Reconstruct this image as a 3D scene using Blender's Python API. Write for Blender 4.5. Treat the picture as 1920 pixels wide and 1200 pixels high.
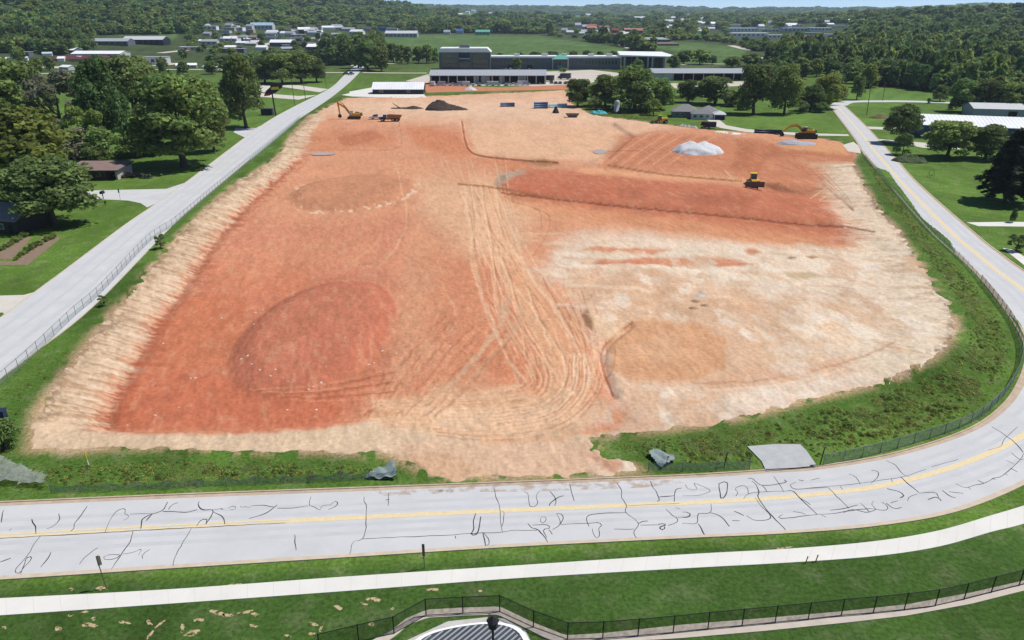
import bpy, math, random
import numpy as np

for o in list(bpy.data.objects):
    bpy.data.objects.remove(o, do_unlink=True)
SC = bpy.context.scene
COL = SC.collection
RNG = np.random.default_rng(7)
random.seed(7)
R = math.radians

# ------------------------------------------------------------------ camera, sky, sun, exposure
FPX, CX, CY, CAMH = 1371.0, 960.0, 600.0, 50.0
PITCH = math.atan(580.0 / FPX)
cam_d = bpy.data.cameras.new("camera")
cam_d.sensor_width = 36.0
cam_d.lens = 36.0 * FPX / 1920.0
cam_d.clip_start = 0.5
cam_d.clip_end = 60000.0
cam = bpy.data.objects.new("camera", cam_d)
COL.objects.link(cam)
cam.location = (0, 0, CAMH)
cam.rotation_euler = (math.pi / 2 - PITCH, 0, 0)
SC.camera = cam

SUN_EL, SUN_AZ = R(60), R(78)          # azimuth measured from +Y towards +X
wd = bpy.data.worlds.new("World")
SC.world = wd
wd.use_nodes = True
wn = wd.node_tree.nodes
wl = wd.node_tree.links
sky = wn.new("ShaderNodeTexSky")
sky.sky_type = 'NISHITA'
sky.sun_disc = False
sky.sun_elevation = SUN_EL
sky.sun_rotation = SUN_AZ
sky.altitude = 1000
sky.air_density = 0.42
sky.dust_density = 0.1
sky.ozone_density = 4.0
wl.new(sky.outputs[0], wn["Background"].inputs[0])
wn["Background"].inputs[1].default_value = 0.13
sun_d = bpy.data.lights.new("sun", 'SUN')
sun_d.energy = 4.3
sun_d.angle = R(0.53)
sun_d.color = (1.0, 0.965, 0.91)
sun = bpy.data.objects.new("sun", sun_d)
COL.objects.link(sun)
sun.rotation_euler = (math.pi / 2 - SUN_EL, 0, math.pi - SUN_AZ)
sun.location = (200, 100, 400)
SC.view_settings.view_transform = 'Standard'
SC.view_settings.look = 'None'
SC.view_settings.gamma = 1.0
SC.view_settings.exposure = 0.2
SC.view_settings.use_curve_mapping = False
SC.render.engine = 'CYCLES'
SC.cycles.use_denoising = True
SC.cycles.max_bounces = 6
SC.cycles.diffuse_bounces = 3
SC.cycles.transparent_max_bounces = 12
SC.cycles.volume_bounces = 1

# ------------------------------------------------------------------ geometry of the place
FW = (0, math.cos(PITCH), -math.sin(PITCH))
UP = (0, math.sin(PITCH), math.cos(PITCH))

def G(px, py, z=0.0):
    """ground point that stands at picture position px, py"""
    a = (px - CX) / FPX; b = -(py - CY) / FPX
    d = (a, FW[1] + b * UP[1], FW[2] + b * UP[2])
    t = (z - CAMH) / d[2]
    return (a * t, d[1] * t)

def Gn(u, v, z=0.0):
    a = (u - CX) / FPX; b = -(v - CY) / FPX
    dz = FW[2] + b * UP[2]
    t = (z - CAMH) / dz
    return a * t, (FW[1] + b * UP[1]) * t

def PJ(x, y, z=0.0):
    """picture position of ground points"""
    q = y * FW[1] + (z - CAMH) * FW[2]
    w = y * UP[1] + (z - CAMH) * UP[2]
    q = np.where(np.asarray(q) < 1e-3, 1e-3, q)
    return CX + FPX * x / q, CY - FPX * w / q

def pxm(x, y, z=0.0):
    return FPX / (y * FW[1] + (z - CAMH) * FW[2])

def ss(a, b, t):
    t = np.clip((t - a) / (b - a), 0, 1)
    return t * t * (3 - 2 * t)

def hash2(i, j, seed):
    n = (i.astype(np.int64) * 374761393 + j.astype(np.int64) * 668265263 + seed * 974634777) & 0xFFFFFFFF
    n = ((n ^ (n >> 13)) * 1274126177) & 0xFFFFFFFF
    n = (n ^ (n >> 16)) & 0xFFFFFF
    return n / float(0xFFFFFF)

def vnoise(x, y, seed=0):
    x = np.asarray(x, float); y = np.asarray(y, float)
    i = np.floor(x); j = np.floor(y)
    fx = x - i; fy = y - j
    fx = fx * fx * (3 - 2 * fx); fy = fy * fy * (3 - 2 * fy)
    a = hash2(i, j, seed); b = hash2(i + 1, j, seed); c = hash2(i, j + 1, seed); d = hash2(i + 1, j + 1, seed)
    return (a * (1 - fx) + b * fx) * (1 - fy) + (c * (1 - fx) + d * fx) * fy

def fbm(x, y, seed=0, octv=4, gain=0.5):
    s = 0; a = 1.0; n = 0
    for k in range(octv):
        s = s + a * vnoise(x * 2 ** k + 17.3 * k, y * 2 ** k - 9.1 * k, seed + k); n += a; a *= gain
    return s / n

def seg_dist(X, Y, pts, closed=False):
    """distance to a polyline and arc-length position of the foot point"""
    P = np.array(pts, float)
    if closed:
        P = np.vstack([P, P[:1]])
    best = np.full(np.shape(X), 1e18); arc = np.zeros(np.shape(X)); L = 0.0
    for k in range(len(P) - 1):
        ax, ay = P[k]; dx, dy = P[k + 1] - P[k]
        l2 = dx * dx + dy * dy + 1e-12
        t = np.clip(((X - ax) * dx + (Y - ay) * dy) / l2, 0, 1)
        d = (X - ax - t * dx) ** 2 + (Y - ay - t * dy) ** 2
        m = d < best
        best = np.where(m, d, best); arc = np.where(m, L + t * math.sqrt(l2), arc)
        L += math.sqrt(l2)
    return np.sqrt(best), arc

def inside(X, Y, pts):
    P = np.array(pts, float); n = len(P)
    r = np.zeros(np.shape(X), bool)
    for k in range(n):
        x0, y0 = P[k]; x1, y1 = P[(k + 1) % n]
        c = ((y0 > Y) != (y1 > Y)) & (X < (x1 - x0) * (Y - y0) / (y1 - y0 + 1e-15) + x0)
        r ^= c
    return r

def sdist(X, Y, pts):
    """signed distance, negative inside"""
    d, _ = seg_dist(X, Y, pts, True)
    return np.where(inside(X, Y, pts), -d, d)

def W(pts):
    return [G(*p) for p in pts]

def resample(pts, n=None, step=None, smooth=True):
    """Catmull-Rom through pts, resampled evenly"""
    P = np.array(pts, float)
    if smooth and len(P) > 2:
        Q = np.vstack([2 * P[0] - P[1], P, 2 * P[-1] - P[-2]])
        out = []
        for k in range(1, len(Q) - 2):
            p0, p1, p2, p3 = Q[k - 1], Q[k], Q[k + 1], Q[k + 2]
            for t in np.linspace(0, 1, 24, endpoint=False):
                out.append(0.5 * ((2 * p1) + (-p0 + p2) * t + (2 * p0 - 5 * p1 + 4 * p2 - p3) * t * t + (-p0 + 3 * p1 - 3 * p2 + p3) * t ** 3))
        out.append(P[-1]); P = np.array(out)
    s = np.concatenate([[0], np.cumsum(np.hypot(*np.diff(P, axis=0)[:, :2].T))])
    if n is None:
        n = max(2, int(s[-1] / step) + 1)
    q = np.linspace(0, s[-1], n)
    return np.stack([np.interp(q, s, P[:, k]) for k in range(P.shape[1])], 1)

SITE_PX = [(50,845),(60,770),(100,715),(150,650),(210,575),(240,550),(270,510),(330,440),(400,375),(440,340),(470,325),(520,290),
 (545,250),(580,215),(620,195),(650,183),(690,182),(800,180),(1000,172),(1060,168),(1075,195),(1110,215),(1240,232),(1330,243),
 (1440,250),(1530,258),(1575,265),(1610,285),(1602,300),(1605,320),(1625,360),(1650,405),(1690,445),(1700,470),(1745,530),(1755,555),
 (1785,590),(1795,625),(1780,660),(1750,690),(1690,715),(1600,735),(1510,755),(1440,775),(1340,798),(1260,808),(1190,815),(1110,822),
 (1130,850),(1190,865),(1210,885),(1150,893),(1000,897),(850,903),(800,895),(770,875),(720,855),(600,850),(520,850),(400,848),(300,842),
 (220,843),(130,850)]
SITE = W(SITE_PX)
LEFT_EDGE = W([(50,845),(60,770),(100,715),(150,650),(210,575),(270,510),(330,440),(400,375),(470,325),(520,290),(545,250),(580,215)])
RIGHT_EDGE = W([(1605,320),(1625,360),(1650,405),(1690,445),(1700,470),(1745,530),(1755,555),(1785,590),(1795,625),(1780,660),(1750,690)])
FRONT_TOE = W([(140,812),(300,812),(450,808),(600,802),(680,785),(720,760)])
MOUND_C = G(600, 612, -1.3); MOUND_R = (13.4, 25.0)
MOUND2_C = G(662, 350, -0.3); MOUND2_R = (20.0, 25.0)
TERRACE = [G(a, b, 0.5) for a, b in [(935,345),(945,328),(985,320),(1100,328),(1250,345),(1400,355),(1510,372),(1560,392),(1578,422),(1500,416),(1350,400),(1200,387),(1050,371),(950,360)]]
BENCH = W([(1100,312),(1180,262),(1240,246),(1440,262),(1400,328),(1390,336),(1250,326)])
STEP = W([(866,228),(872,262),(890,288),(960,297),(1045,300),(1140,302),(1190,256),(1150,230)])
RUT_R = W([(1180,610),(1140,640),(1128,665),(1135,700),(1150,740)])
HOLLOW_C = G(1462, 355)

def relief(x, y):
    x = np.asarray(x, float); y = np.asarray(y, float)
    z = np.zeros(np.broadcast(x, y).shape)
    near = (y > 40) & (y < 480) & (np.abs(x) < 320)
    if np.any(near):
        X = x[near]; Y = y[near]
        dl, _ = seg_dist(X, Y, LEFT_EDGE)
        ins = inside(X, Y, SITE)
        df, _ = seg_dist(X, Y, FRONT_TOE)
        fr = FRONT_TOE[0][1]
        front = np.where(Y < np.interp(X, [p[0] for p in FRONT_TOE], [p[1] for p in FRONT_TOE]), 0.0, ss(0, 3.0, df))
        fade = 1 - 0.75 * ss(200, 340, Y)
        pit = -2.3 * np.clip((dl - 0.5) / 8.3, 0, 1) ** 1.5 * (1 - ss(24, 78, dl)) * fade * front
        zz = np.where(ins, pit, 0)
        dr, _ = seg_dist(X, Y, RIGHT_EDGE)
        zz += np.where(ins, 1.5 * np.exp(-(dr / 9) ** 2), 1.5 * np.exp(-(dr / 5) ** 2))
        e = np.hypot((X - MOUND_C[0]) / MOUND_R[0], (Y - MOUND_C[1]) / MOUND_R[1])
        zz += 1.1 * (1 - ss(0.68, 1.04, e)) + 0.5 * np.clip(1 - e, 0, 1)
        e = np.hypot((X - MOUND2_C[0]) / MOUND2_R[0], (Y - MOUND2_C[1]) / MOUND2_R[1])
        zz += 1.0 * (1 - ss(0.7, 1.02, e))
        d = sdist(X, Y, TERRACE); zz += 1.0 * ss(2.2, -2.2, d)
        d = sdist(X, Y, BENCH); zz += 1.0 * ss(2.5, -2.5, d)
        d = sdist(X, Y, STEP); zz -= 1.1 * ss(1.3, -1.3, d)
        d, a = seg_dist(X, Y, RUT_R); zz -= 0.7 * np.exp(-(d / 0.9) ** 2)
        e = np.hypot((X - HOLLOW_C[0]) / 14.0, (Y - HOLLOW_C[1]) / 11.0)
        zz -= 1.4 * (1 - ss(0.35, 1.0, e))
        z[near] = zz
    D = np.hypot(x, y)
    far = D > 900
    if np.any(far):
        X = x[far]; Y = y[far]; DD = D[far]
        az = np.degrees(np.arctan2(X, Y))
        def bump(a0, d0, wa, wd_, hgt):
            return hgt * np.exp(-((az - a0) / wa) ** 2 - ((DD - d0) / wd_) ** 2)
        q = bump(-36, 2100, 13, 700, 62) + bump(-22, 3100, 12, 900, 92) + bump(-44, 3500, 22, 1100, 115) + bump(-13, 4300, 9, 1100, 62)
        q += bump(38, 2100, 15, 650, 40) + bump(30, 2900, 12, 700, 22) + bump(5, 4200, 14, 900, 10)
        roll = (fbm(X / 700, Y / 700, 5, 3) - 0.5) * 26 * ss(1700, 3200, DD)
        ridge = ss(6000, 8800, DD) * (50 + 26 * np.exp(-((az - 8) / 3.2) ** 2) + 14 * np.exp(-((az - 0.5) / 3) ** 2)
                 + 30 * np.exp(-((az - 31) / 3.0) ** 2) + 34 * np.exp(-((az + 12) / 9) ** 2) - 5 * np.exp(-((az - 19) / 6) ** 2)
                 + 9 * (fbm(az / 2.2, az * 0, 3, 3) - 0.5))
        z[far] = q + roll * 0.7 + ridge
    return z

def hz(x, y):
    return float(relief(np.array([x]), np.array([y]))[0])

def GT(px, py):
    """first point of the terrain along the line of sight"""
    a = (px - CX) / FPX; b = -(py - CY) / FPX
    d = np.array((a, FW[1] + b * UP[1], FW[2] + b * UP[2]))
    t = np.geomspace(40, 14000, 900)
    p = d[None, :] * t[:, None]
    z = relief(p[:, 0], p[:, 1])
    under = (p[:, 2] + CAMH) < z
    k = int(np.argmax(under)) if under.any() else len(t) - 1
    return float(p[k, 0]), float(p[k, 1]), float(z[k])

# ------------------------------------------------------------------ materials
def lin(c):
    return tuple(((v / 255) / 12.92 if v <= 10 else ((v / 255 + 0.055) / 1.055) ** 2.4) for v in c)

LIGHT = 1.45
def alb(*c, k=LIGHT):
    """base colour of a surface that shows as c in full sun"""
    return tuple(min(0.9, v / k) for v in lin(c))

MATS = {}
def mat(name, base, rough=0.8, noise=0.0, scale=1.0, bump=0.0, metal=0.0, spec=0.3, attr=None, hue=0.0, objrand=0.0, detail=4, coords='object'):
    if name in MATS:
        return MATS[name]
    m = bpy.data.materials.new(name)
    m.use_nodes = True
    nt = m.node_tree; N = nt.nodes; L = nt.links
    b = N["Principled BSDF"]
    b.inputs["Roughness"].default_value = rough
    b.inputs["Metallic"].default_value = metal
    b.inputs["Specular IOR Level"].default_value = spec
    src = None
    if attr:
        a = N.new("ShaderNodeAttribute"); a.attribute_name = attr
        src = a.outputs["Color"]
    else:
        c = N.new("ShaderNodeRGB"); c.outputs[0].default_value = (*base, 1)
        src = c.outputs[0]
    if noise or bump:
        tc = N.new("ShaderNodeTexCoord")
        nz = N.new("ShaderNodeTexNoise"); nz.inputs["Scale"].default_value = scale; nz.inputs["Detail"].default_value = detail
        nz.inputs["Roughness"].default_value = 0.65
        if coords == 'world':
            g = N.new("ShaderNodeNewGeometry"); L.new(g.outputs["Position"], nz.inputs["Vector"])
        else:
            L.new(tc.outputs["Object"], nz.inputs["Vector"])
    if noise:
        mr = N.new("ShaderNodeMapRange")
        mr.inputs["From Min"].default_value = 0.25; mr.inputs["From Max"].default_value = 0.75
        mr.inputs["To Min"].default_value = 1 - noise; mr.inputs["To Max"].default_value = 1 + noise
        L.new(nz.outputs["Fac"], mr.inputs["Value"])
        mx = N.new("ShaderNodeMix"); mx.data_type = 'RGBA'; mx.blend_type = 'MULTIPLY'; mx.inputs["Factor"].default_value = 1
        L.new(src, mx.inputs["A"]); L.new(mr.outputs["Result"], mx.inputs["B"])
        src = mx.outputs["Result"]
    if objrand:
        oi = N.new("ShaderNodeObjectInfo")
        mr = N.new("ShaderNodeMapRange"); mr.inputs["To Min"].default_value = 1 - objrand; mr.inputs["To Max"].default_value = 1 + objrand
        L.new(oi.outputs["Random"], mr.inputs["Value"])
        hs = N.new("ShaderNodeHueSaturation")
        hm = N.new("ShaderNodeMapRange"); hm.inputs["To Min"].default_value = 0.5 - hue; hm.inputs["To Max"].default_value = 0.5 + hue
        ml = N.new("ShaderNodeMath"); ml.operation = 'MULTIPLY'; ml.inputs[1].default_value = 7.31
        fr = N.new("ShaderNodeMath"); fr.operation = 'FRACT'
        L.new(oi.outputs["Random"], ml.inputs[0]); L.new(ml.outputs[0], fr.inputs[0]); L.new(fr.outputs[0], hm.inputs["Value"])
        L.new(hm.outputs["Result"], hs.inputs["Hue"]); L.new(mr.outputs["Result"], hs.inputs["Value"]); L.new(src, hs.inputs["Color"])
        src = hs.outputs["Color"]
    L.new(src, b.inputs["Base Color"])
    if bump:
        bp = N.new("ShaderNodeBump"); bp.inputs["Strength"].default_value = bump; bp.inputs["Distance"].default_value = 0.15
        L.new(nz.outputs["Fac"], bp.inputs["Height"]); L.new(bp.outputs["Normal"], b.inputs["Normal"])
    MATS[name] = m
    return m

# ------------------------------------------------------------------ mesh and object helpers
def mesh_obj(name, verts, faces, material=None, parent=None, smooth=False, z=None):
    me = bpy.data.meshes.new(name)
    me.from_pydata([tuple(map(float, v)) for v in verts], [], [tuple(map(int, f)) for f in faces])
    if smooth:
        me.polygons.foreach_set("use_smooth", [True] * len(me.polygons))
    me.update()
    if material:
        me.materials.append(material)
    o = bpy.data.objects.new(name, me)
    COL.objects.link(o)
    if parent:
        o.parent = parent
    return o

def grid_mesh(name, V, nr, nc, keep=None, material=None, smooth=True):
    """V: (nr*nc, 3) rows of a grid; keep: mask of quads"""
    me = bpy.data.meshes.new(name)
    i = np.arange(nr - 1)[:, None] * nc + np.arange(nc - 1)[None, :]
    q = np.stack([i, i + 1, i + nc + 1, i + nc], -1).reshape(-1, 4)
    used = None
    if keep is not None:
        q = q[keep.reshape(-1)]
        used = np.unique(q)
        remap = np.zeros(len(V), int); remap[used] = np.arange(len(used))
        q = remap[q]; V = V[used]
    me.vertices.add(len(V)); me.vertices.foreach_set("co", V.astype(np.float32).ravel())
    me.loops.add(q.size); me.loops.foreach_set("vertex_index", q.astype(np.int32).ravel())
    me.polygons.add(len(q)); me.polygons.foreach_set("loop_start", (np.arange(len(q)) * 4).astype(np.int32))
    me.polygons.foreach_set("use_smooth", np.full(len(q), smooth))
    me.update(calc_edges=True); me.validate()
    if material:
        me.materials.append(material)
    o = bpy.data.objects.new(name, me); COL.objects.link(o)
    return o, used

def color_attr(o, name, C):
    a = o.data.attributes.new(name, 'FLOAT_COLOR', 'POINT')
    C = np.concatenate([C, np.ones((len(C), 1))], 1)
    a.data.foreach_set("color", C.astype(np.float32).ravel())

def tag(o, label=None, cat=None, group=None, kind=None):
    if label: o["label"] = label
    if cat: o["category"] = cat
    if group: o["group"] = group
    if kind: o["kind"] = kind
    return o

def thing(name, label, cat, loc=(0, 0, 0), rz=0.0, group=None):
    o = bpy.data.objects.new(name, None); COL.objects.link(o)
    o.location = loc; o.rotation_euler = (0, 0, rz); o.empty_display_size = 0.3
    return tag(o, label, cat, group)

def dup(root, loc=None, rz=None, label=None, group=None, scale=None):
    r = root.copy(); COL.objects.link(r)
    if loc is not None: r.location = loc
    if rz is not None: r.rotation_euler = (0, 0, rz)
    if scale is not None: r.scale = scale
    if label: r["label"] = label
    if group: r["group"] = group
    for ch in root.children:
        c = ch.copy(); COL.objects.link(c); c.parent = r
        for g in ch.children:
            d = g.copy(); COL.objects.link(d); d.parent = c
    return r

class MB:
    """collects simple solids into one mesh"""
    def __init__(s):
        s.v = []; s.f = []
    def add(s, v, f):
        n = len(s.v); s.v += [tuple(p) for p in v]; s.f += [tuple(n + i for i in q) for q in f]
        return s
    def box(s, x0, x1, y0, y1, z0, z1, rz=0.0, c=None):
        v = [(x, y, z) for z in (z0, z1) for x, y in ((x0, y0), (x1, y0), (x1, y1), (x0, y1))]
        if rz:
            cx, cy = c if c else ((x0 + x1) / 2, (y0 + y1) / 2); k, m = math.cos(rz), math.sin(rz)
            v = [(cx + (x - cx) * k - (y - cy) * m, cy + (x - cx) * m + (y - cy) * k, z) for x, y, z in v]
        return s.add(v, [(3, 2, 1, 0), (4, 5, 6, 7), (0, 1, 5, 4), (1, 2, 6, 5), (2, 3, 7, 6), (3, 0, 4, 7)])
    def prism(s, poly, axis, a, b):
        """poly in the plane across axis ('x','y','z'), from a to b"""
        n = len(poly)
        def P(p, t):
            return {'x': (t, p[0], p[1]), 'y': (p[0], t, p[1]), 'z': (p[0], p[1], t)}[axis]
        v = [P(p, a) for p in poly] + [P(p, b) for p in poly]
        f = [tuple(range(n))[::-1], tuple(range(n, 2 * n))] + [(i, (i + 1) % n, n + (i + 1) % n, n + i) for i in range(n)]
        return s.add(v, f)
    def tube(s, path, r, n=8, caps=True):
        P = [np.array(p, float) for p in path]; rr = r if isinstance(r, (list, tuple)) else [r] * len(P)
        v = []; f = []
        for k, p in enumerate(P):
            t = P[min(k + 1, len(P) - 1)] - P[max(k - 1, 0)]; t = t / (np.linalg.norm(t) + 1e-9)
            a = np.cross(t, (0, 0, 1)) if abs(t[2]) < 0.9 else np.cross(t, (0, 1, 0)); a /= np.linalg.norm(a); b = np.cross(t, a)
            for i in range(n):
                w = 2 * math.pi * i / n
                v.append(tuple(p + rr[k] * (math.cos(w) * a + math.sin(w) * b)))
        for k in range(len(P) - 1):
            for i in range(n):
                j = (i + 1) % n
                f.append((k * n + i, k * n + j, (k + 1) * n + j, (k + 1) * n + i))
        if caps:
            f.append(tuple(range(n))); f.append(tuple((len(P) - 1) * n + i for i in range(n))[::-1])
        return s.add(v, f)
    def build(s, name, material, parent=None, smooth=False):
        o = mesh_obj(name, s.v, s.f, material, parent, smooth)
        return o

def flat(name, pts, z, material, parent=None, kind=None, drape=False):
    """flat sheet from a world outline"""
    P = np.array(pts, float)
    zz = relief(P[:, 0], P[:, 1]) + z if drape else np.full(len(P), z)
    o = mesh_obj(name, np.column_stack([P, zz]), [tuple(range(len(P)))], material, parent)
    if o.data.polygons[0].normal.z < 0:
        o.data.flip_normals()
    if kind: o["kind"] = kind
    return o

def ribbon(name, A, B, n, z, material, kind=None, parent=None, fr=(0.0, 1.0), drape=False, smooth=True, thick=0.0):
    """strip between two edge lines"""
    a = resample(A, n, smooth=smooth); b = resample(B, n, smooth=smooth)
    p = a + (b - a) * fr[0]; q = a + (b - a) * fr[1]
    V = np.empty((2 * n, 3)); V[0::2, :2] = p; V[1::2, :2] = q
    V[:, 2] = z + (relief(V[:, 0], V[:, 1]) if drape else 0)
    F = [(2 * k, 2 * k + 1, 2 * k + 3, 2 * k + 2) for k in range(n - 1)]
    if thick:
        m = len(V); V = np.vstack([V, V - np.array([0, 0, thick])])
        F += [(2 * k, 2 * k + 2, m + 2 * k + 2, m + 2 * k) for k in range(n - 1)]
        F += [(2 * k + 1, m + 2 * k + 1, m + 2 * k + 3, 2 * k + 3) for k in range(n - 1)]
    o = mesh_obj(name, V, F, material, parent)
    if o.data.polygons[0].normal.z < 0:
        o.data.flip_normals()
    if kind: o["kind"] = kind
    return o

def path_strip(name, pts, width, z, material, kind=None, parent=None, step=3.0, drape=False, smooth=True, taper=False, thick=0.0):
    C = resample(pts, step=step, smooth=smooth)
    t = np.gradient(C, axis=0); t /= np.linalg.norm(t, axis=1)[:, None] + 1e-9
    nrm = np.stack([-t[:, 1], t[:, 0]], 1)
    w = width if not taper else width * ((0.7 + 0.3 * np.sin(np.linspace(0, math.pi, len(C)))) * (0.45 + 1.1 * fbm(C[:, 0] * 0.8, C[:, 1] * 0.8, 5, 3)))[:, None]
    return ribbon(name, C + nrm * w / 2, C - nrm * w / 2, len(C), z, material, kind, parent, drape=drape, smooth=False, thick=thick)
# ------------------------------------------------------------------ ground sheet to the horizon
def paint(C, m, rgb):
    m = np.clip(m, 0, 1)[:, None]
    return C * (1 - m) + np.array(rgb)[None, :] * m

def pmask(U, V, poly, feather, warp=0.0, seed=0, fx=30.0):
    """soft mask of an outline given in picture units"""
    if warp:
        U = U + warp * (fbm(U / fx, V / fx * 1.6, seed, 3) - 0.5) * 2
        V = V + warp * 0.6 * (fbm(U / fx + 9, V / fx * 1.6, seed + 5, 3) - 0.5) * 2
    return ss(feather, -feather, sdist(U, V, poly))

def smask(U, V, line, w, soft=0.5):
    d, a = seg_dist(U, V, line)
    return ss(w, w * (1 - soft) - 0.01, d)

azs = np.concatenate([np.linspace(-180, -46, 40, endpoint=False), np.linspace(-46, 46, 420, endpoint=False), np.linspace(46, 180, 41)])
rs = np.concatenate([np.linspace(2, 44, 12, endpoint=False), np.geomspace(44, 500, 190, endpoint=False), np.geomspace(500, 10300, 88)])
AZ, RR = np.meshgrid(np.radians(azs), rs)
gx = (RR * np.sin(AZ)).ravel(); gy = (RR * np.cos(AZ)).ravel()
gz = relief(gx, gy)
sd = np.full(gx.shape, 50.0)
nr_ = (gy > 40) & (gy < 500) & (np.abs(gx) < 330)
sd[nr_] = sdist(gx[nr_], gy[nr_], SITE)
gz = gz - 0.02 - 1.6 * ss(-0.8, -5, sd)
U, V = PJ(gx, gy)
V = np.where(gy > 5, V, 3000.0); U = np.where(gy > 5, U, 960)
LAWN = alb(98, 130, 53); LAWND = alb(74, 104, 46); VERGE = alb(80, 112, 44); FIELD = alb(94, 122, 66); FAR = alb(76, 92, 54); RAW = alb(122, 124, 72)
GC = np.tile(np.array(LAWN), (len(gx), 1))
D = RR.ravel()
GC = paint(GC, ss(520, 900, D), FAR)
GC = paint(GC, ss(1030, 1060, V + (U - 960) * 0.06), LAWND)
GC = paint(GC, pmask(U, V, [(715,70),(860,66),(1010,68),(1180,92),(1175,105),(1000,108),(800,104),(735,118),(715,100)], 3), FIELD)
GC = paint(GC, pmask(U, V, [(1175,82),(1290,80),(1380,88),(1400,96),(1380,122),(1270,122),(1265,96)], 2), FIELD)
GC = paint(GC, pmask(U, V, [(205,86),(330,86),(350,70),(305,68),(290,82)], 2), FIELD)
for c_ in ([(1145,32),(1215,36),(1210,44),(1150,42)], [(1065,26),(1120,28),(1115,35),(1065,34)], [(860,24),(930,22),(930,34),(860,36)], [(1440,40),(1490,42),(1480,50),(1440,50)], [(1025,34),(1060,33),(1110,39),(1030,40)]):
    GC = paint(GC, pmask(*PJ(gx, gy, relief(gx, gy)), c_, 1.5) * (D > 900), alb(110, 140, 78))
GC = paint(GC, pmask(U, V, [(1600,188),(1650,165),(1800,172),(1780,192)], 3), alb(100, 136, 60))
GC = paint(GC, ss(14, 2, sd) * (0.5 + 0.5 * (fbm(gx / 9, gy / 9, 3, 3) > 0.45)), VERGE)
GC = paint(GC, ss(1.6, -1, sd) * (fbm(gx / 3, gy / 3, 8, 3) > 0.42), alb(188, 160, 122))
k = (fbm(gx / 22, gy / 22, 12, 4) - 0.5)[:, None] * 0.6 + (fbm(gx / 4, gy / 7, 22, 3) - 0.5)[:, None] * 0.55 + 1
GC = GC * k
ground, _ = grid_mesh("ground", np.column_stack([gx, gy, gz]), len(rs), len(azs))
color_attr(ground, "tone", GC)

def grass_material():
    m = mat("grass", (0, 0, 0), 0.95, 0.55, 2.2, 1.0, attr="tone", spec=0.08, coords='world', detail=7)
    nt = m.node_tree; N = nt.nodes; L = nt.links
    b = N["Principled BSDF"]
    src = b.inputs["Base Color"].links[0].from_socket
    g = N.new("ShaderNodeNewGeometry")
    n2 = N.new("ShaderNodeTexNoise"); n2.inputs["Scale"].default_value = 0.35; n2.inputs["Detail"].default_value = 5
    L.new(g.outputs["Position"], n2.inputs["Vector"])
    mr = N.new("ShaderNodeMapRange"); mr.inputs["From Min"].default_value = 0.50; mr.inputs["From Max"].default_value = 0.72
    mr.inputs["To Max"].default_value = 0.8
    L.new(n2.outputs["Fac"], mr.inputs["Value"])
    mx = N.new("ShaderNodeMix"); mx.data_type = 'RGBA'; mx.blend_type = 'MIX'
    L.new(mr.outputs["Result"], mx.inputs["Factor"]); L.new(src, mx.inputs["A"])
    h = N.new("ShaderNodeHueSaturation"); h.inputs["Hue"].default_value = 0.47; h.inputs["Saturation"].default_value = 0.78; h.inputs["Value"].default_value = 1.3
    L.new(src, h.inputs["Color"]); L.new(h.outputs["Color"], mx.inputs["B"])
    L.new(mx.outputs["Result"], b.inputs["Base Color"])
    return m
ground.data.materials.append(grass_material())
tag(ground, "green grassy ground reaching to the far hills", "ground", kind="structure")

# ------------------------------------------------------------------ the graded clay site
nu, nv = 900, 420
us = np.linspace(30, 1815, nu)
tv = np.linspace(0, 1, nv)
vs = 160 + (912 - 160) * (0.42 * tv + 0.58 * tv ** 1.7)
UU, VV = np.meshgrid(us, vs)
U = UU.ravel(); V = VV.ravel()
X, Y = Gn(U, V)
sd = sdist(X, Y, SITE)
edge = sd + 1.6 * (fbm(X / 2.2, Y / 2.2, 31, 4) - 0.5) * 2
Zr = relief(X, Y)
Z = Zr + 0.03 - 0.30 * ss(-0.9, 0.3, edge)
U, V = PJ(X, Y, Zr)          # the soil zones are laid where they lie on the modelled relief

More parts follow.
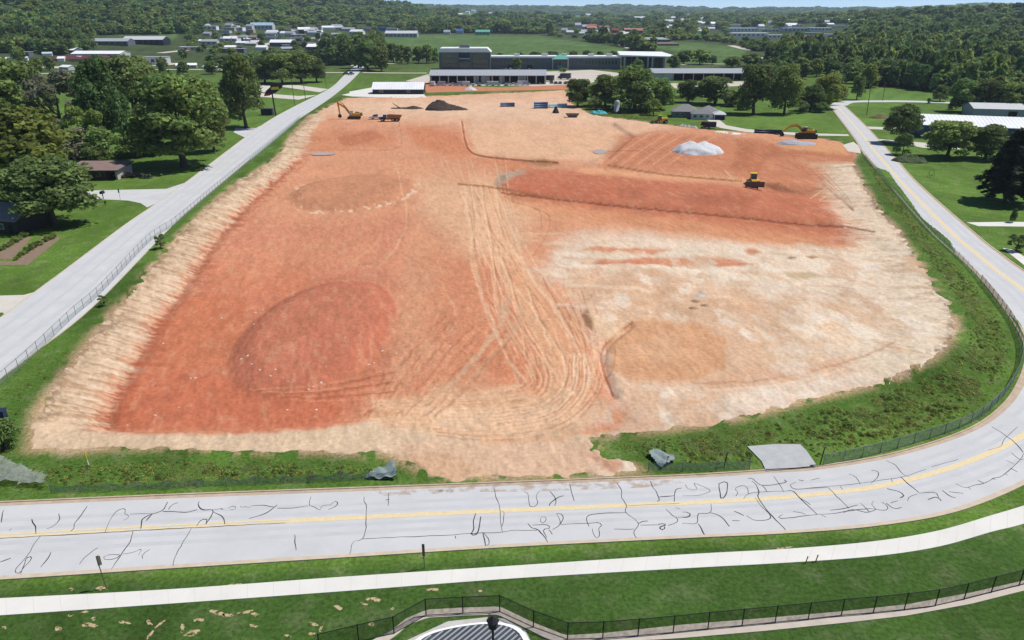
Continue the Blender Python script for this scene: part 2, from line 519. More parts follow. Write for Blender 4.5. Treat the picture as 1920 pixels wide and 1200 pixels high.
RED = (208, 124, 90); ORG = (218, 152, 116); TAN = (229, 184, 150); CRM = (236, 214, 190); PNK = (224, 190, 160); BRN = (182, 110, 82)
def A3(c):
    c = np.array(c, float)
    r = np.clip((c[0] - c[2] - 70) / 60, 0, 1)          # the strongest reds are made a little paler
    return np.array(lin(c + r * np.array((4, 9, 9)))) / 1.44
C = np.tile(A3(ORG), (len(U), 1))
nlow = fbm(U / 120, V / 70, 41, 4); nmid = fbm(U / 30, V / 16, 42, 4); nfine = fbm(U / 9, V / 4.5, 43, 3)
def P(poly, c, feather=14, warp=14, amt=1.0, seed=0, extra=None):
    global C
    m = pmask(U, V, poly, feather, warp, seed + 50) * amt
    if extra is not None: m = m * extra
    C = paint(C, m, A3(c))
DZ = np.zeros(len(U))
def S(line, w, c, amt=0.7, soft=0.6, wob=0.0, seed=0, brk=0.0, rut=0.0):
    global C
    l = resample(line, n=max(len(line) * 6, 2)) if len(line) > 2 else np.array(line, float)
    x0, x1 = l[:, 0].min() - w - 6, l[:, 0].max() + w + 6; y0, y1 = l[:, 1].min() - w - 6, l[:, 1].max() + w + 6
    k = np.where((U > x0) & (U < x1) & (V > y0) & (V < y1))[0]
    if not len(k): return
    u = U[k]; v = V[k]
    if wob:
        u = u + wob * (vnoise(u / 14, v / 14, 60 + seed) - 0.5) * 2; v = v + wob * 0.5 * (vnoise(u / 14 + 5, v / 14, 61 + seed) - 0.5) * 2
    ww = w * (0.45 + 0.55 * np.clip((v - 150) / 450, 0, 1))
    d, a = seg_dist(u, v, l)
    m = ss(1.0, 1 - soft, d / ww) * amt
    if brk: m = m * ss(brk - 0.12, brk + 0.12, vnoise(a / 22, a * 0 + seed * 3.7, 71 + seed))
    C[k] = paint(C[k], m, A3(c))
    if rut: DZ[k] += rut * m

# upper part: dry tan
P([(560,215),(640,183),(1060,168),(1110,215),(1300,240),(1240,250),(1180,262),(1120,300),(1050,300),(900,292),(870,230),(700,225)], TAN, 12, 14)
P([(600,205),(700,190),(1050,186),(1080,205),(1240,232),(1240,236),(1000,222),(800,214)], (234, 196, 164), 8, 10, 0.8, 1)
P([(585,245),(740,245),(745,278),(600,282),(575,268)], (206, 132, 92), 8, 10, 0.7, 2)
P([(640,250),(700,247),(725,262),(640,272)], (188, 108, 76), 6, 8, 0.6, 3)
P([(760,232),(868,250),(890,292),(1040,306),(960,318),(840,300),(780,270)], (206, 124, 84), 10, 12, 0.75, 4)
P([(880,235),(1170,245),(1125,300),(1050,298),(900,288),(880,262)], (230, 182, 144), 8, 8, 0.9, 5)
P([(1160,255),(1250,246),(1600,286),(1610,320),(1640,395),(1590,400),(1500,368),(1400,345),(1380,328),(1130,312)], (201, 128, 92), 10, 10, 0.9, 6)
P([(1380,262),(1500,268),(1610,292),(1608,300),(1500,290),(1440,300),(1420,330),(1370,320)], (182, 112, 78), 8, 8, 0.85, 7)
P([(1440,262),(1580,272),(1595,292),(1470,280)], (222, 160, 112), 5, 5, 0.8, 8)
P([(1500,300),(1600,305),(1625,350),(1600,350),(1540,320)], (214, 164, 122), 8, 10, 0.7, 9)
P([(1580,340),(1622,345),(1645,400),(1612,406),(1585,375)], (180, 100, 68), 6, 6, 0.9, 10)
# left half: red clay
P([(165,805),(235,690),(330,560),(430,430),(520,322),(600,310),(740,300),(770,420),(760,560),(730,690),(700,760),(620,803)], (214, 140, 108), 22, 16, 1.0, 11)
P([(165,805),(235,690),(330,560),(400,490),(560,500),(730,560),(720,700),(700,760),(620,803)], RED, 40, 20, 0.8, 111)
P([(540,300),(760,285),(770,340),(720,420),(560,420),(470,400)], (222, 156, 118), 24, 20, 0.8, 12)
P([(400,480),(560,440),(700,440),(740,500),(560,500),(430,560)], (224, 152, 110), 16, 22, 0.6, 13, nmid)
P([(165,805),(225,720),(330,690),(640,740),(620,803),(400,810)], (200, 108, 76), 16, 18, 0.7, 14)
P([(330,560),(450,560),(470,680),(300,700),(250,690)], (204, 116, 78), 12, 20, 0.5, 15)
# middle: wheel-worn pale orange
P([(740,290),(880,300),(940,340),(1000,390),(1060,430),(1040,500),(1080,560),(1120,640),(1100,760),(820,800),(760,740),(740,560),(770,440)], (221, 156, 118), 34, 20, 0.9, 16)
P([(780,330),(940,340),(1010,400),(980,480),(880,480),(790,400)], (231, 184, 146), 24, 18, 0.75, 17)
P([(820,480),(960,490),(1000,600),(1060,700),(940,720),(800,640)], (209, 130, 94), 26, 24, 0.6, 18)
P([(760,700),(900,640),(980,680),(1040,750),(860,780),(760,770)], (209, 130, 94), 20, 20, 0.5, 19)
# right half: cream marl
P([(1010,500),(1080,440),(1200,430),(1420,455),(1600,466),(1690,446),(1750,530),(1795,625),(1760,690),(1600,738),(1450,775),(1300,800),(1160,760),(1140,690),(1110,600),(1060,540)], CRM, 26, 24, 1.0, 20)
P([(1080,450),(1300,452),(1640,470),(1700,520),(1560,540),(1300,520),(1120,505)], (238, 214, 186), 14, 20, 0.7, 21)
P([(1050,505),(1200,505),(1330,530),(1420,560),(1460,620),(1440,700),(1300,770),(1180,760),(1120,640)], (224, 180, 144), 20, 26, 0.85, 22)
P([(1440,560),(1600,560),(1720,590),(1700,650),(1560,690),(1420,700)], (230, 192, 154), 18, 30, 0.8, 23, nmid * 1.6 - 0.2)
P([(1290,700),(1500,690),(1640,650),(1700,640),(1640,690),(1480,720),(1340,735)], (226, 178, 142), 8, 10, 0.7, 24)
for q, (a, b, w, h) in enumerate([(1250,490,90,9),(1150,494,60,7),(1370,496,40,6),(1330,487,60,8),(1210,470,50,7),(1130,468,40,6),(1410,472,16,6)]):
    P([(a-w,b),(a-w*.4,b-h),(a+w*.5,b-h*.6),(a+w,b),(a+w*.3,b+h),(a-w*.5,b+h*.7)], (208, 126, 88), 4, 7, 0.9, 25 + q)
P([(1470,512),(1520,508),(1540,518),(1490,528)], (200, 176, 136), 4, 6, 0.8, 33)
for a, b, w in ((1484,484,10),(1523,482,12)):
    P([(a-w,b),(a,b-3),(a+w,b),(a,b+3.5)], (150, 122, 88), 1.5, 2, 0.9, 34)
P([(1140,640),(1190,600),(1300,605),(1365,640),(1360,690),(1300,715),(1190,715),(1145,690)], (217, 160, 118), 6, 8, 0.9, 35)
P([(1625,690),(1660,668),(1745,683),(1735,695),(1665,714)], (216, 178, 142), 3, 3, 1.0, 36)
# red terrace
P([(925,350),(945,324),(985,315),(1100,324),(1250,340),(1400,350),(1520,368),(1570,390),(1590,425),(1650,440),(1640,460),(1560,462),(1400,450),(1200,425),(1040,392),(940,372)], (197, 116, 84), 6, 5, 0.95, 37)
P([(1000,385),(1200,405),(1420,425),(1600,445),(1500,458),(1300,440),(1120,415)], (214, 142, 102), 8, 8, 0.7, 38)
P([(950,345),(1150,345),(1170,370),(1000,362)], (190, 102, 72), 8, 12, 0.5, 39)
P([(1280,360),(1420,372),(1400,392),(1290,380)], (172, 98, 72), 10, 14, 0.6, 40)
P([(1150,350),(1210,355),(1220,376),(1150,372)], (178, 106, 78), 8, 12, 0.6, 41)
P([(925,345),(935,325),(975,317),(990,322),(950,338),(935,352)], (186, 166, 142), 3, 3, 0.85, 42)
P([(1425,345),(1460,343),(1505,365),(1455,360)], (140, 88, 62), 4, 3, 0.8, 43)  # shadow inside the hollow, painted as a dark patch
P([(1100,314),(1390,334),(1400,345),(1300,340),(1080,322)], (228, 164, 118), 4, 5, 0.8, 44)
P([(850,335),(930,350),(1020,375),(1400,432),(1640,462),(1600,470),(1300,450),(1060,425),(960,390)], (224, 158, 114), 8, 8, 0.45, 45)
# tracked bench with oblique ruts
for q in range(9):
    a = 1135 + q * 15
    S([(a, 310 - q*.3), (a + 40, 280), (a + 85, 250 + q * 0.8)], 3.0, (176, 112, 78) if q % 2 else (228, 174, 132), 0.5, seed=q)
P([(975,304),(1020,297),(1045,302),(1050,308),(1020,313)], (166, 122, 84), 3, 3, 0.85, 46)
# round pads
ex = np.hypot((X - MOUND_C[0]) / MOUND_R[0], (Y - MOUND_C[1]) / MOUND_R[1]) + 0.05 * (nmid - 0.5)
C = paint(C, ss(1.0, 0.93, ex), A3((201, 119, 90)))
C = paint(C, ss(0.9, 0.5, ex) * nlow * 0.9, A3((206, 128, 98)))
C = paint(C, ss(0.09, 0.02, np.abs(ex - 0.97)) * ss(0.1, -0.5, (X - MOUND_C[0]) / 13.4) * 0.5, A3((172, 104, 78)))  # shaded left rim of the mound, painted into the colour
ex2 = np.hypot((X - MOUND2_C[0]) / MOUND2_R[0], (Y - MOUND2_C[1]) / MOUND2_R[1]) + 0.06 * (nmid - 0.5)
C = paint(C, ss(1.0, 0.9, ex2) * 0.85, A3((204, 140, 104)))
C = paint(C, ss(0.1, 0.03, np.abs(ex2 - 0.98)) * (nfine > 0.6) * ss(330, 365, V), A3((238, 206, 176)))
# left cut bank: pale streaks running down the slope
dl, arc = seg_dist(X, Y, LEFT_EDGE)
ins = sd < 3
st1 = 0.80 * fbm(arc / 0.5 + dl * 0.5 + 1.2 * fbm(arc / 3, dl / 3, 82, 2), dl / 6.0, 80, 4, 0.65) + 0.20 * fbm(arc / 1.3, dl / 1.1, 83, 4, 0.6); st2 = fbm(arc / 2.2 + dl * 0.12, dl / 9.0, 81, 3)
mb = ss(10.8, 5.2, dl + (st1 - 0.5) * 4.5 + (st2 - 0.5) * 3)
C = paint(C, mb * ins * ss(440, 380, Y), A3((222, 192, 160)))
C = paint(C, mb * ins * ss(0.48, 0.66, st1) * 0.8 * ss(420, 380, Y), A3((178, 142, 110)))
C = paint(C, mb * ins * ss(0.46, 0.30, st1) * 0.55, A3((240, 220, 194)))
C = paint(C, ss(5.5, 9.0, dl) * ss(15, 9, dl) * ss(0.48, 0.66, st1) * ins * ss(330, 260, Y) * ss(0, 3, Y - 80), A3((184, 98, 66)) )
C = paint(C, ss(1.6, 0.3, np.abs(dl - 9.6 + (st1 - 0.5) * 3)) * ins * ss(300, 240, Y) * ss(0, 3, Y - 80) * 0.5, A3((160, 84, 58)))  # dark shading along the bank toe, painted into the colour
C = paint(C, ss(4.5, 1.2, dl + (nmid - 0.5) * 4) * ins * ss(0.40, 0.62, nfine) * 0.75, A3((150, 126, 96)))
# front apron and haul entrance
P([(45,850),(60,790),(120,790),(165,812),(400,816),(600,806),(690,790),(770,770),(860,800),(1100,815),(1300,795),(1300,810),(1110,824),(1215,890),(850,906),(700,856),(300,846)], (225, 196, 164), 5, 7, 1.0, 47)
P([(740,830),(1150,830),(1210,885),(1000,900),(850,902),(780,880)], (228, 188, 156), 10, 12, 0.8, 48)
P([(900,815),(1080,812),(1070,826),(900,832)], (222, 160, 118), 6, 8, 0.6, 49)
P([(730,850),(850,850),(900,880),(860,902),(800,890)], (214, 172, 136), 8, 10, 0.7, 50)
P([(1090,850),(1205,872),(1212,886),(1150,890)], (206, 148, 116), 6, 8, 0.7, 51)
P([(1180,770),(1330,760),(1420,775),(1300,805),(1150,815)], (216, 186, 158), 10, 14, 0.7, 52)
P([(740,770),(830,720),(960,730),(1080,760),(1100,800),(860,812),(720,800)], (226, 184, 146), 12, 14, 0.7, 53)
P([(860,780),(1060,790),(1120,740),(1150,770),(1060,820),(860,815)], (222, 190, 156), 12, 14, 0.6, 54)
# right cut bank, pale with dark broken rim
dr, arcr = seg_dist(X, Y, RIGHT_EDGE)
sr = fbm(arcr / 1.1, dr / 8, 84, 4, 0.6)
C = paint(C, ss(15, 6, dr + (sr - .5) * 10) * ins * 0.9, A3((238, 218, 190)))
C = paint(C, ss(13, 5, dr) * ins * ss(0.52, 0.70, sr) * 0.6, A3((196, 160, 126)))
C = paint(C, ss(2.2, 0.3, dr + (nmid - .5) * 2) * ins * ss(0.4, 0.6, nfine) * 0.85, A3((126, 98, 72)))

# wheel tracks: haul route coming down the middle and sweeping left
LT = (238, 192, 152); DK = (176, 100, 68)
S([(905,345),(925,430),(958,510),(1000,590),(1042,670),(1052,722),(1010,764),(920,780),(800,780),(720,772)], 46, (230, 176, 134), 0.62, 1.0, 10, 5)
for q in range(34):
    t = q / 33; o = (t - 0.5) * 1.5
    jit = RNG.normal(0, 9, 8)
    line = [(905 + 44 * o + jit[0], 350), (925 + 60 * o + jit[1], 430), (958 + 80 * o + jit[2], 510), (1000 + 105 * o + jit[3], 590), (1040 + 110 * o + jit[4], 670),
            (1050 + 100 * o + jit[5] * .6, 720 + 10 * o), (1010 + 60 * o + jit[6], 762 + 52 * o), (920 + 20 * o + jit[7], 778 + 62 * o), (800 + 20 * o, 778 + 50 * o), (700, 770 + 36 * o)]
    a, b = random.choice([(0, 10), (0, 10), (0, 8), (2, 10), (4, 10), (3, 9)])
    S(line[a:b], random.uniform(1.6, 6.5), LT if q % 4 else (244, 208, 172), random.uniform(0.25, 0.65), 0.8, 2, q, 0.22, -0.06)
    if q % 3 == 0:
        S([(x + 4, y + 1.5) for x, y in line[a:b]], 2.2, (190, 116, 82), 0.5, 0.7, 2, q + 40, 0.35, 0.06)
for q in range(9):
    S([(820 + q * 16 + random.uniform(-8, 8), 300), (850 + q * 13, 360), (880 + q * 11, 420), (900 + q * 10 + random.uniform(-14, 14), 500)], 2.6, (240, 200, 160), 0.45, 0.7, 0, q, 0.3)
for q in range(15):
    o = q / 14 - 0.5; j = RNG.normal(0, 4, 5)
    S([(1085 + 44 * o + j[0], 665), (1078 + 48 * o + j[1], 725 + 18 * o), (1030 + 30 * o, 768 + 40 * o), (930 + j[2], 786 + 48 * o), (810 + 50 * o + j[3], 784 + 44 * o)][int(q % 3 == 0):], random.uniform(2.0, 4.5), (242, 208, 174) if q % 2 else (236, 190, 150), 0.7, 0.6, 1.5, q + 7, 0.12, -0.06)
    if q % 2: S([(1080 + 44 * o, 670), (1074 + 46 * o, 728 + 18 * o), (1024 + 30 * o, 772 + 40 * o), (924, 790 + 48 * o)], 2.0, (186, 118, 86), 0.6, 0.6, 1.5, q + 27, 0.3, 0.06)
# two pale grey cleat tracks and the fan of ruts left of them
S([(950,568),(935,610),(895,665),(850,715),(825,735)], 8, (214, 176, 142), 0.7, 0.7, 4, 1, 0.25)
S([(978,572),(975,605),(945,645),(905,690),(880,712)], 7, (208, 166, 132), 0.65, 0.7, 4, 2, 0.28)
for q in range(16):
    x = 740 + q * 9
    S([(x + 85, 590 + q * 3), (x + 30, 650 + q * 3), (x - 20, 720 + q * 2), (x - 60, 780)], random.uniform(1.6, 3.0), (176, 100, 72) if q % 2 else (232, 174, 134), 0.45, 0.6, 3.5, q, 0.38, 0.12 if q % 2 else -0.12)
for q in range(14):
    S([(1010 + q * 9, 520 + q * 3), (1050 + q * 8, 590 + q * 6), (1090 + q * 3, 660 + q * 5)], 2.0, (164, 92, 64) if q % 2 else (228, 168, 126), 0.45, 0.6, 1.5, q + 3, 0.35)
for q in range(7):
    S([(470 + q * 12, 730 + q * 3), (600, 722 + q * 5), (740, 690 + q * 9)], 2.2, (160, 88, 62) if q % 2 else (226, 150, 110), 0.55, 0.5, 2.5, q + 9, 0.3, 0.14 if q % 2 else -0.06)
S([(742,305),(752,350),(762,400),(755,440),(715,495),(680,500)], 3.4, (236, 192, 152), 0.55, 0.9, 3, 3, 0.2)
S([(715,440),(690,470),(650,500)], 3.0, (234, 184, 142), 0.4, 0.9, 3, 4, 0.3)
S([(820,520),(850,570),(855,590)], 2.8, (234, 184, 140), 0.5, 0.8, 2, 5, 0.2)
S([(1280,720),(1440,712),(1600,675),(1680,640)], 3, (190, 136, 104), 0.5, 0.6, 2, 6)
S([(1290,735),(1460,722),(1620,682)], 4, (242, 220, 196), 0.5, 0.6, 2, 7)
S([(1050,500),(1200,498),(1330,512),(1400,545)], 4, (246, 230, 206), 0.6, 0.6, 3, 8)
S([(1000,390),(1030,405),(1025,440),(1000,480)], 2, (182, 112, 78), 0.5, 0.5, 0.5, 9)
S([(960,378),(1010,395),(1015,430)], 2, (186, 116, 80), 0.5, 0.5, 0.5, 10)
for q in range(12):
    y = 465 + q * 9
    S([(1330 + RNG.uniform(-60, 60), y), (1500, y + 6), (1690 + RNG.uniform(-60, 30), y + 16)], 3.5, [(246, 228, 200), (214, 168, 130)][q % 2], 0.4, 0.7, 4, q + 13, 0.45)
# broken step edges, their shade painted as dark strokes into the soil colour
for q in range(22):
    y = 436 + q * 6.5; x = 985 + q * 4 + RNG.uniform(-40, 40)
    S([(x, y), (x + 90, y + 4), (x + 210 + RNG.uniform(-50, 50), y + 12)], RNG.uniform(2.5, 6), [(238, 216, 188), (222, 168, 130), (228, 186, 152)][q % 3], 0.5, 0.9, 5, q + 33, 0.35)
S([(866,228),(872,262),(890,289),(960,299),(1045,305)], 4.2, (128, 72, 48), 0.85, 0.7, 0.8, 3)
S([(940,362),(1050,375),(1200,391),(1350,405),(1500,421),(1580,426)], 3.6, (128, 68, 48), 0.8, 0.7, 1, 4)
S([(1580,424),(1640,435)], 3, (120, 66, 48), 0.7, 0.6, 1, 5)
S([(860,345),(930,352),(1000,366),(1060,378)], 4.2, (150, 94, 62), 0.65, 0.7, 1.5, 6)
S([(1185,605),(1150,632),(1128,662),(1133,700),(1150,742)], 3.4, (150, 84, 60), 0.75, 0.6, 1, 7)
P([(1090,590),(1100,580),(1118,600),(1112,620),(1098,612)], (122, 82, 56), 4, 4, 0.8, 60)
P([(1100,585),(1150,600),(1170,625),(1140,640),(1115,615)], (232, 200, 162), 6, 6, 0.7, 61)
S([(575,283),(600,281),(640,281),(745,277),(748,225)], 2, (176, 104, 70), 0.5, 0.6, 0.8, 8)
S([(1200,282),(1165,283),(1130,284)], 1.6, (150, 98, 66), 0.6, 0.5, 0.8, 9)
S([(1140,310),(1250,328),(1390,340)], 3.4, (140, 80, 56), 0.7, 0.7, 0.8, 10)
S([(1360,320),(1375,338)], 2.5, (236, 190, 148), 0.7, 0.4)
S([(1520,372),(1555,348)], 1.8, (240, 190, 146), 0.8, 0.4); S([(1537,376),(1570,352)], 1.8, (240, 190, 146), 0.8, 0.4)
for q in range(5):
    S([(1475 + q * 18, 300 + q * 6), (1540 + q * 12, 345 + q * 6), (1600, 395)], 2, (150, 98, 68), 0.4, 0.6, 1, q)
# bright and dull mottling of the cream marl
wm_ = ss(1080, 1180, U) * ss(440, 480, V) * (sd < 0) * (1 - 0.9 * pmask(U, V, [(1130,640),(1185,596),(1300,600),(1375,640),(1366,694),(1300,722),(1190,720),(1140,694)], 14))
C = paint(C, wm_ * ss(0.54, 0.70, fbm(X / 4.2, Y / 7.0, 97, 4)) * 0.75, A3((242, 226, 204)))
C = paint(C, wm_ * ss(0.56, 0.72, fbm(X / 5.0 + 40, Y / 8.0, 98, 4)) * 0.55, A3((214, 172, 136)))
# overall mottling
gfine = fbm(X / 0.9 + Y * 0.25, Y / 2.1, 90, 4, 0.6); gmid = fbm(X / 5, Y / 11, 91, 4)
C = C * (1 + 0.40 * (gfine - 0.5) + 0.22 * (gmid - 0.5) + 0.12 * (nfine - 0.5))[:, None]
pale = ss(0.56, 0.74, fbm(X / 1.2 + Y * 0.2, Y / 3.4, 95, 4, 0.65)) * 0.20
C = paint(C, pale * (sd < -2), A3((236, 196, 156)))
C = np.clip(C, 0.01, 0.8)
# small-scale ground roughness as real relief
Z = Z + DZ + (0.18 * (gfine - 0.5) + 0.13 * (fbm(X / 0.5, Y / 0.8, 99, 2) - 0.5)) * (sd < -1) + (st1 - 0.5) * 0.55 * ss(12, 6, dl) * (sd < -0.5) * ss(0, 2, dl)
keep = (edge.reshape(nv, nu)[:-1, :-1] < 0.7) & (edge.reshape(nv, nu)[1:, 1:] < 0.7)
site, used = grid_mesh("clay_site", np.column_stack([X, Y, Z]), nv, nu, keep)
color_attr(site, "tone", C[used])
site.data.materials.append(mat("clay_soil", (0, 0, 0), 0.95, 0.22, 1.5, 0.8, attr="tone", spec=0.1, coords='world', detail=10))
tag(site, "graded red and cream clay of the building site", "bare earth", kind="structure")
SITE_Z = None
# ------------------------------------------------------------------ roads, kerbs, paths
M_ROAD = mat("worn_road", alb(219, 219, 219), 0.85, 0.10, 0.16, 0.05, spec=0.2, coords='world', detail=12)
def road_bands(m, k=0.5):
    """long traffic-worn bands along a ribbon are given as an attribute in metres from its edge"""
    return m
M_KERB = mat("kerb_concrete", alb(222, 205, 182), 0.9, 0.14, 0.9, 0.1, spec=0.15, coords='world')
M_WALK = mat("new_concrete", alb(243, 240, 232), 0.85, 0.07, 0.22, 0.03, spec=0.2, coords='world')
M_CONC = mat("pale_concrete", alb(226, 220, 208), 0.85, 0.10, 0.4, 0.03, spec=0.2, coords='world')
M_SHLD = mat("gritty_gutter", alb(206, 186, 164), 0.95, 0.2, 0.8, 0.2, spec=0.1, coords='world')
M_YEL = mat("faded_yellow_paint", alb(245, 226, 184), 0.7, 0.10, 1.2, coords='world')
M_YEL2 = mat("yellow_paint", alb(247, 226, 178), 0.7, 0.12, 2.0, coords='world')
M_TAR = mat("tar_sealant", (0.035, 0.036, 0.04), 0.6, 0.2, 3.0, coords='world')
M_WORN = mat("polished_wheel_path", alb(212, 213, 215), 0.8, 0.06, 0.4, coords='world')
M_STAIN = mat("oil_darkened_road", alb(196, 200, 206), 0.8, 0.1, 0.6, coords='world')

IN_PX = [(-420,962),(-200,952),(0,943),(320,929),(640,917),(960,905),(1280,892),(1430,883),(1530,876),(1680,850),(1813,807),(1880,762),(1912,715),(1925,670),(1918,635),(1895,595),
         (1850,535),(1807,490),(1742,430),(1665,342),(1619,287),(1600,257),(1556,199)]
OUT_PX = [(-420,1112),(-200,1098),(0,1085),(320,1064),(640,1044),(960,1024),(1280,1008),(1470,999),(1640,985),(1790,958),(1920,906),(2010,850),(2075,780),(2095,700),(2070,620),(2010,560),
          (1920,508),(1870,472),(1825,436),(1719,342),(1677,295),(1624,237),(1582,197)]
NR = 420
IN_W = resample(W(IN_PX), NR); OUT_W = resample(W(OUT_PX), NR)
nd = OUT_W - IN_W; wid = np.linalg.norm(nd, axis=1); nd = nd / wid[:, None]
road = ribbon("road", IN_W, OUT_W, NR, 0.0, M_ROAD, "structure", smooth=False)
tag(road, "pale worn two-lane road curving round the building site", "road")
# gutter pan and kerb on both sides
def strip(name, base, d0, d1, z, m, parent, thick=0.0, sl=slice(None)):
    a = (base + nd * d0)[sl]; b = (base + nd * d1)[sl]
    return ribbon(name, a, b, len(a), z, m, parent=parent, smooth=False, thick=thick)
strip("gutter", IN_W, 0.0, 0.75, 0.006, M_SHLD, road)
strip("gutter", OUT_W, -0.55, 0.0, 0.006, M_KERB, road)
strip("kerb", IN_W, -0.3, 0.0, 0.10, M_SHLD, road, 0.25)
strip("kerb", OUT_W, 0.0, 0.3, 0.10, M_KERB, road, 0.25)
mid = IN_W + nd * (wid * 0.47)[:, None]
def midstrip(name, d0, d1, z, m, i0, i1):
    a = (mid + nd * d0)[i0:i1]; b = (mid + nd * d1)[i0:i1]
    return ribbon(name, a, b, len(a), z, m, parent=road, smooth=False)
mu, mv = PJ(mid[:, 0], mid[:, 1])
def at_u(u):
    k = np.where(mv > 800)[0]
    return int(k[np.argmin(np.abs(mu[k] - u))])
k1, k2 = at_u(540), at_u(1230)
midstrip("yellow_line", -0.50, -0.13, 0.010, M_YEL2, 0, NR)
midstrip("yellow_line", 0.13, 0.50, 0.010, M_YEL2, 0, NR)
midstrip("faded_paint_band", -0.14, 0.14, 0.008, M_YEL, k1, NR)
for d in (-3.4, -1.5, 1.6, 3.5):
    midstrip("wheel_path", d - 0.38, d + 0.38, 0.004, M_WORN, 0, NR)
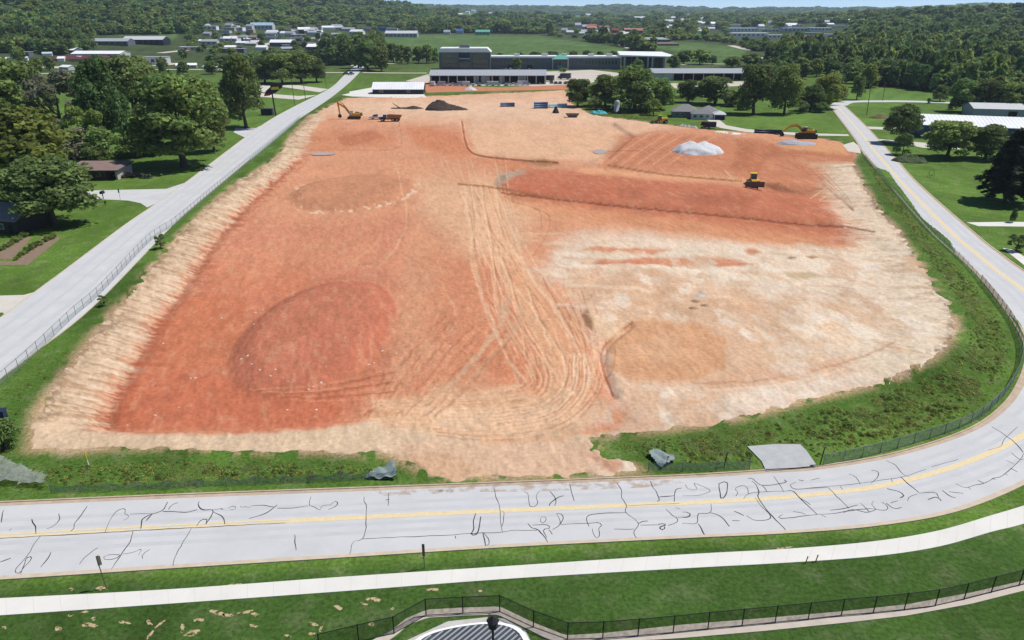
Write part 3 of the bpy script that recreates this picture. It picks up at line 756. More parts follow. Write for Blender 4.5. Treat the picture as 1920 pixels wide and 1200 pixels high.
# tar-sealed cracks traced on the near carriageway: (x offset of the sheet, points in thirds)
CR = {0: [
 [(0,762),(65,738)], [(225,615),(150,730),(85,805),(105,828),(125,815),(150,735),(185,735),(130,800),(118,832)], [(292,703),(275,735),(225,792)],
 [(550,682),(520,700),(470,745),(445,775)], [(490,447),(450,510),(415,545),(418,570),(395,590)], [(180,520),(198,560),(202,603)],
 [(590,597),(620,530),(650,480),(690,460),(708,475),(700,490),(730,500),(715,520),(697,525)], [(730,493),(860,488)], [(945,423),(915,472),(860,490),(800,520),(790,575)],
 [(1120,422),(1115,440),(1140,470),(1200,468),(1180,515),(1165,545)], [(915,477),(1010,480),(1045,484),(1110,466)], [(860,490),(820,530)], [(1000,428),(965,440),(950,465)],
 [(1200,468),(1240,462),(1258,455),(1262,468),(1245,466)], [(1290,455),(1310,445),(1330,450),(1320,468),(1300,466)], [(1355,445),(1365,460),(1385,443),(1395,458),(1418,445)],
 [(1418,445),(1490,443),(1540,455),(1560,440)], [(1200,480),(1250,505),(1265,548)], [(1540,455),(1490,490),(1400,518)], [(1560,458),(1640,460),(1735,445)],
 [(1750,393),(1740,445),(1770,450),(1800,473),(1810,445),(1860,440)], [(1860,440),(1880,420),(1900,425),(1895,445),(1850,465)],
 [(745,590),(735,640),(680,720),(622,805)], [(580,735),(590,725),(670,722),(645,745),(585,750),(580,735)], [(690,718),(760,705),(802,682),(778,725)], [(845,690),(800,720),(803,743)],
 [(1078,568),(1030,650),(990,725),(972,785)], [(1110,560),(1130,525),(1168,520),(1160,548)], [(20,470),(5,540)], [(70,572),(55,585)],
 [(0,628),(400,607),(900,578),(1610,541)], [(1655,610),(1668,695)], [(330,490),(335,520),(300,560),(265,575)]],
 640: [
 [(128,395),(126,430),(142,437),(140,540),(125,628),(66,648),(48,718)], [(125,630),(300,623),(640,608),(730,600),(905,594),(960,585),(1100,583)], [(266,373),(263,445)], [(250,412),(272,408)],
 [(857,345),(870,395),(888,440),(895,530),(905,592)], [(895,475),(912,480),(914,520),(905,560)], [(755,490),(743,530),(745,580),(725,605),(750,612),(770,590),(785,505)],
 [(795,600),(812,670)], [(800,600),(828,630),(832,662),(812,670)], [(1030,368),(1050,378),(1060,445),(1090,448),(1105,425),(1095,390),(1115,362)],
 [(1175,362),(1208,410),(1198,447)], [(1255,388),(1225,395),(1175,430),(1168,447)], [(1283,325),(1310,418)], [(1548,318),(1575,360),(1578,400),(1605,450),(1598,480),(1670,545),(1645,590),(1660,627)],
 [(1737,308),(1788,405),(1775,422)], [(1790,395),(1875,388)], [(1915,345),(1880,355),(1873,422)],
 [(1048,545),(1070,572),(1110,580),(1160,652)], [(1120,520),(1130,503),(1152,510),(1150,532),(1130,545),(1120,520)], [(1075,555),(1130,550),(1165,555),(1175,575),(1135,575),(1155,625)], [(1165,580),(1188,607)],
 [(1210,487),(1235,545),(1190,578)], [(1215,487),(1245,490),(1248,520),(1235,545)], [(1235,550),(1400,543),(1445,540),(1470,560),(1445,570),(1455,600),(1438,632),(1410,575)], [(1392,562),(1395,497),(1600,483)],
 [(1532,577),(1645,577)], [(1670,545),(1680,535),(1725,530)], [(1680,555),(1790,552)], [(1785,548),(1830,546),(1820,560),(1788,560),(1795,582),(1815,582),(1818,562)],
 [(1828,462),(1860,500),(1893,515),(1890,535),(1860,550),(1835,558)], [(1605,448),(1700,440),(1900,432)], [(1893,510),(1918,508)], [(640,615),(642,630)], [(1880,455),(1905,462)]],
 1280: [
 [(0,480),(30,478),(50,495),(30,508),(0,508)], [(0,543),(80,545),(88,490),(155,485),(160,435)], [(88,545),(122,608)], [(155,485),(200,500),(240,530),(263,562)], [(15,325),(35,352),(85,352),(60,315),(150,355),(150,368),(90,385),(0,388)],
 [(205,320),(240,310),(252,325),(248,370),(218,408),(205,345),(205,320)], [(370,290),(395,290),(450,330),(580,315),(572,298)], [(390,305),(415,330),(430,370),(425,400),(490,490),(580,580)], [(345,405),(365,380),(425,368),(590,362)],
 [(300,390),(310,370),(290,350),(340,330),(365,345),(370,380)], [(512,280),(545,330),(570,365)], [(610,322),(605,340),(630,350),(665,350),(815,342)], [(640,310),(612,322)], [(405,400),(450,455),(485,490),(490,520),(400,528),(360,500)],
 [(290,475),(330,490),(345,500)], [(450,330),(475,365)], [(590,360),(625,362),(665,410),(755,492)], [(665,405),(720,440)], [(815,342),(935,458)], [(755,495),(660,505),(550,518),(540,505),(565,495)],
 [(665,350),(885,330),(1000,318),(1180,292),(1250,280),(1370,240)], [(885,330),(900,355)], [(935,265),(970,280),(1000,325)], [(1145,190),(1195,215),(1240,270),(1275,282)], [(1225,283),(1330,372)], [(1175,292),(1180,312)],
 [(1060,318),(1100,280),(1095,250),(1060,248)], [(620,478),(660,485),(690,495)], [(780,495),(810,508)], [(755,493),(850,488),(905,480),(960,470),(1050,462),(1140,470),(1155,450),(1120,425)], [(830,472),(900,462),(985,440)],
 [(905,485),(950,465),(1010,478),(1040,482),(1090,465),(1060,440),(1075,418)], [(1000,430),(1030,455),(1050,480)], [(1145,430),(1190,465),(1230,455)], [(1150,348),(1215,365),(1245,388),(1222,402)], [(1170,430),(1210,418)],
 [(1265,420),(1275,395),(1320,380)], [(1330,375),(1420,368),(1440,400)], [(1380,410),(1430,395),(1455,418)], [(1460,360),(1500,390),(1535,402)], [(1495,365),(1580,375)], [(1535,320),(1590,345),(1640,330),(1700,318),(1750,290),(1800,275),(1895,190),(1918,150)],
 [(1605,340),(1620,355)], [(1660,302),(1690,318)], [(1740,288),(1760,300)], [(1805,265),(1830,275)], [(1845,232),(1885,255)], [(1822,190),(1865,212)], [(1850,148),(1895,185),(1918,185)],
 [(1740,0),(1810,45),(1880,100),(1915,145)], [(1885,0),(1810,70),(1790,110),(1720,132)], [(1550,185),(1400,225)], [(280,528),(320,530)], [(650,300),(680,305)], [(720,300),(770,290)]]}
for ox, lines in CR.items():
    for ln in lines:
        pts = W([(ox + a / 3.0, 800 + b / 3.0) for a, b in ln])
        pts = resample(pts, step=0.35)
        j = (fbm(pts[:, 0] * 1.3, pts[:, 1] * 1.3, 7, 2) - 0.5) * 0.18
        pts = pts + j[:, None]
        if len(pts) < 3: pts = resample(pts, n=3)
        path_strip("crack_seal", pts, random.choice([0.06, 0.075, 0.09, 0.12]), 0.014, M_TAR, parent=road, step=0.4, smooth=False, taper=True)

# footpath along the near side of the road
WT = [(-300,1136),(0,1122),(320,1105),(640,1082),(960,1061),(1280,1040),(1480,1029),(1640,1015),(1760,995),(1860,966),(1920,948),(2050,905),(2180,845),(2310,760)]
WB = [(-300,1172),(0,1154),(320,1132),(640,1109),(960,1085),(1280,1066),(1480,1055),(1640,1043),(1760,1025),(1860,997),(1920,982),(2050,940),(2190,880),(2335,795)]
walk = ribbon("pavement", W(WT), W(WB), 120, 0.03, M_WALK, "structure", thick=0.2)
tag(walk, "white concrete footpath beside the road", "footpath")
a_ = resample(W(WT), 70); b_ = resample(W(WB), 70); M_JOINT = mat("joint_line", alb(231, 228, 220), 0.9)  # joints drawn as thin lines slightly darker than the concrete
for k in range(1, 69):
    path_strip("joint", [a_[k] + (b_[k] - a_[k]) * .01, b_[k] - (b_[k] - a_[k]) * .01], 0.05, 0.034, M_JOINT, parent=walk, step=1.0, smooth=False)

# road along the far side of the site, left
LL = [(-260,790),(-90,662),(0,597),(67,547),(120,508),(233,423),(290,384),(350,341),(457,260),(505,226),(552,200),(620,165),(645,142),(668,122)]
LR = [(-260,935),(-90,778),(0,710),(60,664),(180,569),(326,420),(400,356),(480,289),(540,238),(565,220),(600,197),(632,174),(662,148),(686,122)]
lroad = ribbon("road", W(LL), W(LR), 160, 0.004, M_ROAD, "structure")
tag(lroad, "straight pale road along the wire fence and lawns", "road")
for fr_ in ((0.16, 0.24), (0.40, 0.45), (0.62, 0.70), (0.84, 0.9)):
    o = ribbon("wheel_path", W(LL), W(LR), 160, 0.010, M_WORN, parent=lroad, fr=fr_)
for nm, (A, B) in {"kerb": (LL, 0.0), "kerb_b": (LR, 1.0)}.items():
    P0 = resample(W(LL), 160); P1 = resample(W(LR), 160); d = (P1 - P0); d /= np.linalg.norm(d, axis=1)[:, None]
    base = P0 if B == 0 else P1; sgn = -1 if B == 0 else 1
    i0 = 0
    ribbon("kerb", base, base + d * 0.25 * sgn, 160, 0.09, M_KERB, parent=lroad, smooth=False, thick=0.2)

def sheet(name, px, z, m, label=None, cat=None, drape=False):
    o = flat(name, [G(*p) for p in px], z, m, kind="structure")
    if label: tag(o, label, cat)
    return o
# driveways and side roads
sheet("driveway", [(352,341),(312,354),(175,357),(150,362),(175,373),(240,376),(264,381),(276,389),(300,378)], 0.012, M_ROAD, "wide pale driveway by the brown house", "driveway")
sheet("driveway", [(67,547),(45,553),(-60,556),(-60,590),(5,586),(10,592)], 0.012, M_CONC, "concrete driveway below the vegetable garden", "driveway")
sheet("driveway", [(460,258),(438,248),(442,240),(480,240),(508,226)], 0.012, M_ROAD, "short driveway under the dark tree by the road", "driveway")
sheet("driveway", [(584,181),(560,187),(470,180),(478,174),(560,180),(594,178)], 0.02, M_CONC, "concrete drive below the advertising sign", "driveway")
sheet("driveway", [(615,167),(560,160),(486,159),(480,174),(510,172),(530,163),(600,173)], 0.02, M_CONC, "concrete drive above the advertising sign", "driveway")
path_strip("side_road", W([(1572,197),(1586,191.5),(1620,190),(1700,190),(1790,193),(1870,200),(1960,206)]), 9.0, 0.01, M_ROAD, "structure")["label"] = "side road leaving the bend toward the metal shed"
sheet("driveway", [(1812,417),(1835,424),(2300,428),(2300,417),(1880,416)], 0.012, M_WALK, "white driveway across the lawn by the leaning tree", "driveway")
sheet("driveway", [(1880,465),(1900,468),(1922,482),(2250,440),(2250,456),(1920,497)], 0.012, M_WALK, "angled white concrete drive below the small tree", "driveway")
sheet("driveway", [(1622,237),(1700,240),(1735,248),(1732,252),(1690,244),(1630,242)], 0.012, M_CONC, "concrete drive above the round tree", "driveway")
sheet("driveway", [(1640,260),(1690,264),(1740,268),(1800,272),(1800,280),(1730,277),(1690,269),(1645,264)], 0.012, M_CONC, "concrete drive under the round tree", "driveway")
sheet("driveway", [(1325,224),(1345,222),(1362,235),(1400,242),(1440,246),(1520,250),(1590,252),(1592,255),(1500,254),(1400,248),(1340,238)], 0.03, M_CONC, "curved concrete drive of the grey house", "driveway")
sheet("driveway", [(1580,272),(1600,266),(1612,275),(1614,288),(1590,284)], 0.06, M_CONC, "concrete site entrance pad by the bend", "driveway")
sheet("lay_by", [(1345,245),(1400,251),(1380,253),(1340,248)], 0.05, M_WALK, "white concrete apron beside the grey house drive", "concrete")
# ------------------------------------------------------------------ trees
def leaf_material(name, base, objrand=0.30, hue=0.030):
    m = bpy.data.materials.new(name); m.use_nodes = True
    N = m.node_tree.nodes; L = m.node_tree.links
    b = N["Principled BSDF"]; b.inputs["Roughness"].default_value = 0.75; b.inputs["Specular IOR Level"].default_value = 0.12
    a = N.new("ShaderNodeAttribute"); a.attribute_name = "leaf"
    mx = N.new("ShaderNodeMix"); mx.data_type = 'RGBA'; mx.blend_type = 'MULTIPLY'; mx.inputs["Factor"].default_value = 1
    mx.inputs["B"].default_value = (*base, 1); L.new(a.outputs["Color"], mx.inputs["A"])
    oi = N.new("ShaderNodeObjectInfo"); hs = N.new("ShaderNodeHueSaturation")
    mr = N.new("ShaderNodeMapRange"); mr.inputs["To Min"].default_value = 1 - objrand; mr.inputs["To Max"].default_value = 1 + objrand
    L.new(oi.outputs["Random"], mr.inputs["Value"])
    ml = N.new("ShaderNodeMath"); ml.operation = 'MULTIPLY'; ml.inputs[1].default_value = 9.7
    fr = N.new("ShaderNodeMath"); fr.operation = 'FRACT'
    hm = N.new("ShaderNodeMapRange"); hm.inputs["To Min"].default_value = 0.5 - hue; hm.inputs["To Max"].default_value = 0.5 + hue * 0.5
    L.new(oi.outputs["Random"], ml.inputs[0]); L.new(ml.outputs[0], fr.inputs[0]); L.new(fr.outputs[0], hm.inputs["Value"])
    L.new(hm.outputs["Result"], hs.inputs["Hue"]); L.new(mr.outputs["Result"], hs.inputs["Value"]); L.new(mx.outputs["Result"], hs.inputs["Color"])
    L.new(hs.outputs["Color"], b.inputs["Base Color"])
    t = N.new("ShaderNodeBsdfTranslucent"); L.new(hs.outputs["Color"], t.inputs["Color"])
    ms = N.new("ShaderNodeMixShader"); ms.inputs[0].default_value = 0.44
    L.new(b.outputs[0], ms.inputs[1]); L.new(t.outputs[0], ms.inputs[2]); L.new(ms.outputs[0], N["Material Output"].inputs["Surface"])
    return m
M_LEAF = leaf_material("leaves", (0.180, 0.275, 0.082))
M_LEAFD = leaf_material("dark_leaves", (0.136, 0.215, 0.072))
M_LEAFY = leaf_material("yellow_green_leaves", (0.215, 0.305, 0.075))
M_LEAFG = leaf_material("grey_green_leaves", (0.20, 0.205, 0.14))
M_NEEDLE = leaf_material("dark_needles", (0.06, 0.085, 0.045))
M_WEED = leaf_material("weed_leaves", (0.20, 0.29, 0.075), 0.45, 0.05)
M_BARK = mat("bark", (0.075, 0.058, 0.045), 0.95, 0.3, 3.0, 0.4)

def quads_mesh(name, c, n, size, col, rng, aspect=1.0, bend=True):
    """leaf-clump faces at c with normal n"""
    k = len(c)
    r = rng.normal(size=(k, 3)); t = np.cross(n, r); t /= np.linalg.norm(t, axis=1)[:, None] + 1e-9
    b = np.cross(n, t)
    s = size[:, None]
    j = lambda: (1 + 0.35 * rng.normal(size=(k, 1)))
    v = np.stack([c - t * s * j() - b * s * aspect * j() * 0.7, c + t * s * j() * 0.8 - b * s * aspect * j(), c + t * s * j() + b * s * aspect * j() * 0.8 - n * s * 0.35, c - t * s * j() * 0.7 + b * s * aspect * j()], 1)
    me = bpy.data.meshes.new(name)
    V = v.reshape(-1, 3)
    me.vertices.add(len(V)); me.vertices.foreach_set("co", V.astype(np.float32).ravel())
    q = np.arange(4 * k, dtype=np.int32)
    me.loops.add(4 * k); me.loops.foreach_set("vertex_index", q)
    me.polygons.add(k); me.polygons.foreach_set("loop_start", np.arange(k, dtype=np.int32) * 4)
    me.update(calc_edges=True)
    a = me.attributes.new("leaf", 'FLOAT_COLOR', 'POINT')
    cc = np.repeat(np.concatenate([col, np.ones((k, 1))], 1), 4, axis=0)
    a.data.foreach_set("color", cc.astype(np.float32).ravel())
    return me

def leaf_cols(k, rng, var=0.3):
    v = np.clip(1 + var * rng.normal(size=k), 0.45, 1.9)
    y = rng.uniform(-0.10, 0.16, k)
    return np.stack([v * (1 + y), v, v * (1 - y)], 1)

def crown_mesh(name, seed, shape, nq, leaf):
    """crown of a 10 m tree, 8 m wide, standing at the origin"""
    rng = np.random.default_rng(seed)
    L = []
    nl = {'round': 44, 'tall': 40, 'wide': 42, 'shrub': 20, 'open': 24}[shape]
    for i in range(nl):
        w = rng.uniform(0, 2 * math.pi); h = rng.uniform(0, 1) ** 0.85
        if shape == 'round':
            z = 1.7 + 7.0 * h; env = 3.1 * math.sqrt(max(0.05, 1 - ((h - 0.42) / 0.66) ** 2)); rr = rng.uniform(1.0, 1.65)
        elif shape == 'tall':
            z = 1.4 + 7.5 * h; env = 2.75 * math.sqrt(max(0.04, 1 - ((h - 0.35) / 0.72) ** 2)); rr = rng.uniform(1.0, 1.6)
        elif shape == 'wide':
            z = 3.0 + 5.6 * h; env = 3.3 * math.sqrt(max(0.05, 1 - ((h - 0.30) / 0.80) ** 2)); rr = rng.uniform(0.9, 1.7)
        elif shape == 'open':
            z = 2.2 + 6.6 * h; env = 3.4 * math.sqrt(max(0.05, 1 - ((h - 0.45) / 0.65) ** 2)); rr = rng.uniform(0.7, 1.25)
        else:
            z = 0.9 + 7.2 * h; env = 3.2 * math.sqrt(max(0.05, 1 - ((h - 0.15) / 0.95) ** 2)); rr = rng.uniform(1.1, 1.9)
        q = env * math.sqrt(rng.uniform(0.15, 1))
        L.append((q * math.cos(w), q * math.sin(w), z, rr))
    L = np.array(L)
    per = (L[:, 3] ** 2); per = per / per.sum()
    idx = rng.choice(nl, nq, p=per)
    d = rng.normal(size=(nq, 3)); d /= np.linalg.norm(d, axis=1)[:, None]
    d[:, 2] = np.where(d[:, 2] < -0.55, -d[:, 2], d[:, 2])
    rad = L[idx, 3] * (rng.uniform(0.45, 1.12, nq) ** 0.6) * (1 + 0.13 * np.sin(d[:, 0] * 5 + idx) * np.cos(d[:, 1] * 4))
    c = L[idx, :3] + d * rad[:, None] * np.array([1, 1, 0.78])
    nrm = d + rng.normal(size=(nq, 3)) * 0.55; nrm /= np.linalg.norm(nrm, axis=1)[:, None]
    col = leaf_cols(nq, rng, 0.24) * (0.82 + 0.36 * np.random.default_rng(seed + 1).random(nl))[idx][:, None]
    return quads_mesh(name, c, nrm, rng.uniform(0.6, 1.3, nq) * leaf, col, rng)

def pine_mesh(name, seed, nq, leaf):
    rng = np.random.default_rng(seed); C_ = []; Nn = []
    tiers = 13
    for i in range(nq):
        t = rng.integers(0, tiers) ; z = 1.6 + 8.0 * t / tiers
        nb = 9; bq = rng.integers(0, nb); w = bq * 2 * math.pi / nb + t * 0.7 + rng.normal(0, 0.10)
        R_ = (4.0 if t > 1 else 3.3) * (1 - t / tiers) ** 0.7 * (0.72 + 0.3 * ((bq * 7 + t * 5) % 5) / 4) + 0.25
        q = rng.uniform(0.05, 1) ** 0.7
        C_.append((R_ * q * math.cos(w), R_ * q * math.sin(w), z + 0.5 * q - 0.9 * q * q + rng.normal(0, 0.10)))
        Nn.append((0.35 * math.cos(w) + rng.normal(0, .3), 0.35 * math.sin(w) + rng.normal(0, .3), 1))
    Nn = np.array(Nn); Nn /= np.linalg.norm(Nn, axis=1)[:, None]
    return quads_mesh(name, np.array(C_), Nn, rng.uniform(0.6, 1.3, nq) * leaf, leaf_cols(nq, rng, 0.25), rng)

def trunk_mesh(name, seed, top=6.5, r=0.30, limbs=5, low=2.2):
    rng = np.random.default_rng(seed); mb = MB()
    mb.tube([(0, 0, -0.4), (0, 0, 0.3), (rng.normal(0, .1), rng.normal(0, .1), low), (rng.normal(0, .25), rng.normal(0, .25), top)], [r * 1.5, r, r * 0.75, r * 0.18], 7)
    for i in range(limbs):
        w = i * 2 * math.pi / limbs + rng.uniform(-.4, .4); z = low * rng.uniform(0.8, 1.4); q = rng.uniform(1.6, 2.6)
        mb.tube([(0, 0, z), (q * .5 * math.cos(w), q * .5 * math.sin(w), z + 1.0), (q * math.cos(w), q * math.sin(w), z + rng.uniform(2, 3.2))], [r * .5, r * .36, r * .12], 5)
    me = bpy.data.meshes.new(name); me.from_pydata(mb.v, [], mb.f); me.materials.append(M_BARK)
    return me

CLEARBOX = []
CROWN = {}; TRUNK = {}
for kind, seed, nq, leaf in (('round', 11, 9500, .155), ('round', 12, 9500, .155), ('round', 13, 9500, .155), ('tall', 14, 8500, .15), ('tall', 15, 8500, .15), ('wide', 16, 9000, .155), ('wide', 17, 9000, .155), ('open', 18, 5000, .15), ('shrub', 19, 4200, .19), ('shrub', 20, 4200, .19)):
    CROWN.setdefault(kind, []).append(crown_mesh(kind + "_crown", seed, kind, nq, leaf))
    TRUNK.setdefault(kind, []).append(trunk_mesh(kind + "_trunk", seed, 6.2, 0.30, 6 if kind != 'shrub' else 3, 2.3 if kind != 'shrub' else 0.9))
for kind, seed, nq, leaf in (('mid_round', 31, 1200, .42), ('mid_round', 32, 1200, .42), ('mid_round', 33, 1200, .42), ('mid_tall', 34, 1100, .40), ('mid_tall', 35, 1100, .40)):
    CROWN.setdefault(kind, []).append(crown_mesh(kind + "_crown", seed, kind[4:], nq, leaf)); TRUNK.setdefault(kind, []).append(trunk_mesh(kind + "_trunk", seed, 6.0, 0.3, 3))
for kind, seed, nq, leaf in (('far', 41, 300, .80), ('far', 42, 300, .80), ('far', 43, 300, .80)):
    CROWN.setdefault(kind, []).append(crown_mesh(kind + "_crown", seed, 'round', nq, leaf)); TRUNK.setdefault(kind, []).append(trunk_mesh(kind + "_trunk", seed, 6.0, 0.3, 2))
CROWN['pine'] = [pine_mesh("pine_crown", 51, 6000, .24)]; TRUNK['pine'] = [trunk_mesh("pine_trunk", 51, 9.5, 0.28, 0, 3)]
COLM = {}
def crown_with(me, m):
    key = (me.name, m.name)
    if key not in COLM:
        c = me.copy(); c.materials.append(m); COLM[key] = c
    return COLM[key]
TREE_N = 0
def tree_at(x, y, z, height, width, kind, leafm, label, name="tree", group=None, cat="tree", variant=None):
    global TREE_N
    TREE_N += 1
    i = (TREE_N if variant is None else variant) % len(CROWN[kind])
    t = thing(name, label, cat, (x, y, z), (TREE_N * 2.399) % 6.283, group)
    t.scale = (width / 7.6, width / 7.6, height / 9.6)
    me = CROWN[kind][i]
    if kind == 'far':
        me = crown_with(me, leafm)
    elif not me.materials:
        me.materials.append(leafm)
    c = bpy.data.objects.new("crown", me); COL.objects.link(c); c.parent = t
    if kind != 'far':
        c.material_slots[0].link = 'OBJECT'; c.material_slots[0].material = leafm
    k = bpy.data.objects.new("trunk", TRUNK[kind][i]); COL.objects.link(k); k.parent = t
    return t
def tree(px, py, top, wpx, kind, leafm, label, name="tree", group=None, cat="tree", variant=None):
    """a tree whose foot stands at px, py, as tall as the picture row top and wpx wide"""
    x, y = G(px, py); z = hz(x, y)
    s = pxm(x, y)
    # height from the row of its top on the vertical through its foot
    lo, hi = 0.5, 60
    for _ in range(40):
        m_ = (lo + hi) / 2
        _, v = PJ(x, y, m_)
        if v > top: lo = m_
        else: hi = m_
    return tree_at(x, y, z - 0.05, lo, wpx / s, kind, leafm, label, name, group, cat, variant)

# left of the straight road
tree(103, 421, 298, 160, 'wide', M_LEAFD, "dark spreading tree with a leaning trunk on the lawn by the dark house", variant=0)
tree(45, 372, 203, 215, 'round', M_LEAFY, "huge yellow-green tree towering behind the dark spreading tree", variant=0)
tree(345, 312, 138, 175, 'round', M_LEAF, "big round tree on the lawn behind the brown house", variant=1)
tree(402, 285, 160, 70, 'tall', M_LEAF, "tall tree close beside the big round lawn tree", variant=0)
tree(462, 240, 106, 88, 'tall', M_LEAFD, "tall dark tree over the short driveway by the straight road", variant=1)
tree(200, 268, 112, 100, 'tall', M_LEAFD, "dark tall tree behind the brown house roof", variant=0)
tree(262, 240, 104, 105, 'round', M_LEAFD, "dark round-topped tree rising over the brown house garden", variant=2)
tree(122, 262, 128, 105, 'open', M_LEAFG, "grey half-bare tree with thin leaves among green ones", variant=0)
tree(48, 250, 108, 130, 'round', M_LEAF, "tall full tree behind the grey half-bare one", variant=0)
tree(-20, 262, 140, 110, 'round', M_LEAF, "round tree at the edge of the garden wood", variant=1)
tree(15, 330, 190, 90, 'tall', M_LEAF, "slim tree in front of the huge yellow-green one", variant=1)
tree(170, 290, 196, 70, 'open', M_LEAFY, "loose yellow-green tree by the brown house", variant=0)
for px, py, top, w, lb in ((140, 297, 232, 80, "grey-green shrub mass beside the brown house roof"), (205, 296, 235, 70, "dark rounded shrub behind the brown house roof"), (255, 294, 240, 78, "broad shrub between the brown house and the big lawn tree"),
                           (292, 290, 236, 60, "shrub under the edge of the big lawn tree"), (178, 302, 262, 48, "small shrub at the ridge of the brown house"), (20, 395, 345, 70, "rough shrub beside the dark house"),
                           (165, 336, 302, 40, "shrub at the carport corner of the brown house")):
    tree(px, py, top, w, 'shrub', random.choice([M_LEAF, M_LEAFD, M_LEAFG]), lb, "shrub", None, "shrub")
tree(8, 843, 782, 62, 'shrub', M_LEAF, "leafy bush at the end of the netting heap", "bush", None, "bush")
# beyond, across the straight road
for px, py, top, w, m_ in ((497, 156, 104, 60, M_LEAFD), (530, 158, 100, 62, M_LEAF), (566, 156, 97, 64, M_LEAF), (594, 154, 106, 44, M_LEAFD), (480, 150, 112, 40, M_LEAFD)):
    tree(px, py, top, w, 'round', m_, "dark dense tree of the clump beside the straight road's far lawn", group="clump of trees beside the straight road")
for px, py, top, w in ((420, 134, 104, 40), (450, 130, 100, 40), (478, 124, 98, 36), (400, 120, 100, 26), (505, 120, 94, 34), (535, 116, 94, 36), (560, 118, 92, 34), (590, 114, 94, 34), (612, 118, 92, 30), (635, 122, 84, 36), (655, 122, 80, 34),
                       (672, 128, 84, 40), (690, 132, 72, 52), (712, 128, 78, 38), (640, 84, 64, 24), (715, 134, 90, 30)):
    tree(px, py, top, w, 'mid_round', random.choice([M_LEAF, M_LEAFD]), "mid-sized green tree in the belt before the sloping green field", group="tree belt before the green field")
for px, py, top, w in ((738, 117, 82, 26), (752, 118, 84, 24), (765, 120, 88, 20), (785, 118, 86, 26), (800, 119, 84, 28), (814, 118, 90, 22)):
    tree(px, py, top, w, 'mid_tall', random.choice([M_LEAF, M_LEAFD]), "upright tree at the foot of the green field beside the glass block", group="upright trees beside the glass block")
# behind the far edge of the site
tree(1083, 200, 148, 52, 'round', M_LEAFD, "neat round dark tree beside the blue pipes", variant=1)
tree(1135, 199, 140, 62, 'round', M_LEAF, "full tree between the neat round tree and the tallest site tree", variant=2)
tree(1190, 207, 124, 96, 'round', M_LEAF, "tallest broad tree at the far edge of the site", variant=0)
tree(1238, 206, 148, 50, 'tall', M_LEAF, "pale green tree beside the grey house", variant=0)
tree(1225, 216, 184, 34, 'open', M_LEAFY, "thin yellowish sapling above the yellow loader", variant=0)
tree(1290, 192, 150, 46, 'round', M_LEAFD, "dark round tree behind the grey house roof", variant=2)
tree(1340, 196, 144, 78, 'round', M_LEAFD, "broad dark tree behind the grey house garage", variant=1)
tree(1412, 214, 124, 78, 'tall', M_LEAFD, "tall dark tree on the grey house lawn", variant=1)
tree(1470, 214, 123, 62, 'tall', M_LEAF, "tall light-edged tree standing next to the tall dark lawn tree", variant=0)
tree(1518, 208, 158, 46, 'round', M_LEAFD, "low dark tree near the bend of the far road", variant=0)
tree(1549, 204, 137, 56, 'round', M_LEAFY, "olive-topped round tree by the bend of the far road", variant=2)
tree(1606, 187, 144, 28, 'tall', M_LEAF, "slender tree by the rough meadow", variant=1)
tree(1568, 190, 158, 34, 'mid_round', M_LEAFD, "small dark tree behind the bend of the far road")
for px, py, top, w in ((1115, 205, 178, 30), (1170, 212, 190, 34), (1210, 212, 186, 30), (1148, 206, 182, 30), (1372, 200, 172, 34), (1260, 196, 172, 26), (1392, 206, 178, 28), (1500, 212, 186, 30), (1535, 210, 184, 34)):
    tree(px, py, top, w, 'shrub', M_LEAFD, "low dark shrub at the foot of the trees behind the site", "shrub", "shrubs at the foot of the trees behind the site", "shrub")
# small trees round the school buildings
for px, py, top, w in ((938, 108, 99, 12), (975, 107, 98, 14), (1003, 107, 97, 22), (1036, 107, 96, 24), (1075, 108, 95, 16), (1100, 108, 95, 18), (1125, 108, 96, 14), (1150, 108, 95, 14), (1168, 108, 98, 14)):
    tree(px, py, top, w, 'mid_round', M_LEAFD, "small round tree in the row behind the long grey wing", group="tree row behind the long grey wing")
for px, py, top, w, lb in ((969, 133, 108, 18, "lone green tree before the long grey wing"), (1196, 131, 110, 22, "leafy tree inside the portal of the white-roofed block"), (1262, 131, 104, 24, "olive tree at the end of the portal block"), (1282, 120, 94, 30, "dark tree between the portal block and the field"),
                           (1312, 121, 92, 38, "broad tree behind the storage shed"), (1335, 121, 104, 18, "reddish-edged low tree behind the storage shed"), (1372, 126, 106, 34, "round dark tree beyond the storage shed end"), (1405, 124, 100, 36, "full tree between the storage shed and the wood"),
                           (1056, 135, 127, 16, "low bush in the concrete yard before the teal canopy"), (1432, 140, 112, 30, "leafy tree before the white building")):
    tree(px, py, top, w, 'mid_round', random.choice([M_LEAF, M_LEAFD]), lb)
# right of the curved road
tree(1686, 268, 196, 66, 'wide', M_LEAFD, "round tree standing on the lawn before the blue shed", variant=1)
tree(1692, 290, 246, 36, 'shrub', M_LEAFD, "dark bushy tree under the round lawn tree", "bush", None, "bush")
tree(1775, 296, 227, 92, 'round', M_LEAF, "yellow-tinged tree of the pair before the blue shed", variant=1)
tree(1846, 298, 234, 76, 'round', M_LEAFD, "darker tree of the pair before the blue shed", variant=2)
tree(1905, 305, 262, 70, 'shrub', M_LEAFD, "dark shrub beside the pair of trees before the blue shed", "shrub", None, "shrub")
tree(1886, 380, 236, 122, 'pine', M_NEEDLE, "dark layered pine on the wide lawn", "pine_tree")
tree(1805, 210, 148, 60, 'round', M_LEAF, "broad tree behind the white shed roof beside the side road", variant=0)
tree(1848, 212, 150, 56, 'round', M_LEAFD, "dark tree behind the white shed roof", variant=1)
tree(1892, 214, 154, 62, 'round', M_LEAF, "leafy tree behind the low grey shed", variant=2)
tree(1940, 216, 150, 70, 'round', M_LEAFD, "dark leafy tree at the end of the low grey shed", variant=0)
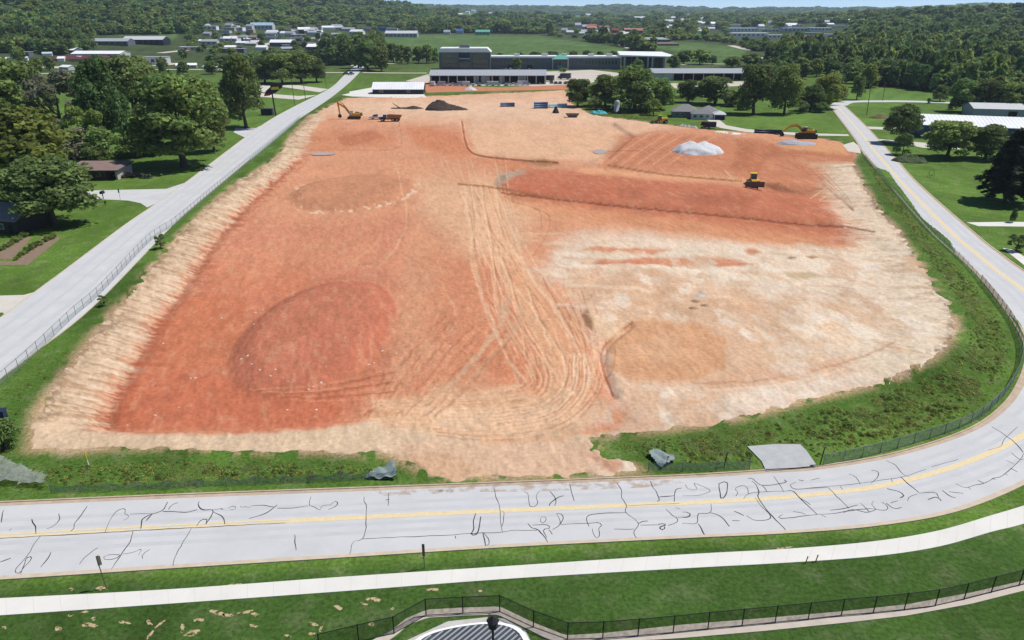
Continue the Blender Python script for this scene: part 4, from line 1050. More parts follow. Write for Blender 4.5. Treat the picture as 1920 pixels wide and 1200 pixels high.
tree(1762, 190, 160, 30, 'tall', M_LEAFD, "narrow dark tree on the rough meadow", variant=0)
tree(1742, 194, 183, 10, 'shrub', M_LEAFD, "tiny dark bush by the side road", "bush", None, "bush")
tree(1785, 205, 186, 18, 'shrub', M_LEAFY, "small bright bush by the side road", "bush", None, "bush")
tree(1905, 470, 438, 36, 'open', M_LEAFD, "small sparse tree above the angled white drive", variant=0)
tree(1898, 417, 391, 12, 'tall', M_LEAFD, "thin dark cypress at the white driveway", variant=0)
# individual trees of the wood edge behind the rough meadow
rw = np.random.default_rng(5)
for i in range(70):
    px = rw.uniform(1440, 1930); py = 186 - 62 * rw.random() ** 1.4 - (px < 1620) * rw.uniform(8, 30)
    x, y = G(px, py)
    if 1600 < px < 1790 and py > 168: py = 166 - rw.uniform(0, 10); x, y = G(px, py)
    tree_at(x, y, hz(x, y) - 0.1, rw.uniform(10, 16), rw.uniform(9, 14), random.choice(['mid_round', 'mid_tall', 'mid_round']), random.choice([M_LEAF, M_LEAFD, M_LEAFD, M_LEAFY]),
            "green broadleaf tree in the wood behind the rough meadow", group="trees of the wood behind the rough meadow")
for i in range(46):
    px = rw.uniform(-10, 470); py = rw.uniform(88, 150) if i % 2 else rw.uniform(60, 96)
    if any(inside(np.array([px]), np.array([py]), p)[0] for p in ([(160,68),(345,66),(345,104),(160,104)], [(80,96),(330,96),(330,128),(80,128)], [(340,60),(480,60),(480,90),(340,90)])): continue
    x, y, z = GT(px, py)
    tree_at(x, y, z - 0.1, rw.uniform(9, 14) * (1.3 if py < 90 else 1), rw.uniform(9, 14) * (1.3 if py < 90 else 1), 'mid_round', random.choice([M_LEAF, M_LEAFD, M_LEAFY]), "green tree among the town buildings beyond the gardens", group="trees among the town buildings")

# ------------------------------------------------------------------ buildings
def paintm(name, c, rough=0.6, noise=0.08, scale=0.6, k=LIGHT, **kw):
    return mat(name, alb(*c, k=k), rough, noise, scale, **kw)
M_WHITE = mat("white_sheet_roof", (0.78, 0.79, 0.80), 0.45, 0.10, 0.15, detail=8); M_PALE = paintm("pale_grey_sheet", (218, 221, 224)); M_GREY = paintm("grey_shingle", (150, 150, 150), 0.9, 0.15, 2.0)
M_STEEL = paintm("weathered_steel_roof", (184, 189, 195), 0.5); M_NAVY = paintm("navy_cladding", (46, 50, 66)); M_BLACK = mat("black_opening", (0.012, 0.012, 0.014), 0.8)
M_GLASS = mat("dark_window_glass", (0.035, 0.042, 0.05), 0.08, spec=0.6); M_BEIGE = paintm("beige_wall", (205, 190, 166)); M_BRICK = paintm("brown_brick", (140, 100, 78), 0.9, 0.2, 2.0)
M_BRNROOF = paintm("brown_felt_roof", (150, 126, 120), 0.95, 0.14, 0.5); M_MAROON = paintm("maroon_roof", (110, 58, 62), 0.8); M_BLUE = paintm("blue_sheet", (66, 112, 170)); M_BLUEW = paintm("blue_shed_wall", (58, 92, 128), 0.6)
M_TEAL = paintm("teal_sheet", (112, 190, 170)); M_DGREY = paintm("dark_grey_wall", (116, 124, 132)); M_STONE = paintm("pale_stone_wall", (206, 200, 190), 0.9, 0.2, 1.5); M_RED = paintm("red_brick_roof", (178, 98, 80)); M_TANW = paintm("tan_wall", (190, 160, 130))
M_SKYB = paintm("pale_blue_sheet", (176, 208, 226)); M_ORANGE = paintm("orange_red_sheet", (200, 84, 62)); M_FASCIA = mat("dark_fascia", (0.05, 0.05, 0.055), 0.7)

def building(name, label, px, py, w, d, h, yaw=0.0, wall=None, roof=None, kind='flat', rise=1.2, over=0.4, windows=(), doors=(), group=None, cat="building", at=None, rooftop=()):
    if at: x, y, z = at
    else: x, y, z = GT(px, py)
    t = thing(name, label, cat, (x, y, z), yaw, group)
    hw = w / 2
    mb = MB()
    if kind == 'gable_x':       # ridge along x
        mb.prism([(0, -0.6), (d, -0.6), (d, h), (d / 2, h + rise * 0.98), (0, h)], 'x', -hw, hw)
    elif kind == 'gable_y':
        mb.prism([(-hw, -0.6), (hw, -0.6), (hw, h), (0, h + rise * 0.98), (-hw, h)], 'y', 0, d)
    else:
        mb.box(-hw, hw, 0, d, -0.6, h)
    mb.build("wall", wall, t)
    r = MB(); o = over; th = 0.18
    if kind == 'gable_x':
        s = rise / (d / 2)
        for a, b in ((-o, d / 2), (d + o, d / 2)):
            za = h - s * o + 0.03; zb = h + rise + 0.03
            r.prism([(a, za), (b, zb), (b, zb + th), (a, za + th)], 'x', -hw - o, hw + o)
    elif kind == 'gable_y':
        s = rise / hw
        for a in (-hw - o, hw + o):
            za = h - s * o + 0.03; zb = h + rise + 0.03
            r.prism([(a, za), (0, zb), (0, zb + th), (a, za + th)], 'y', -o, d + o)
    elif kind == 'hip':
        k = min(hw, d / 2); z0 = h + 0.02; z1 = h + rise
        v = [(-hw - o, -o, z0), (hw + o, -o, z0), (hw + o, d + o, z0), (-hw - o, d + o, z0)]
        if hw >= d / 2: v += [(-hw + k, d / 2, z1), (hw - k, d / 2, z1)]; f = [(0, 1, 5, 4), (1, 2, 5), (2, 3, 4, 5), (3, 0, 4), (3, 2, 1, 0)]
        else: v += [(0, k, z1), (0, d - k, z1)]; f = [(0, 1, 4), (1, 2, 5, 4), (2, 3, 5), (3, 0, 4, 5), (3, 2, 1, 0)]
        r.add(v, f)
    elif kind == 'shed':
        r.prism([(-o, h + 0.02), (d + o, h + rise), (d + o, h + rise + th), (-o, h + 0.02 + th)], 'x', -hw - o, hw + o)
    else:
        r.box(-hw - o, hw + o, -o, d + o, h + 0.003, h + 0.35)
    rf = r.build("roof", roof, t)
    for q in rooftop:
        x0, x1, y0, y1, hh, m_ = q
        MB().box(x0, x1, y0, y1, h + 0.1, h + 0.35 + hh).build("roof_unit", m_, rf)
    for x0, x1, z0, z1 in windows:
        wn_ = MB().box(x0, x1, -0.06, 0.05, z0, z1).build("window", M_PALE, t)
        MB().box(x0 + 0.12, x1 - 0.12, -0.09, -0.062, z0 + 0.12, z1 - 0.12).build("pane", M_GLASS, wn_)
    for x0, x1, z1 in doors:
        MB().box(x0, x1, -0.08, 0.04, 0.02, z1).build("door", M_BLACK, t)
    return t

# --- glass-fronted block and its wings beyond the canopy sheds
def mpp(px, py):
    x, y = G(px, py); return 1.0 / pxm(x, y)
m0 = mpp(870, 132)
gw = 96 * m0; gh = 32 * m0
gb = thing("office_block", "three-storey glass-fronted block with a white roof beyond the canopy shed", "building", (*G(872, 132), 0))
MB().box(-gw / 2, gw / 2, 0.3, 26, -0.5, gh).build("wall", M_DGREY, gb)
rf = MB().prism([(-gw / 2 - .6, gh + .01), (gw / 2 + .6, gh + .01), (gw / 2 - 3, gh + 3.4), (-gw / 2 + 1, gh + 3.4)], 'y', -0.4, 26.5).build("roof", M_WHITE, gb)
MB().box(-5, 4, 6, 14, gh + 3.2, gh + 6.0).build("roof_unit", M_DGREY, rf)
for xc in (-gw / 2 + 0.8, -6.5, 5.5, gw / 2 - 0.8):
    MB().box(xc - 0.8, xc + 0.8, -0.35, 0.31, -0.3, gh).build("pillar", M_DGREY, gb)
M_TINT = mat("bronze_tinted_glass", alb(128, 122, 98), 0.15, 0.25, 0.25, spec=0.5)
for fl in range(3):
    z0 = gh * (0.10 + 0.30 * fl); z1 = z0 + gh * 0.235
    for i in range(7):
        x0 = -gw / 2 + 2.2 + i * (gw / 2 - 9.2) / 7
        MB().box(x0, x0 + 1.9, 0.12, 0.28, z0, z1).build("window", M_TINT if fl else M_GLASS, gb)
        x0 = 7.0 + i * (gw / 2 - 9.2) / 7
        MB().box(x0, x0 + 1.9, 0.12, 0.28, z0, z1).build("window", M_TINT if fl else M_GLASS, gb)
    MB().box(-5.4, 4.4, 0.05, 0.28, z0, z1 + gh * 0.05).build("window", M_GLASS, gb)
MB().box(-5.4, 4.4, -0.3, 0.04, gh * 0.62, gh * 0.68).build("spandrel", M_SKYB, gb)

wm0 = mpp(1040, 131); ww = 246 * wm0; wh = 20 * wm0
gx0, gy0 = G(1042, 131)
wing = thing("school_wing", "long low dark-grey wing with white roof edge beside the glass block", "building", (gx0, gy0 + 8, 0))
MB().box(-ww / 2, ww / 2, 0, 18, -0.5, wh).build("wall", M_DGREY, wing)
rf = MB().box(-ww / 2 - .3, ww / 2 + .3, -0.6, 18.5, wh + .01, wh + 1.6).build("roof", M_WHITE, wing)
for xx in (-38, -12, 6, 31, 48):
    MB().box(xx, xx + 5, 5, 10, wh + 1.5, wh + 3.6).build("roof_unit", M_PALE, rf)
for i in range(38):
    x0 = -ww / 2 + 2 + i * (ww - 4) / 38
    if -20 < x0 < -4: continue
    wn_ = MB().box(x0, x0 + 1.9, -0.08, -0.003, wh * 0.42, wh * 0.78).build("window", M_GLASS, wing)
for x0, m_ in ((-26, M_BLACK), (2, M_TEAL), (-44, M_BLACK)):
    MB().box(x0, x0 + 4.5, -0.12, -0.003, 0, 3.6).build("door", m_, wing)
ent = thing("entrance_canopy", "teal pointed canopy over the entrance of the long grey wing", "canopy", (*G(1050, 130), 0))
MB().add([(-8, -3, 9), (8, -3, 9), (8, 10, 9), (-8, 10, 9), (0, 3, 13.5)], [(0, 1, 4), (1, 2, 4), (2, 3, 4), (3, 0, 4), (3, 2, 1, 0)]).build("roof", M_TEAL, ent)
for sx in (-7, 7):
    MB().tube([(sx, -2, -0.2), (sx, -2, 9.0)], 0.45).build("post", M_PALE, ent)
pv = thing("portal_building", "flat-roofed portal block with wide white roof beside the long wing", "building", (*G(1212, 130), 0))
pm = mpp(1212, 130); pw = 84 * pm
MB().add([(-pw * .62, -4, 27 * pm * .62 + 4.5), (pw * .66, -4, 27 * pm * .62 + 3.0), (pw * .42, 22, 27 * pm * .62 + 6), (-pw * .60, 22, 27 * pm * .62 + 6.5),
          (-pw * .62, -4, 27 * pm * .62 + 3.2), (pw * .66, -4, 27 * pm * .62 + 2.2), (pw * .42, 22, 27 * pm * .62 + 5), (-pw * .60, 22, 27 * pm * .62 + 5.5)],
         [(0, 1, 2, 3), (7, 6, 5, 4), (0, 4, 5, 1), (1, 5, 6, 2), (2, 6, 7, 3), (3, 7, 4, 0)]).build("roof", M_WHITE, pv)
MB().box(-pw * .5, pw * .40, 8, 21, -0.5, 27 * pm * .62 + 2.5).build("wall", M_DGREY, pv)
for f in (-.5, -.22, .02, .12, .38):
    MB().box(pw * f - .7, pw * f + .7, -1.5, 0.0, -0.3, 27 * pm * .62 + 2.4).build("column", M_PALE, pv)
for i in range(5):
    MB().box(-pw * .46 + i * pw * .17, -pw * .46 + i * pw * .17 + pw * .13, 7.9, 7.98, 0.3, 11).build("window", M_GLASS, pv)

# --- canopy sheds in front
def bays(name, label, px0, px1, py, hpx, roofh, posts, depth, backm, group=None):
    m_ = mpp((px0 + px1) / 2, py); w = (px1 - px0) * m_; h = hpx * m_
    x, y = G((px0 + px1) / 2, py)
    t = thing(name, label, "shed", (x, y, 0))
    MB().prism([(-1.2, h), (depth, h + roofh), (depth, h + roofh + .3), (-1.2, h + .35)], 'x', -w / 2 - .5, w / 2 + .5).build("roof", M_STEEL, t)
    MB().box(-w / 2, w / 2, depth - 1.0, depth - 0.5, -0.4, h + roofh - .5).build("back_wall", backm, t)
    for s in (-1, 1):
        MB().box(s * (w / 2 - .3) - .2, s * (w / 2 - .3) + .2, 0.3, depth - 1.02, -0.4, h - .1).build("side_wall", M_PALE, t)
    for i in range(posts + 1):
        xx = -w / 2 + 0.9 + i * (w - 1.8) / posts
        MB().box(xx - .35, xx + .35, -0.3, 0.25, -0.3, h + .1).build("post", M_STONE, t)
    return t, w, h
ca, caw, cah = bays("canopy_shed", "long open canopy shed with steel roof and parked white vehicles", 806, 1024, 158, 15, 3.2, 13, 12, M_BLACK)
for x0, x1 in ((10, 14), (15.5, 22), (29, 33), (43, 49)):
    MB().box(x0 - caw / 2 + 22, x1 - caw / 2 + 22, 6, 6.3, 0.1, cah - 0.6).build("roller_door", M_PALE, ca)
cb, cbw, cbh = bays("storage_shed", "steel-roofed storage shed with stone piers and dark bays among the trees", 1222, 1396, 151, 12.5, 2.8, 9, 11, M_BLACK)
for k in (0, 1): MB().box(-cbw / 2 + 1 + k * 8, -cbw / 2 + 8.6 + k * 8, 0.4, 0.7, 0, cbh - 0.2).build("panel", M_PALE, cb)

# --- white-roofed shed with navy walls beside the excavator
m1 = mpp(746, 176)
building("metal_shed", "white-roofed shed with navy walls near the tall-armed excavator", 746, 176.5, 94 * m1, 14, 9.0 * m1, 0, M_NAVY, M_WHITE, 'gable_x', 3.6, 0.6, windows=[(-12, -9.5, 1.0, 2.4), (6, 8, 1.0, 2.4)], doors=[(0, 1.6, 2.3)])
def seams(t, x0, x1, step, poly_y, z0, z1, m_):
    rf_ = [c for c in t.children if c.name.split('.')[0] == "roof"][0]
    n_ = int((x1 - x0) / step)
    for i in range(n_ + 1):
        xx = x0 + i * (x1 - x0) / n_
        MB().tube([(xx, poly_y[0], z0), (xx, poly_y[1], z1)], 0.08, 4).build("seam", m_, rf_)
ms_ = [o for o in bpy.data.objects if o.name.startswith("metal_shed")][0]
seams(ms_, -15.5, 15.5, 1.6, (-0.5, 6.95), 9.0 * m1 + 0.1, 9.0 * m1 + 3.7, M_PALE)
seams(ca, -caw / 2, caw / 2, 2.0, (-1.1, 11.9), cah + .38, cah + 3.45, M_PALE); seams(cb, -cbw / 2, cbw / 2, 2.0, (-1.1, 10.9), cbh + .38, cbh + 3.05, M_PALE)
# --- houses
hx, hy = G(176, 338)
bh = thing("bungalow", "low brown flat-roofed house with dark carport beside the driveway", "house", (hx, hy, 0), R(2))
s = mpp(176, 338)
MB().box(-8.2, 3.2, 2.0, 11.0, -0.4, 2.9).build("wall", M_BRICK, bh)
MB().box(6.9, 7.5, 0.4, 11.0, -0.4, 2.9).build("side_wall", M_STONE, bh)
MB().box(3.22, 6.88, 9.8, 10.4, -0.4, 2.9).build("carport_back", M_BLACK, bh)
MB().prism([(-0.6, 2.92), (11.8, 3.8), (11.8, 4.05), (-0.6, 3.25)], 'x', -9.0, 8.2).build("roof", M_BRNROOF, bh)
MB().box(-9.0, 8.2, -0.72, -0.605, 2.86, 3.24).build("fascia", M_FASCIA, bh)
MB().prism([(-0.6, 2.80), (11.8, 3.66), (11.8, 4.04), (-0.6, 3.22)], 'x', 8.203, 8.32).build("fascia", M_FASCIA, bh)
for x0 in (-6.5, -3.2, -0.4):
    w_ = MB().box(x0, x0 + 1.8, 1.93, 1.998, 0.9, 2.3).build("window", M_PALE, bh); MB().box(x0 + .1, x0 + 1.7, 1.88, 1.928, 1.0, 2.2).build("pane", M_GLASS, w_)
for yy in (0.4,):
    MB().box(3.0, 3.3, 0.2, 0.5, -0.2, 2.95).build("post", M_FASCIA, bh)
M_DWOOD = mat("dark_brown_boards", (0.045, 0.036, 0.03), 0.85, 0.3, 2.0)
building("cottage", "dark-walled cottage with grey shingle roof beside the spreading tree", -12, 436, 15, 11, 3.4, R(-14), M_DWOOD, M_GREY, 'gable_x', 2.6, 0.5, windows=[(2.0, 3.6, 1.0, 2.4), (-4, -2.4, 1.0, 2.4)], doors=[(5.0, 6.0, 2.2)], cat="house")
gx_, gy_ = G(1300, 224)
gh_ = thing("grey_house", "grey-roofed house with pale blue garage near the far edge of the site", "house", (gx_, gy_, 0), R(-8))
def hip(t, x0, x1, y0, y1, h, rise, wall, roof, o=0.5, nm="roof"):
    MB().box(x0, x1, y0, y1, -0.4, h).build("wall", wall, t)
    k = min((x1 - x0), (y1 - y0)) / 2; X0, X1, Y0, Y1 = x0 - o, x1 + o, y0 - o, y1 + o
    if x1 - x0 >= y1 - y0:
        v = [(X0, Y0, h), (X1, Y0, h), (X1, Y1, h), (X0, Y1, h), (x0 + k, (y0 + y1) / 2, h + rise), (x1 - k, (y0 + y1) / 2, h + rise)]; f = [(0, 1, 5, 4), (1, 2, 5), (2, 3, 4, 5), (3, 0, 4), (3, 2, 1, 0)]
    else:
        v = [(X0, Y0, h), (X1, Y0, h), (X1, Y1, h), (X0, Y1, h), ((x0 + x1) / 2, y0 + k, h + rise), ((x0 + x1) / 2, y1 - k, h + rise)]; f = [(0, 1, 4), (1, 2, 5, 4), (2, 3, 5), (3, 0, 4, 5), (3, 2, 1, 0)]
    return MB().add([(a, b, c + 0.02) for a, b, c in v], f).build(nm, roof, t)
hip(gh_, -10, 3, 6, 16, 3.0, 3.2, M_DGREY, M_GREY); hip(gh_, 3.5, 13, 8, 17, 2.9, 2.6, M_PALE, M_GREY); hip(gh_, -1, 9.5, 0.5, 5.4, 2.7, 2.0, M_PALE, M_GREY, 0.4); hip(gh_, 9.9, 15.5, 0, 7.6, 2.6, 1.5, M_SKYB, M_PALE, 0.4)
MB().box(10.4, 15.0, -0.08, -0.004, 0.02, 2.2).build("garage_door", M_BLACK, gh_)
for x0 in (0, 3, 6): 
    w_ = MB().box(x0, x0 + 1.6, 0.43, 0.496, 0.9, 2.1).build("window", M_PALE, gh_); MB().box(x0 + .1, x0 + 1.5, 0.38, 0.428, 1.0, 2.0).build("pane", M_GLASS, w_)
for x0 in (-9, -6): 
    w_ = MB().box(x0, x0 + 2.2, 5.93, 5.996, 0.9, 2.3).build("window", M_PALE, gh_); MB().box(x0 + .1, x0 + 2.1, 5.88, 5.928, 1.0, 2.2).build("pane", M_GLASS, w_)
# --- blue metal shed on the right
bx, by = G(1808, 262)
bs = thing("blue_shed", "long blue metal shed with a bright white two-pitch roof", "shed", (bx, by, 0), R(-17))
MB().prism([(0, -0.4), (30, -0.4), (30, 5.4), (15, 8.0), (0, 5.4)], 'x', -16, 44).build("wall", M_BLUEW, bs)
for a in (-0.6, 30.6):
    zz = 5.4 - 0.6 * 2.6 / 15 + .03
    MB().prism([(a, zz), (15, 8.03), (15, 8.25), (a, zz + .22)], 'x', -16.7, 44.7).build("roof", M_WHITE, bs)
seams(bs, -16, 44, 1.5, (-0.55, 14.9), 5.55, 8.27, M_WHITE)
for x0 in (-10, -2, 8, 18):
    MB().box(x0, x0 + 4, -0.09, -0.004, 0.02, 4.0).build("roller_door", M_STEEL, bs)
building("grey_shed", "low grey shed with a pale roof behind the long blue one", 1905, 222, 40, 16, 4.2, R(-12), M_STEEL, M_PALE, 'gable_x', 2.0, 0.5, doors=[(-4, 0, 3.2)], cat="shed")
building("lean_to", "brown-roofed shelter beside the blue shed end", 1868, 262, 10, 6, 2.6, R(-20), M_BRICK, M_BRNROOF, 'shed', 1.0, 0.4, cat="shed")

# --- town buildings beyond, each where it stands
def fb(px, py, wpx, hpx, wall, roof, kind='gable_x', label="", group=None, yaw=0.0, dep=None, name="town_building"):
    x, y, z = GT(px, py); s = 1 / pxm(x, y, z); w = wpx * s; h = max(2.6, hpx * s * 0.62); d = dep or min(max(9, w * 0.45), 28)
    n = max(0, min(8, int(w / 7)))
    CLEARBOX.append((px, py, wpx, hpx))
    wins = [(-w / 2 + (i + .25) * w / n, -w / 2 + (i + .7) * w / n, h * .3, h * .75) for i in range(n)] if wpx > 24 else []
    return building(name, label, px, py, w, d, h, yaw, wall, roof, kind, max(1.0, hpx * s * 0.38), 0.4, windows=wins, group=group, at=(x, y, z))
fb(206, 86, 68, 12, M_DGREY, M_STEEL, 'gable_x', "blue-grey roofed workshop beside the clipped green yard")
fb(268, 84, 76, 14, M_NAVY, M_PALE, 'gable_x', "open-fronted workshop with grey roof facing the green yard")
fb(145, 121, 122, 15, M_TANW, M_MAROON, 'hip', "long building with a maroon roof beyond the gardens")
fb(180, 109, 92, 11, M_PALE, M_WHITE, 'gable_x', "bright white-roofed hall behind the maroon roof")
fb(288, 122, 48, 22, M_PALE, M_STEEL, 'flat', "pale grey block with dark doors beside the maroon roof")
fb(40, 107, 30, 13, M_DGREY, M_STEEL, 'flat', "plain grey box building beyond the garden trees")
fb(102, 101, 72, 10, M_DGREY, M_WHITE, 'gable_x', "white-roofed long building with a grey middle")
fb(12, 27, 30, 16, M_PALE, M_WHITE, 'flat', "white-roofed hall high on the wooded hill")
fb(490, 56, 42, 12, M_PALE, M_SKYB, 'gable_x', "pale blue roofed barn before the wooded hill")
fb(562, 63, 54, 10, M_MAROON, M_ORANGE, 'flat', "orange and maroon row building in the town")
fb(700, 58, 48, 9, M_BLUE, M_BLUE, 'flat', "bright blue roofed warehouse in the town")
fb(735, 58, 20, 7, M_PALE, M_WHITE, 'flat', "small white annex at the blue warehouse")
fb(752, 70, 60, 11, M_STEEL, M_PALE, 'gable_x', "big pale grey shed at the top corner of the green field")
fb(528, 88, 44, 12, M_DGREY, M_WHITE, 'gable_x', "white-roofed building with a dark side along the far road")
fb(610, 96, 70, 12, M_DGREY, M_WHITE, 'gable_x', "long white roof half hidden in the tree belt")
fb(905, 66, 27, 9, M_TEAL, M_TEAL, 'gable_x', "teal-roofed barn behind the green field")
fb(862, 64, 13, 9, M_SKYB, M_BLUE, 'gable_x', "small blue house behind the green field")
fb(838, 65, 12, 8, M_PALE, M_STEEL, 'gable_x', "small grey house behind the green field")
fb(455, 76, 52, 9, M_TANW, M_BRNROOF, 'gable_x', "brown and tan row at the edge of the town")
fb(392, 84, 30, 9, M_PALE, M_STEEL, 'gable_x', "grey depot beside the pale yard")
fb(438, 100, 40, 12, M_DGREY, M_STEEL, 'flat', "dark low depot along the pale lane")
fb(1006, 48, 22, 9, M_BLUE, M_BLUE, 'flat', "blue building on the far suburb slope")
fb(1342, 55, 22, 9, M_BRICK, M_BLUE, 'flat', "blue-topped brick building before the white-roofed works")
fb(1508, 76, 60, 9, M_RED, M_RED, 'hip', "red-roofed works building beside the white ones")
fb(1728, 102, 124, 8, M_PALE, M_STEEL, 'flat', "very long low grey roof deep in the wood")
fb(1756, 92, 40, 9, M_PALE, M_WHITE, 'gable_x', "white barn behind the long grey roof in the wood")
fb(1445, 118, 54, 12, M_PALE, M_WHITE, 'flat', "white building among trees behind the tall lawn trees")
fb(1895, 212, 30, 8, M_PALE, M_WHITE, 'gable_x', "small white house behind the sheds")
fb(1250, 86, 46, 6, M_TANW, M_BRNROOF, 'hip', "low brown house beside the sloping field")
fb(1228, 80, 56, 9, M_DGREY, M_STEEL, 'hip', "grey-roofed house cluster end above the field")
fr2 = np.random.default_rng(21)
for px, py, w, h, k in ((1395, 59, 52, 7, 0), (1408, 69, 70, 8, 0), (1456, 72, 32, 7, 0), (1500, 60, 60, 8, 1), (1540, 58, 40, 7, 0), (1552, 70, 20, 7, 0), (1450, 60, 34, 6, 1), (1378, 50, 24, 5, 0), (1575, 52, 22, 5, 0), (1525, 66, 34, 5, 1), (1490, 50, 30, 5, 0)):
    fb(px, py, w, h * 1.25, [M_WHITE, M_PALE][k], [M_WHITE, M_STEEL][k], 'flat', ["white flat-roofed works building in the valley", "grey flat-roofed works building in the valley"][k], ["white works buildings in the valley", "grey works buildings in the valley"][k])
for i in range(26):
    px = fr2.uniform(1038, 1205); py = 54 + (px - 1038) * 0.07 + fr2.uniform(-4, 10)
    k = int(fr2.integers(0, 3))
    fb(px, py, fr2.uniform(10, 20), fr2.uniform(6, 10), [M_BEIGE, M_PALE, M_BRICK][k], [M_PALE, M_STEEL, M_RED][k], 'gable_x', ["pale-roofed house in the suburb beyond the field", "grey-roofed house in the suburb beyond the field", "red-roofed house in the suburb beyond the field"][k],
       ["pale-roofed suburb houses", "grey-roofed suburb houses", "red-roofed suburb houses"][k], fr2.uniform(-.5, .5), name="suburb_house")
for i in range(62):
    px = fr2.uniform(330, 715); py = fr2.uniform(54, 98); k = int(fr2.integers(0, 3))
    if (px > 650 and py > 72) or (px < 380 and py < 92): continue
    fb(px, py, fr2.uniform(12, 30), fr2.uniform(6, 10), [M_WHITE, M_BEIGE, M_PALE][k], [M_WHITE, M_PALE, M_STEEL][k], random.choice(['gable_x', 'flat']), ["small white-roofed building in the town left of the green field", "small pale-roofed building in the town left of the green field", "small grey-roofed building in the town left of the green field"][k].replace(" left of", " beside"),
       ["white-roofed town buildings", "pale-roofed town buildings", "grey-roofed town buildings"][k], fr2.uniform(-.5, .5))
for i in range(26):
    px = fr2.uniform(790, 1000) if i % 2 else fr2.uniform(1040, 1330); py = fr2.uniform(24, 42) if i % 2 else fr2.uniform(32, 48)
    fb(px, py, fr2.uniform(5, 12), fr2.uniform(4, 6.5), M_WHITE, [M_WHITE, M_PALE][i % 2], 'gable_x', ["tiny white house among the far woods", "tiny pale house on the far valley slope"][i % 2], ["tiny white far houses", "tiny pale far houses"][i % 2], fr2.uniform(-.5, .5), name="far_house")
for px, py, w, k in ((1648, 88, 14, 0), (1662, 86, 16, 0), (1680, 87, 14, 0), (1703, 88, 10, 1), (1718, 88, 8, 1), (250, 26, 16, 1), (310, 28, 12, 1), (388, 52, 10, 1)):
    fb(px, py, w, 6, M_PALE, [M_RED, M_PALE][k], 'gable_x', ["small pink-roofed house in the wood", "small pale house in the wooded slope"][k], ["pink-roofed wood houses", "pale wood houses"][k], name="far_house")
for i, (px, py, w) in enumerate(((20, 122, 26), (55, 126, 22), (2, 118, 20), (120, 132, 24), (350, 128, 36), (395, 131, 30), (150, 168, 24), (245, 185, 20))):
    fb(px, py, w, 8, M_PALE, M_WHITE, 'gable_x', "white-roofed house glimpsed between the garden trees", "white houses behind the garden trees", fr2.uniform(-.4, .4), name="suburb_house")

for i in range(30):
    px, py = (fr2.uniform(1210, 1365), fr2.uniform(40, 62)) if i < 12 else ((fr2.uniform(1375, 1600), fr2.uniform(40, 60)) if i < 20 else (fr2.uniform(0, 160), fr2.uniform(84, 128)))
    k = 0 if i < 12 else (1 if i < 20 else 2)
    fb(px, py, fr2.uniform(8, 20), fr2.uniform(5, 8), M_WHITE, [M_WHITE, M_PALE][i % 2], 'gable_x', ["white house scattered in the woods beyond the second field", "pale outlying shed near the valley works", "white-walled house between the garden wood and the hill"][k], ["scattered white houses beyond the second field", "outlying sheds near the valley works", "white houses below the wooded hill"][k], fr2.uniform(-.5, .5), name="far_house")
# pale yards, lots and lanes around them
def lot(px, label, m_=None, z=0.05):
    P_ = [G(*p) for p in px]
    o = flat("yard", P_, z, m_ or M_CONC, kind="structure"); tag(o, label, "yard"); return o
M_YARD = mat("yard_concrete", alb(218, 208, 194), 0.9, 0.12, 0.05, coords='world')
M_DIRT = mat("red_dirt", alb(206, 138, 100), 0.95, 0.15, 0.2, coords='world')
lot([(640,178),(660,174),(700,177),(795,177),(800,183),(760,184),(660,181)], "white concrete strip before the navy-walled shed", M_WALK)
lot([(655,172),(698,164),(700,176),(656,177)], "white concrete apron at the end of the navy-walled shed", M_WALK, 0.06)
lot([(795,164),(806,150),(806,160),(940,164),(1080,158),(1062,168),(900,171),(800,174)], "red dirt bank before the canopy shed", M_DIRT)
lot([(760,152),(800,140),(1025,134),(1110,131),(1170,138),(1120,152),(1100,158),(1060,162),(820,160)], "pale concrete yard between the sheds and the long wing", M_YARD, 0.04)
lot([(1200,158),(1410,152),(1420,160),(1210,168)], "pale yard before the storage shed", M_YARD)
lot([(470,72),(690,64),(700,76),(520,84),(470,84)], "pale paved town yards", M_YARD, 0.3)
lot([(1370,54),(1565,50),(1560,74),(1370,70)], "pale works yards in the valley", M_YARD, 0.5)
lot([(60,126),(60,106),(330,104),(340,120),(200,132)], "pale yards around the maroon-roofed building", M_YARD, 0.1)
for pts_, w, lb in (([(665,124),(680,108),(700,100),(730,97)], 8, "lane climbing beside the green field"), ([(480,86),(560,74),(620,70)], 16, "town street leading to the wooded hill"), ([(600,118),(680,118),(740,120)], 7, "lane behind the clump of trees"),
                    ([(300,100),(345,95),(385,91)], 12, "lane past the pale grey block"), ([(680,137),(740,138),(800,138)], 8, "lane to the canopy shed"), ([(610,137),(650,137)], 8, "lane joining the straight road"), ([(1165,84),(1188,94)], 12, "white track down the field edge"),
                    ([(1370,86),(1410,95),(1450,96)], 12, "white track by the second field"), ([(1275,122),(1330,121),(1360,121)], 8, "lane behind the storage shed"), ([(440,132),(340,131),(200,133),(60,140)], 9, "pale street beyond the garden trees"), ([(938,30),(930,22),(934,18)], 16, "far road climbing the hill")):
    C_ = [GT(*p)[:2] for p in pts_]
    o = path_strip("lane", C_, w, 0.25, M_YARD, "structure", step=12, drape=True); tag(o, lb, "lane")
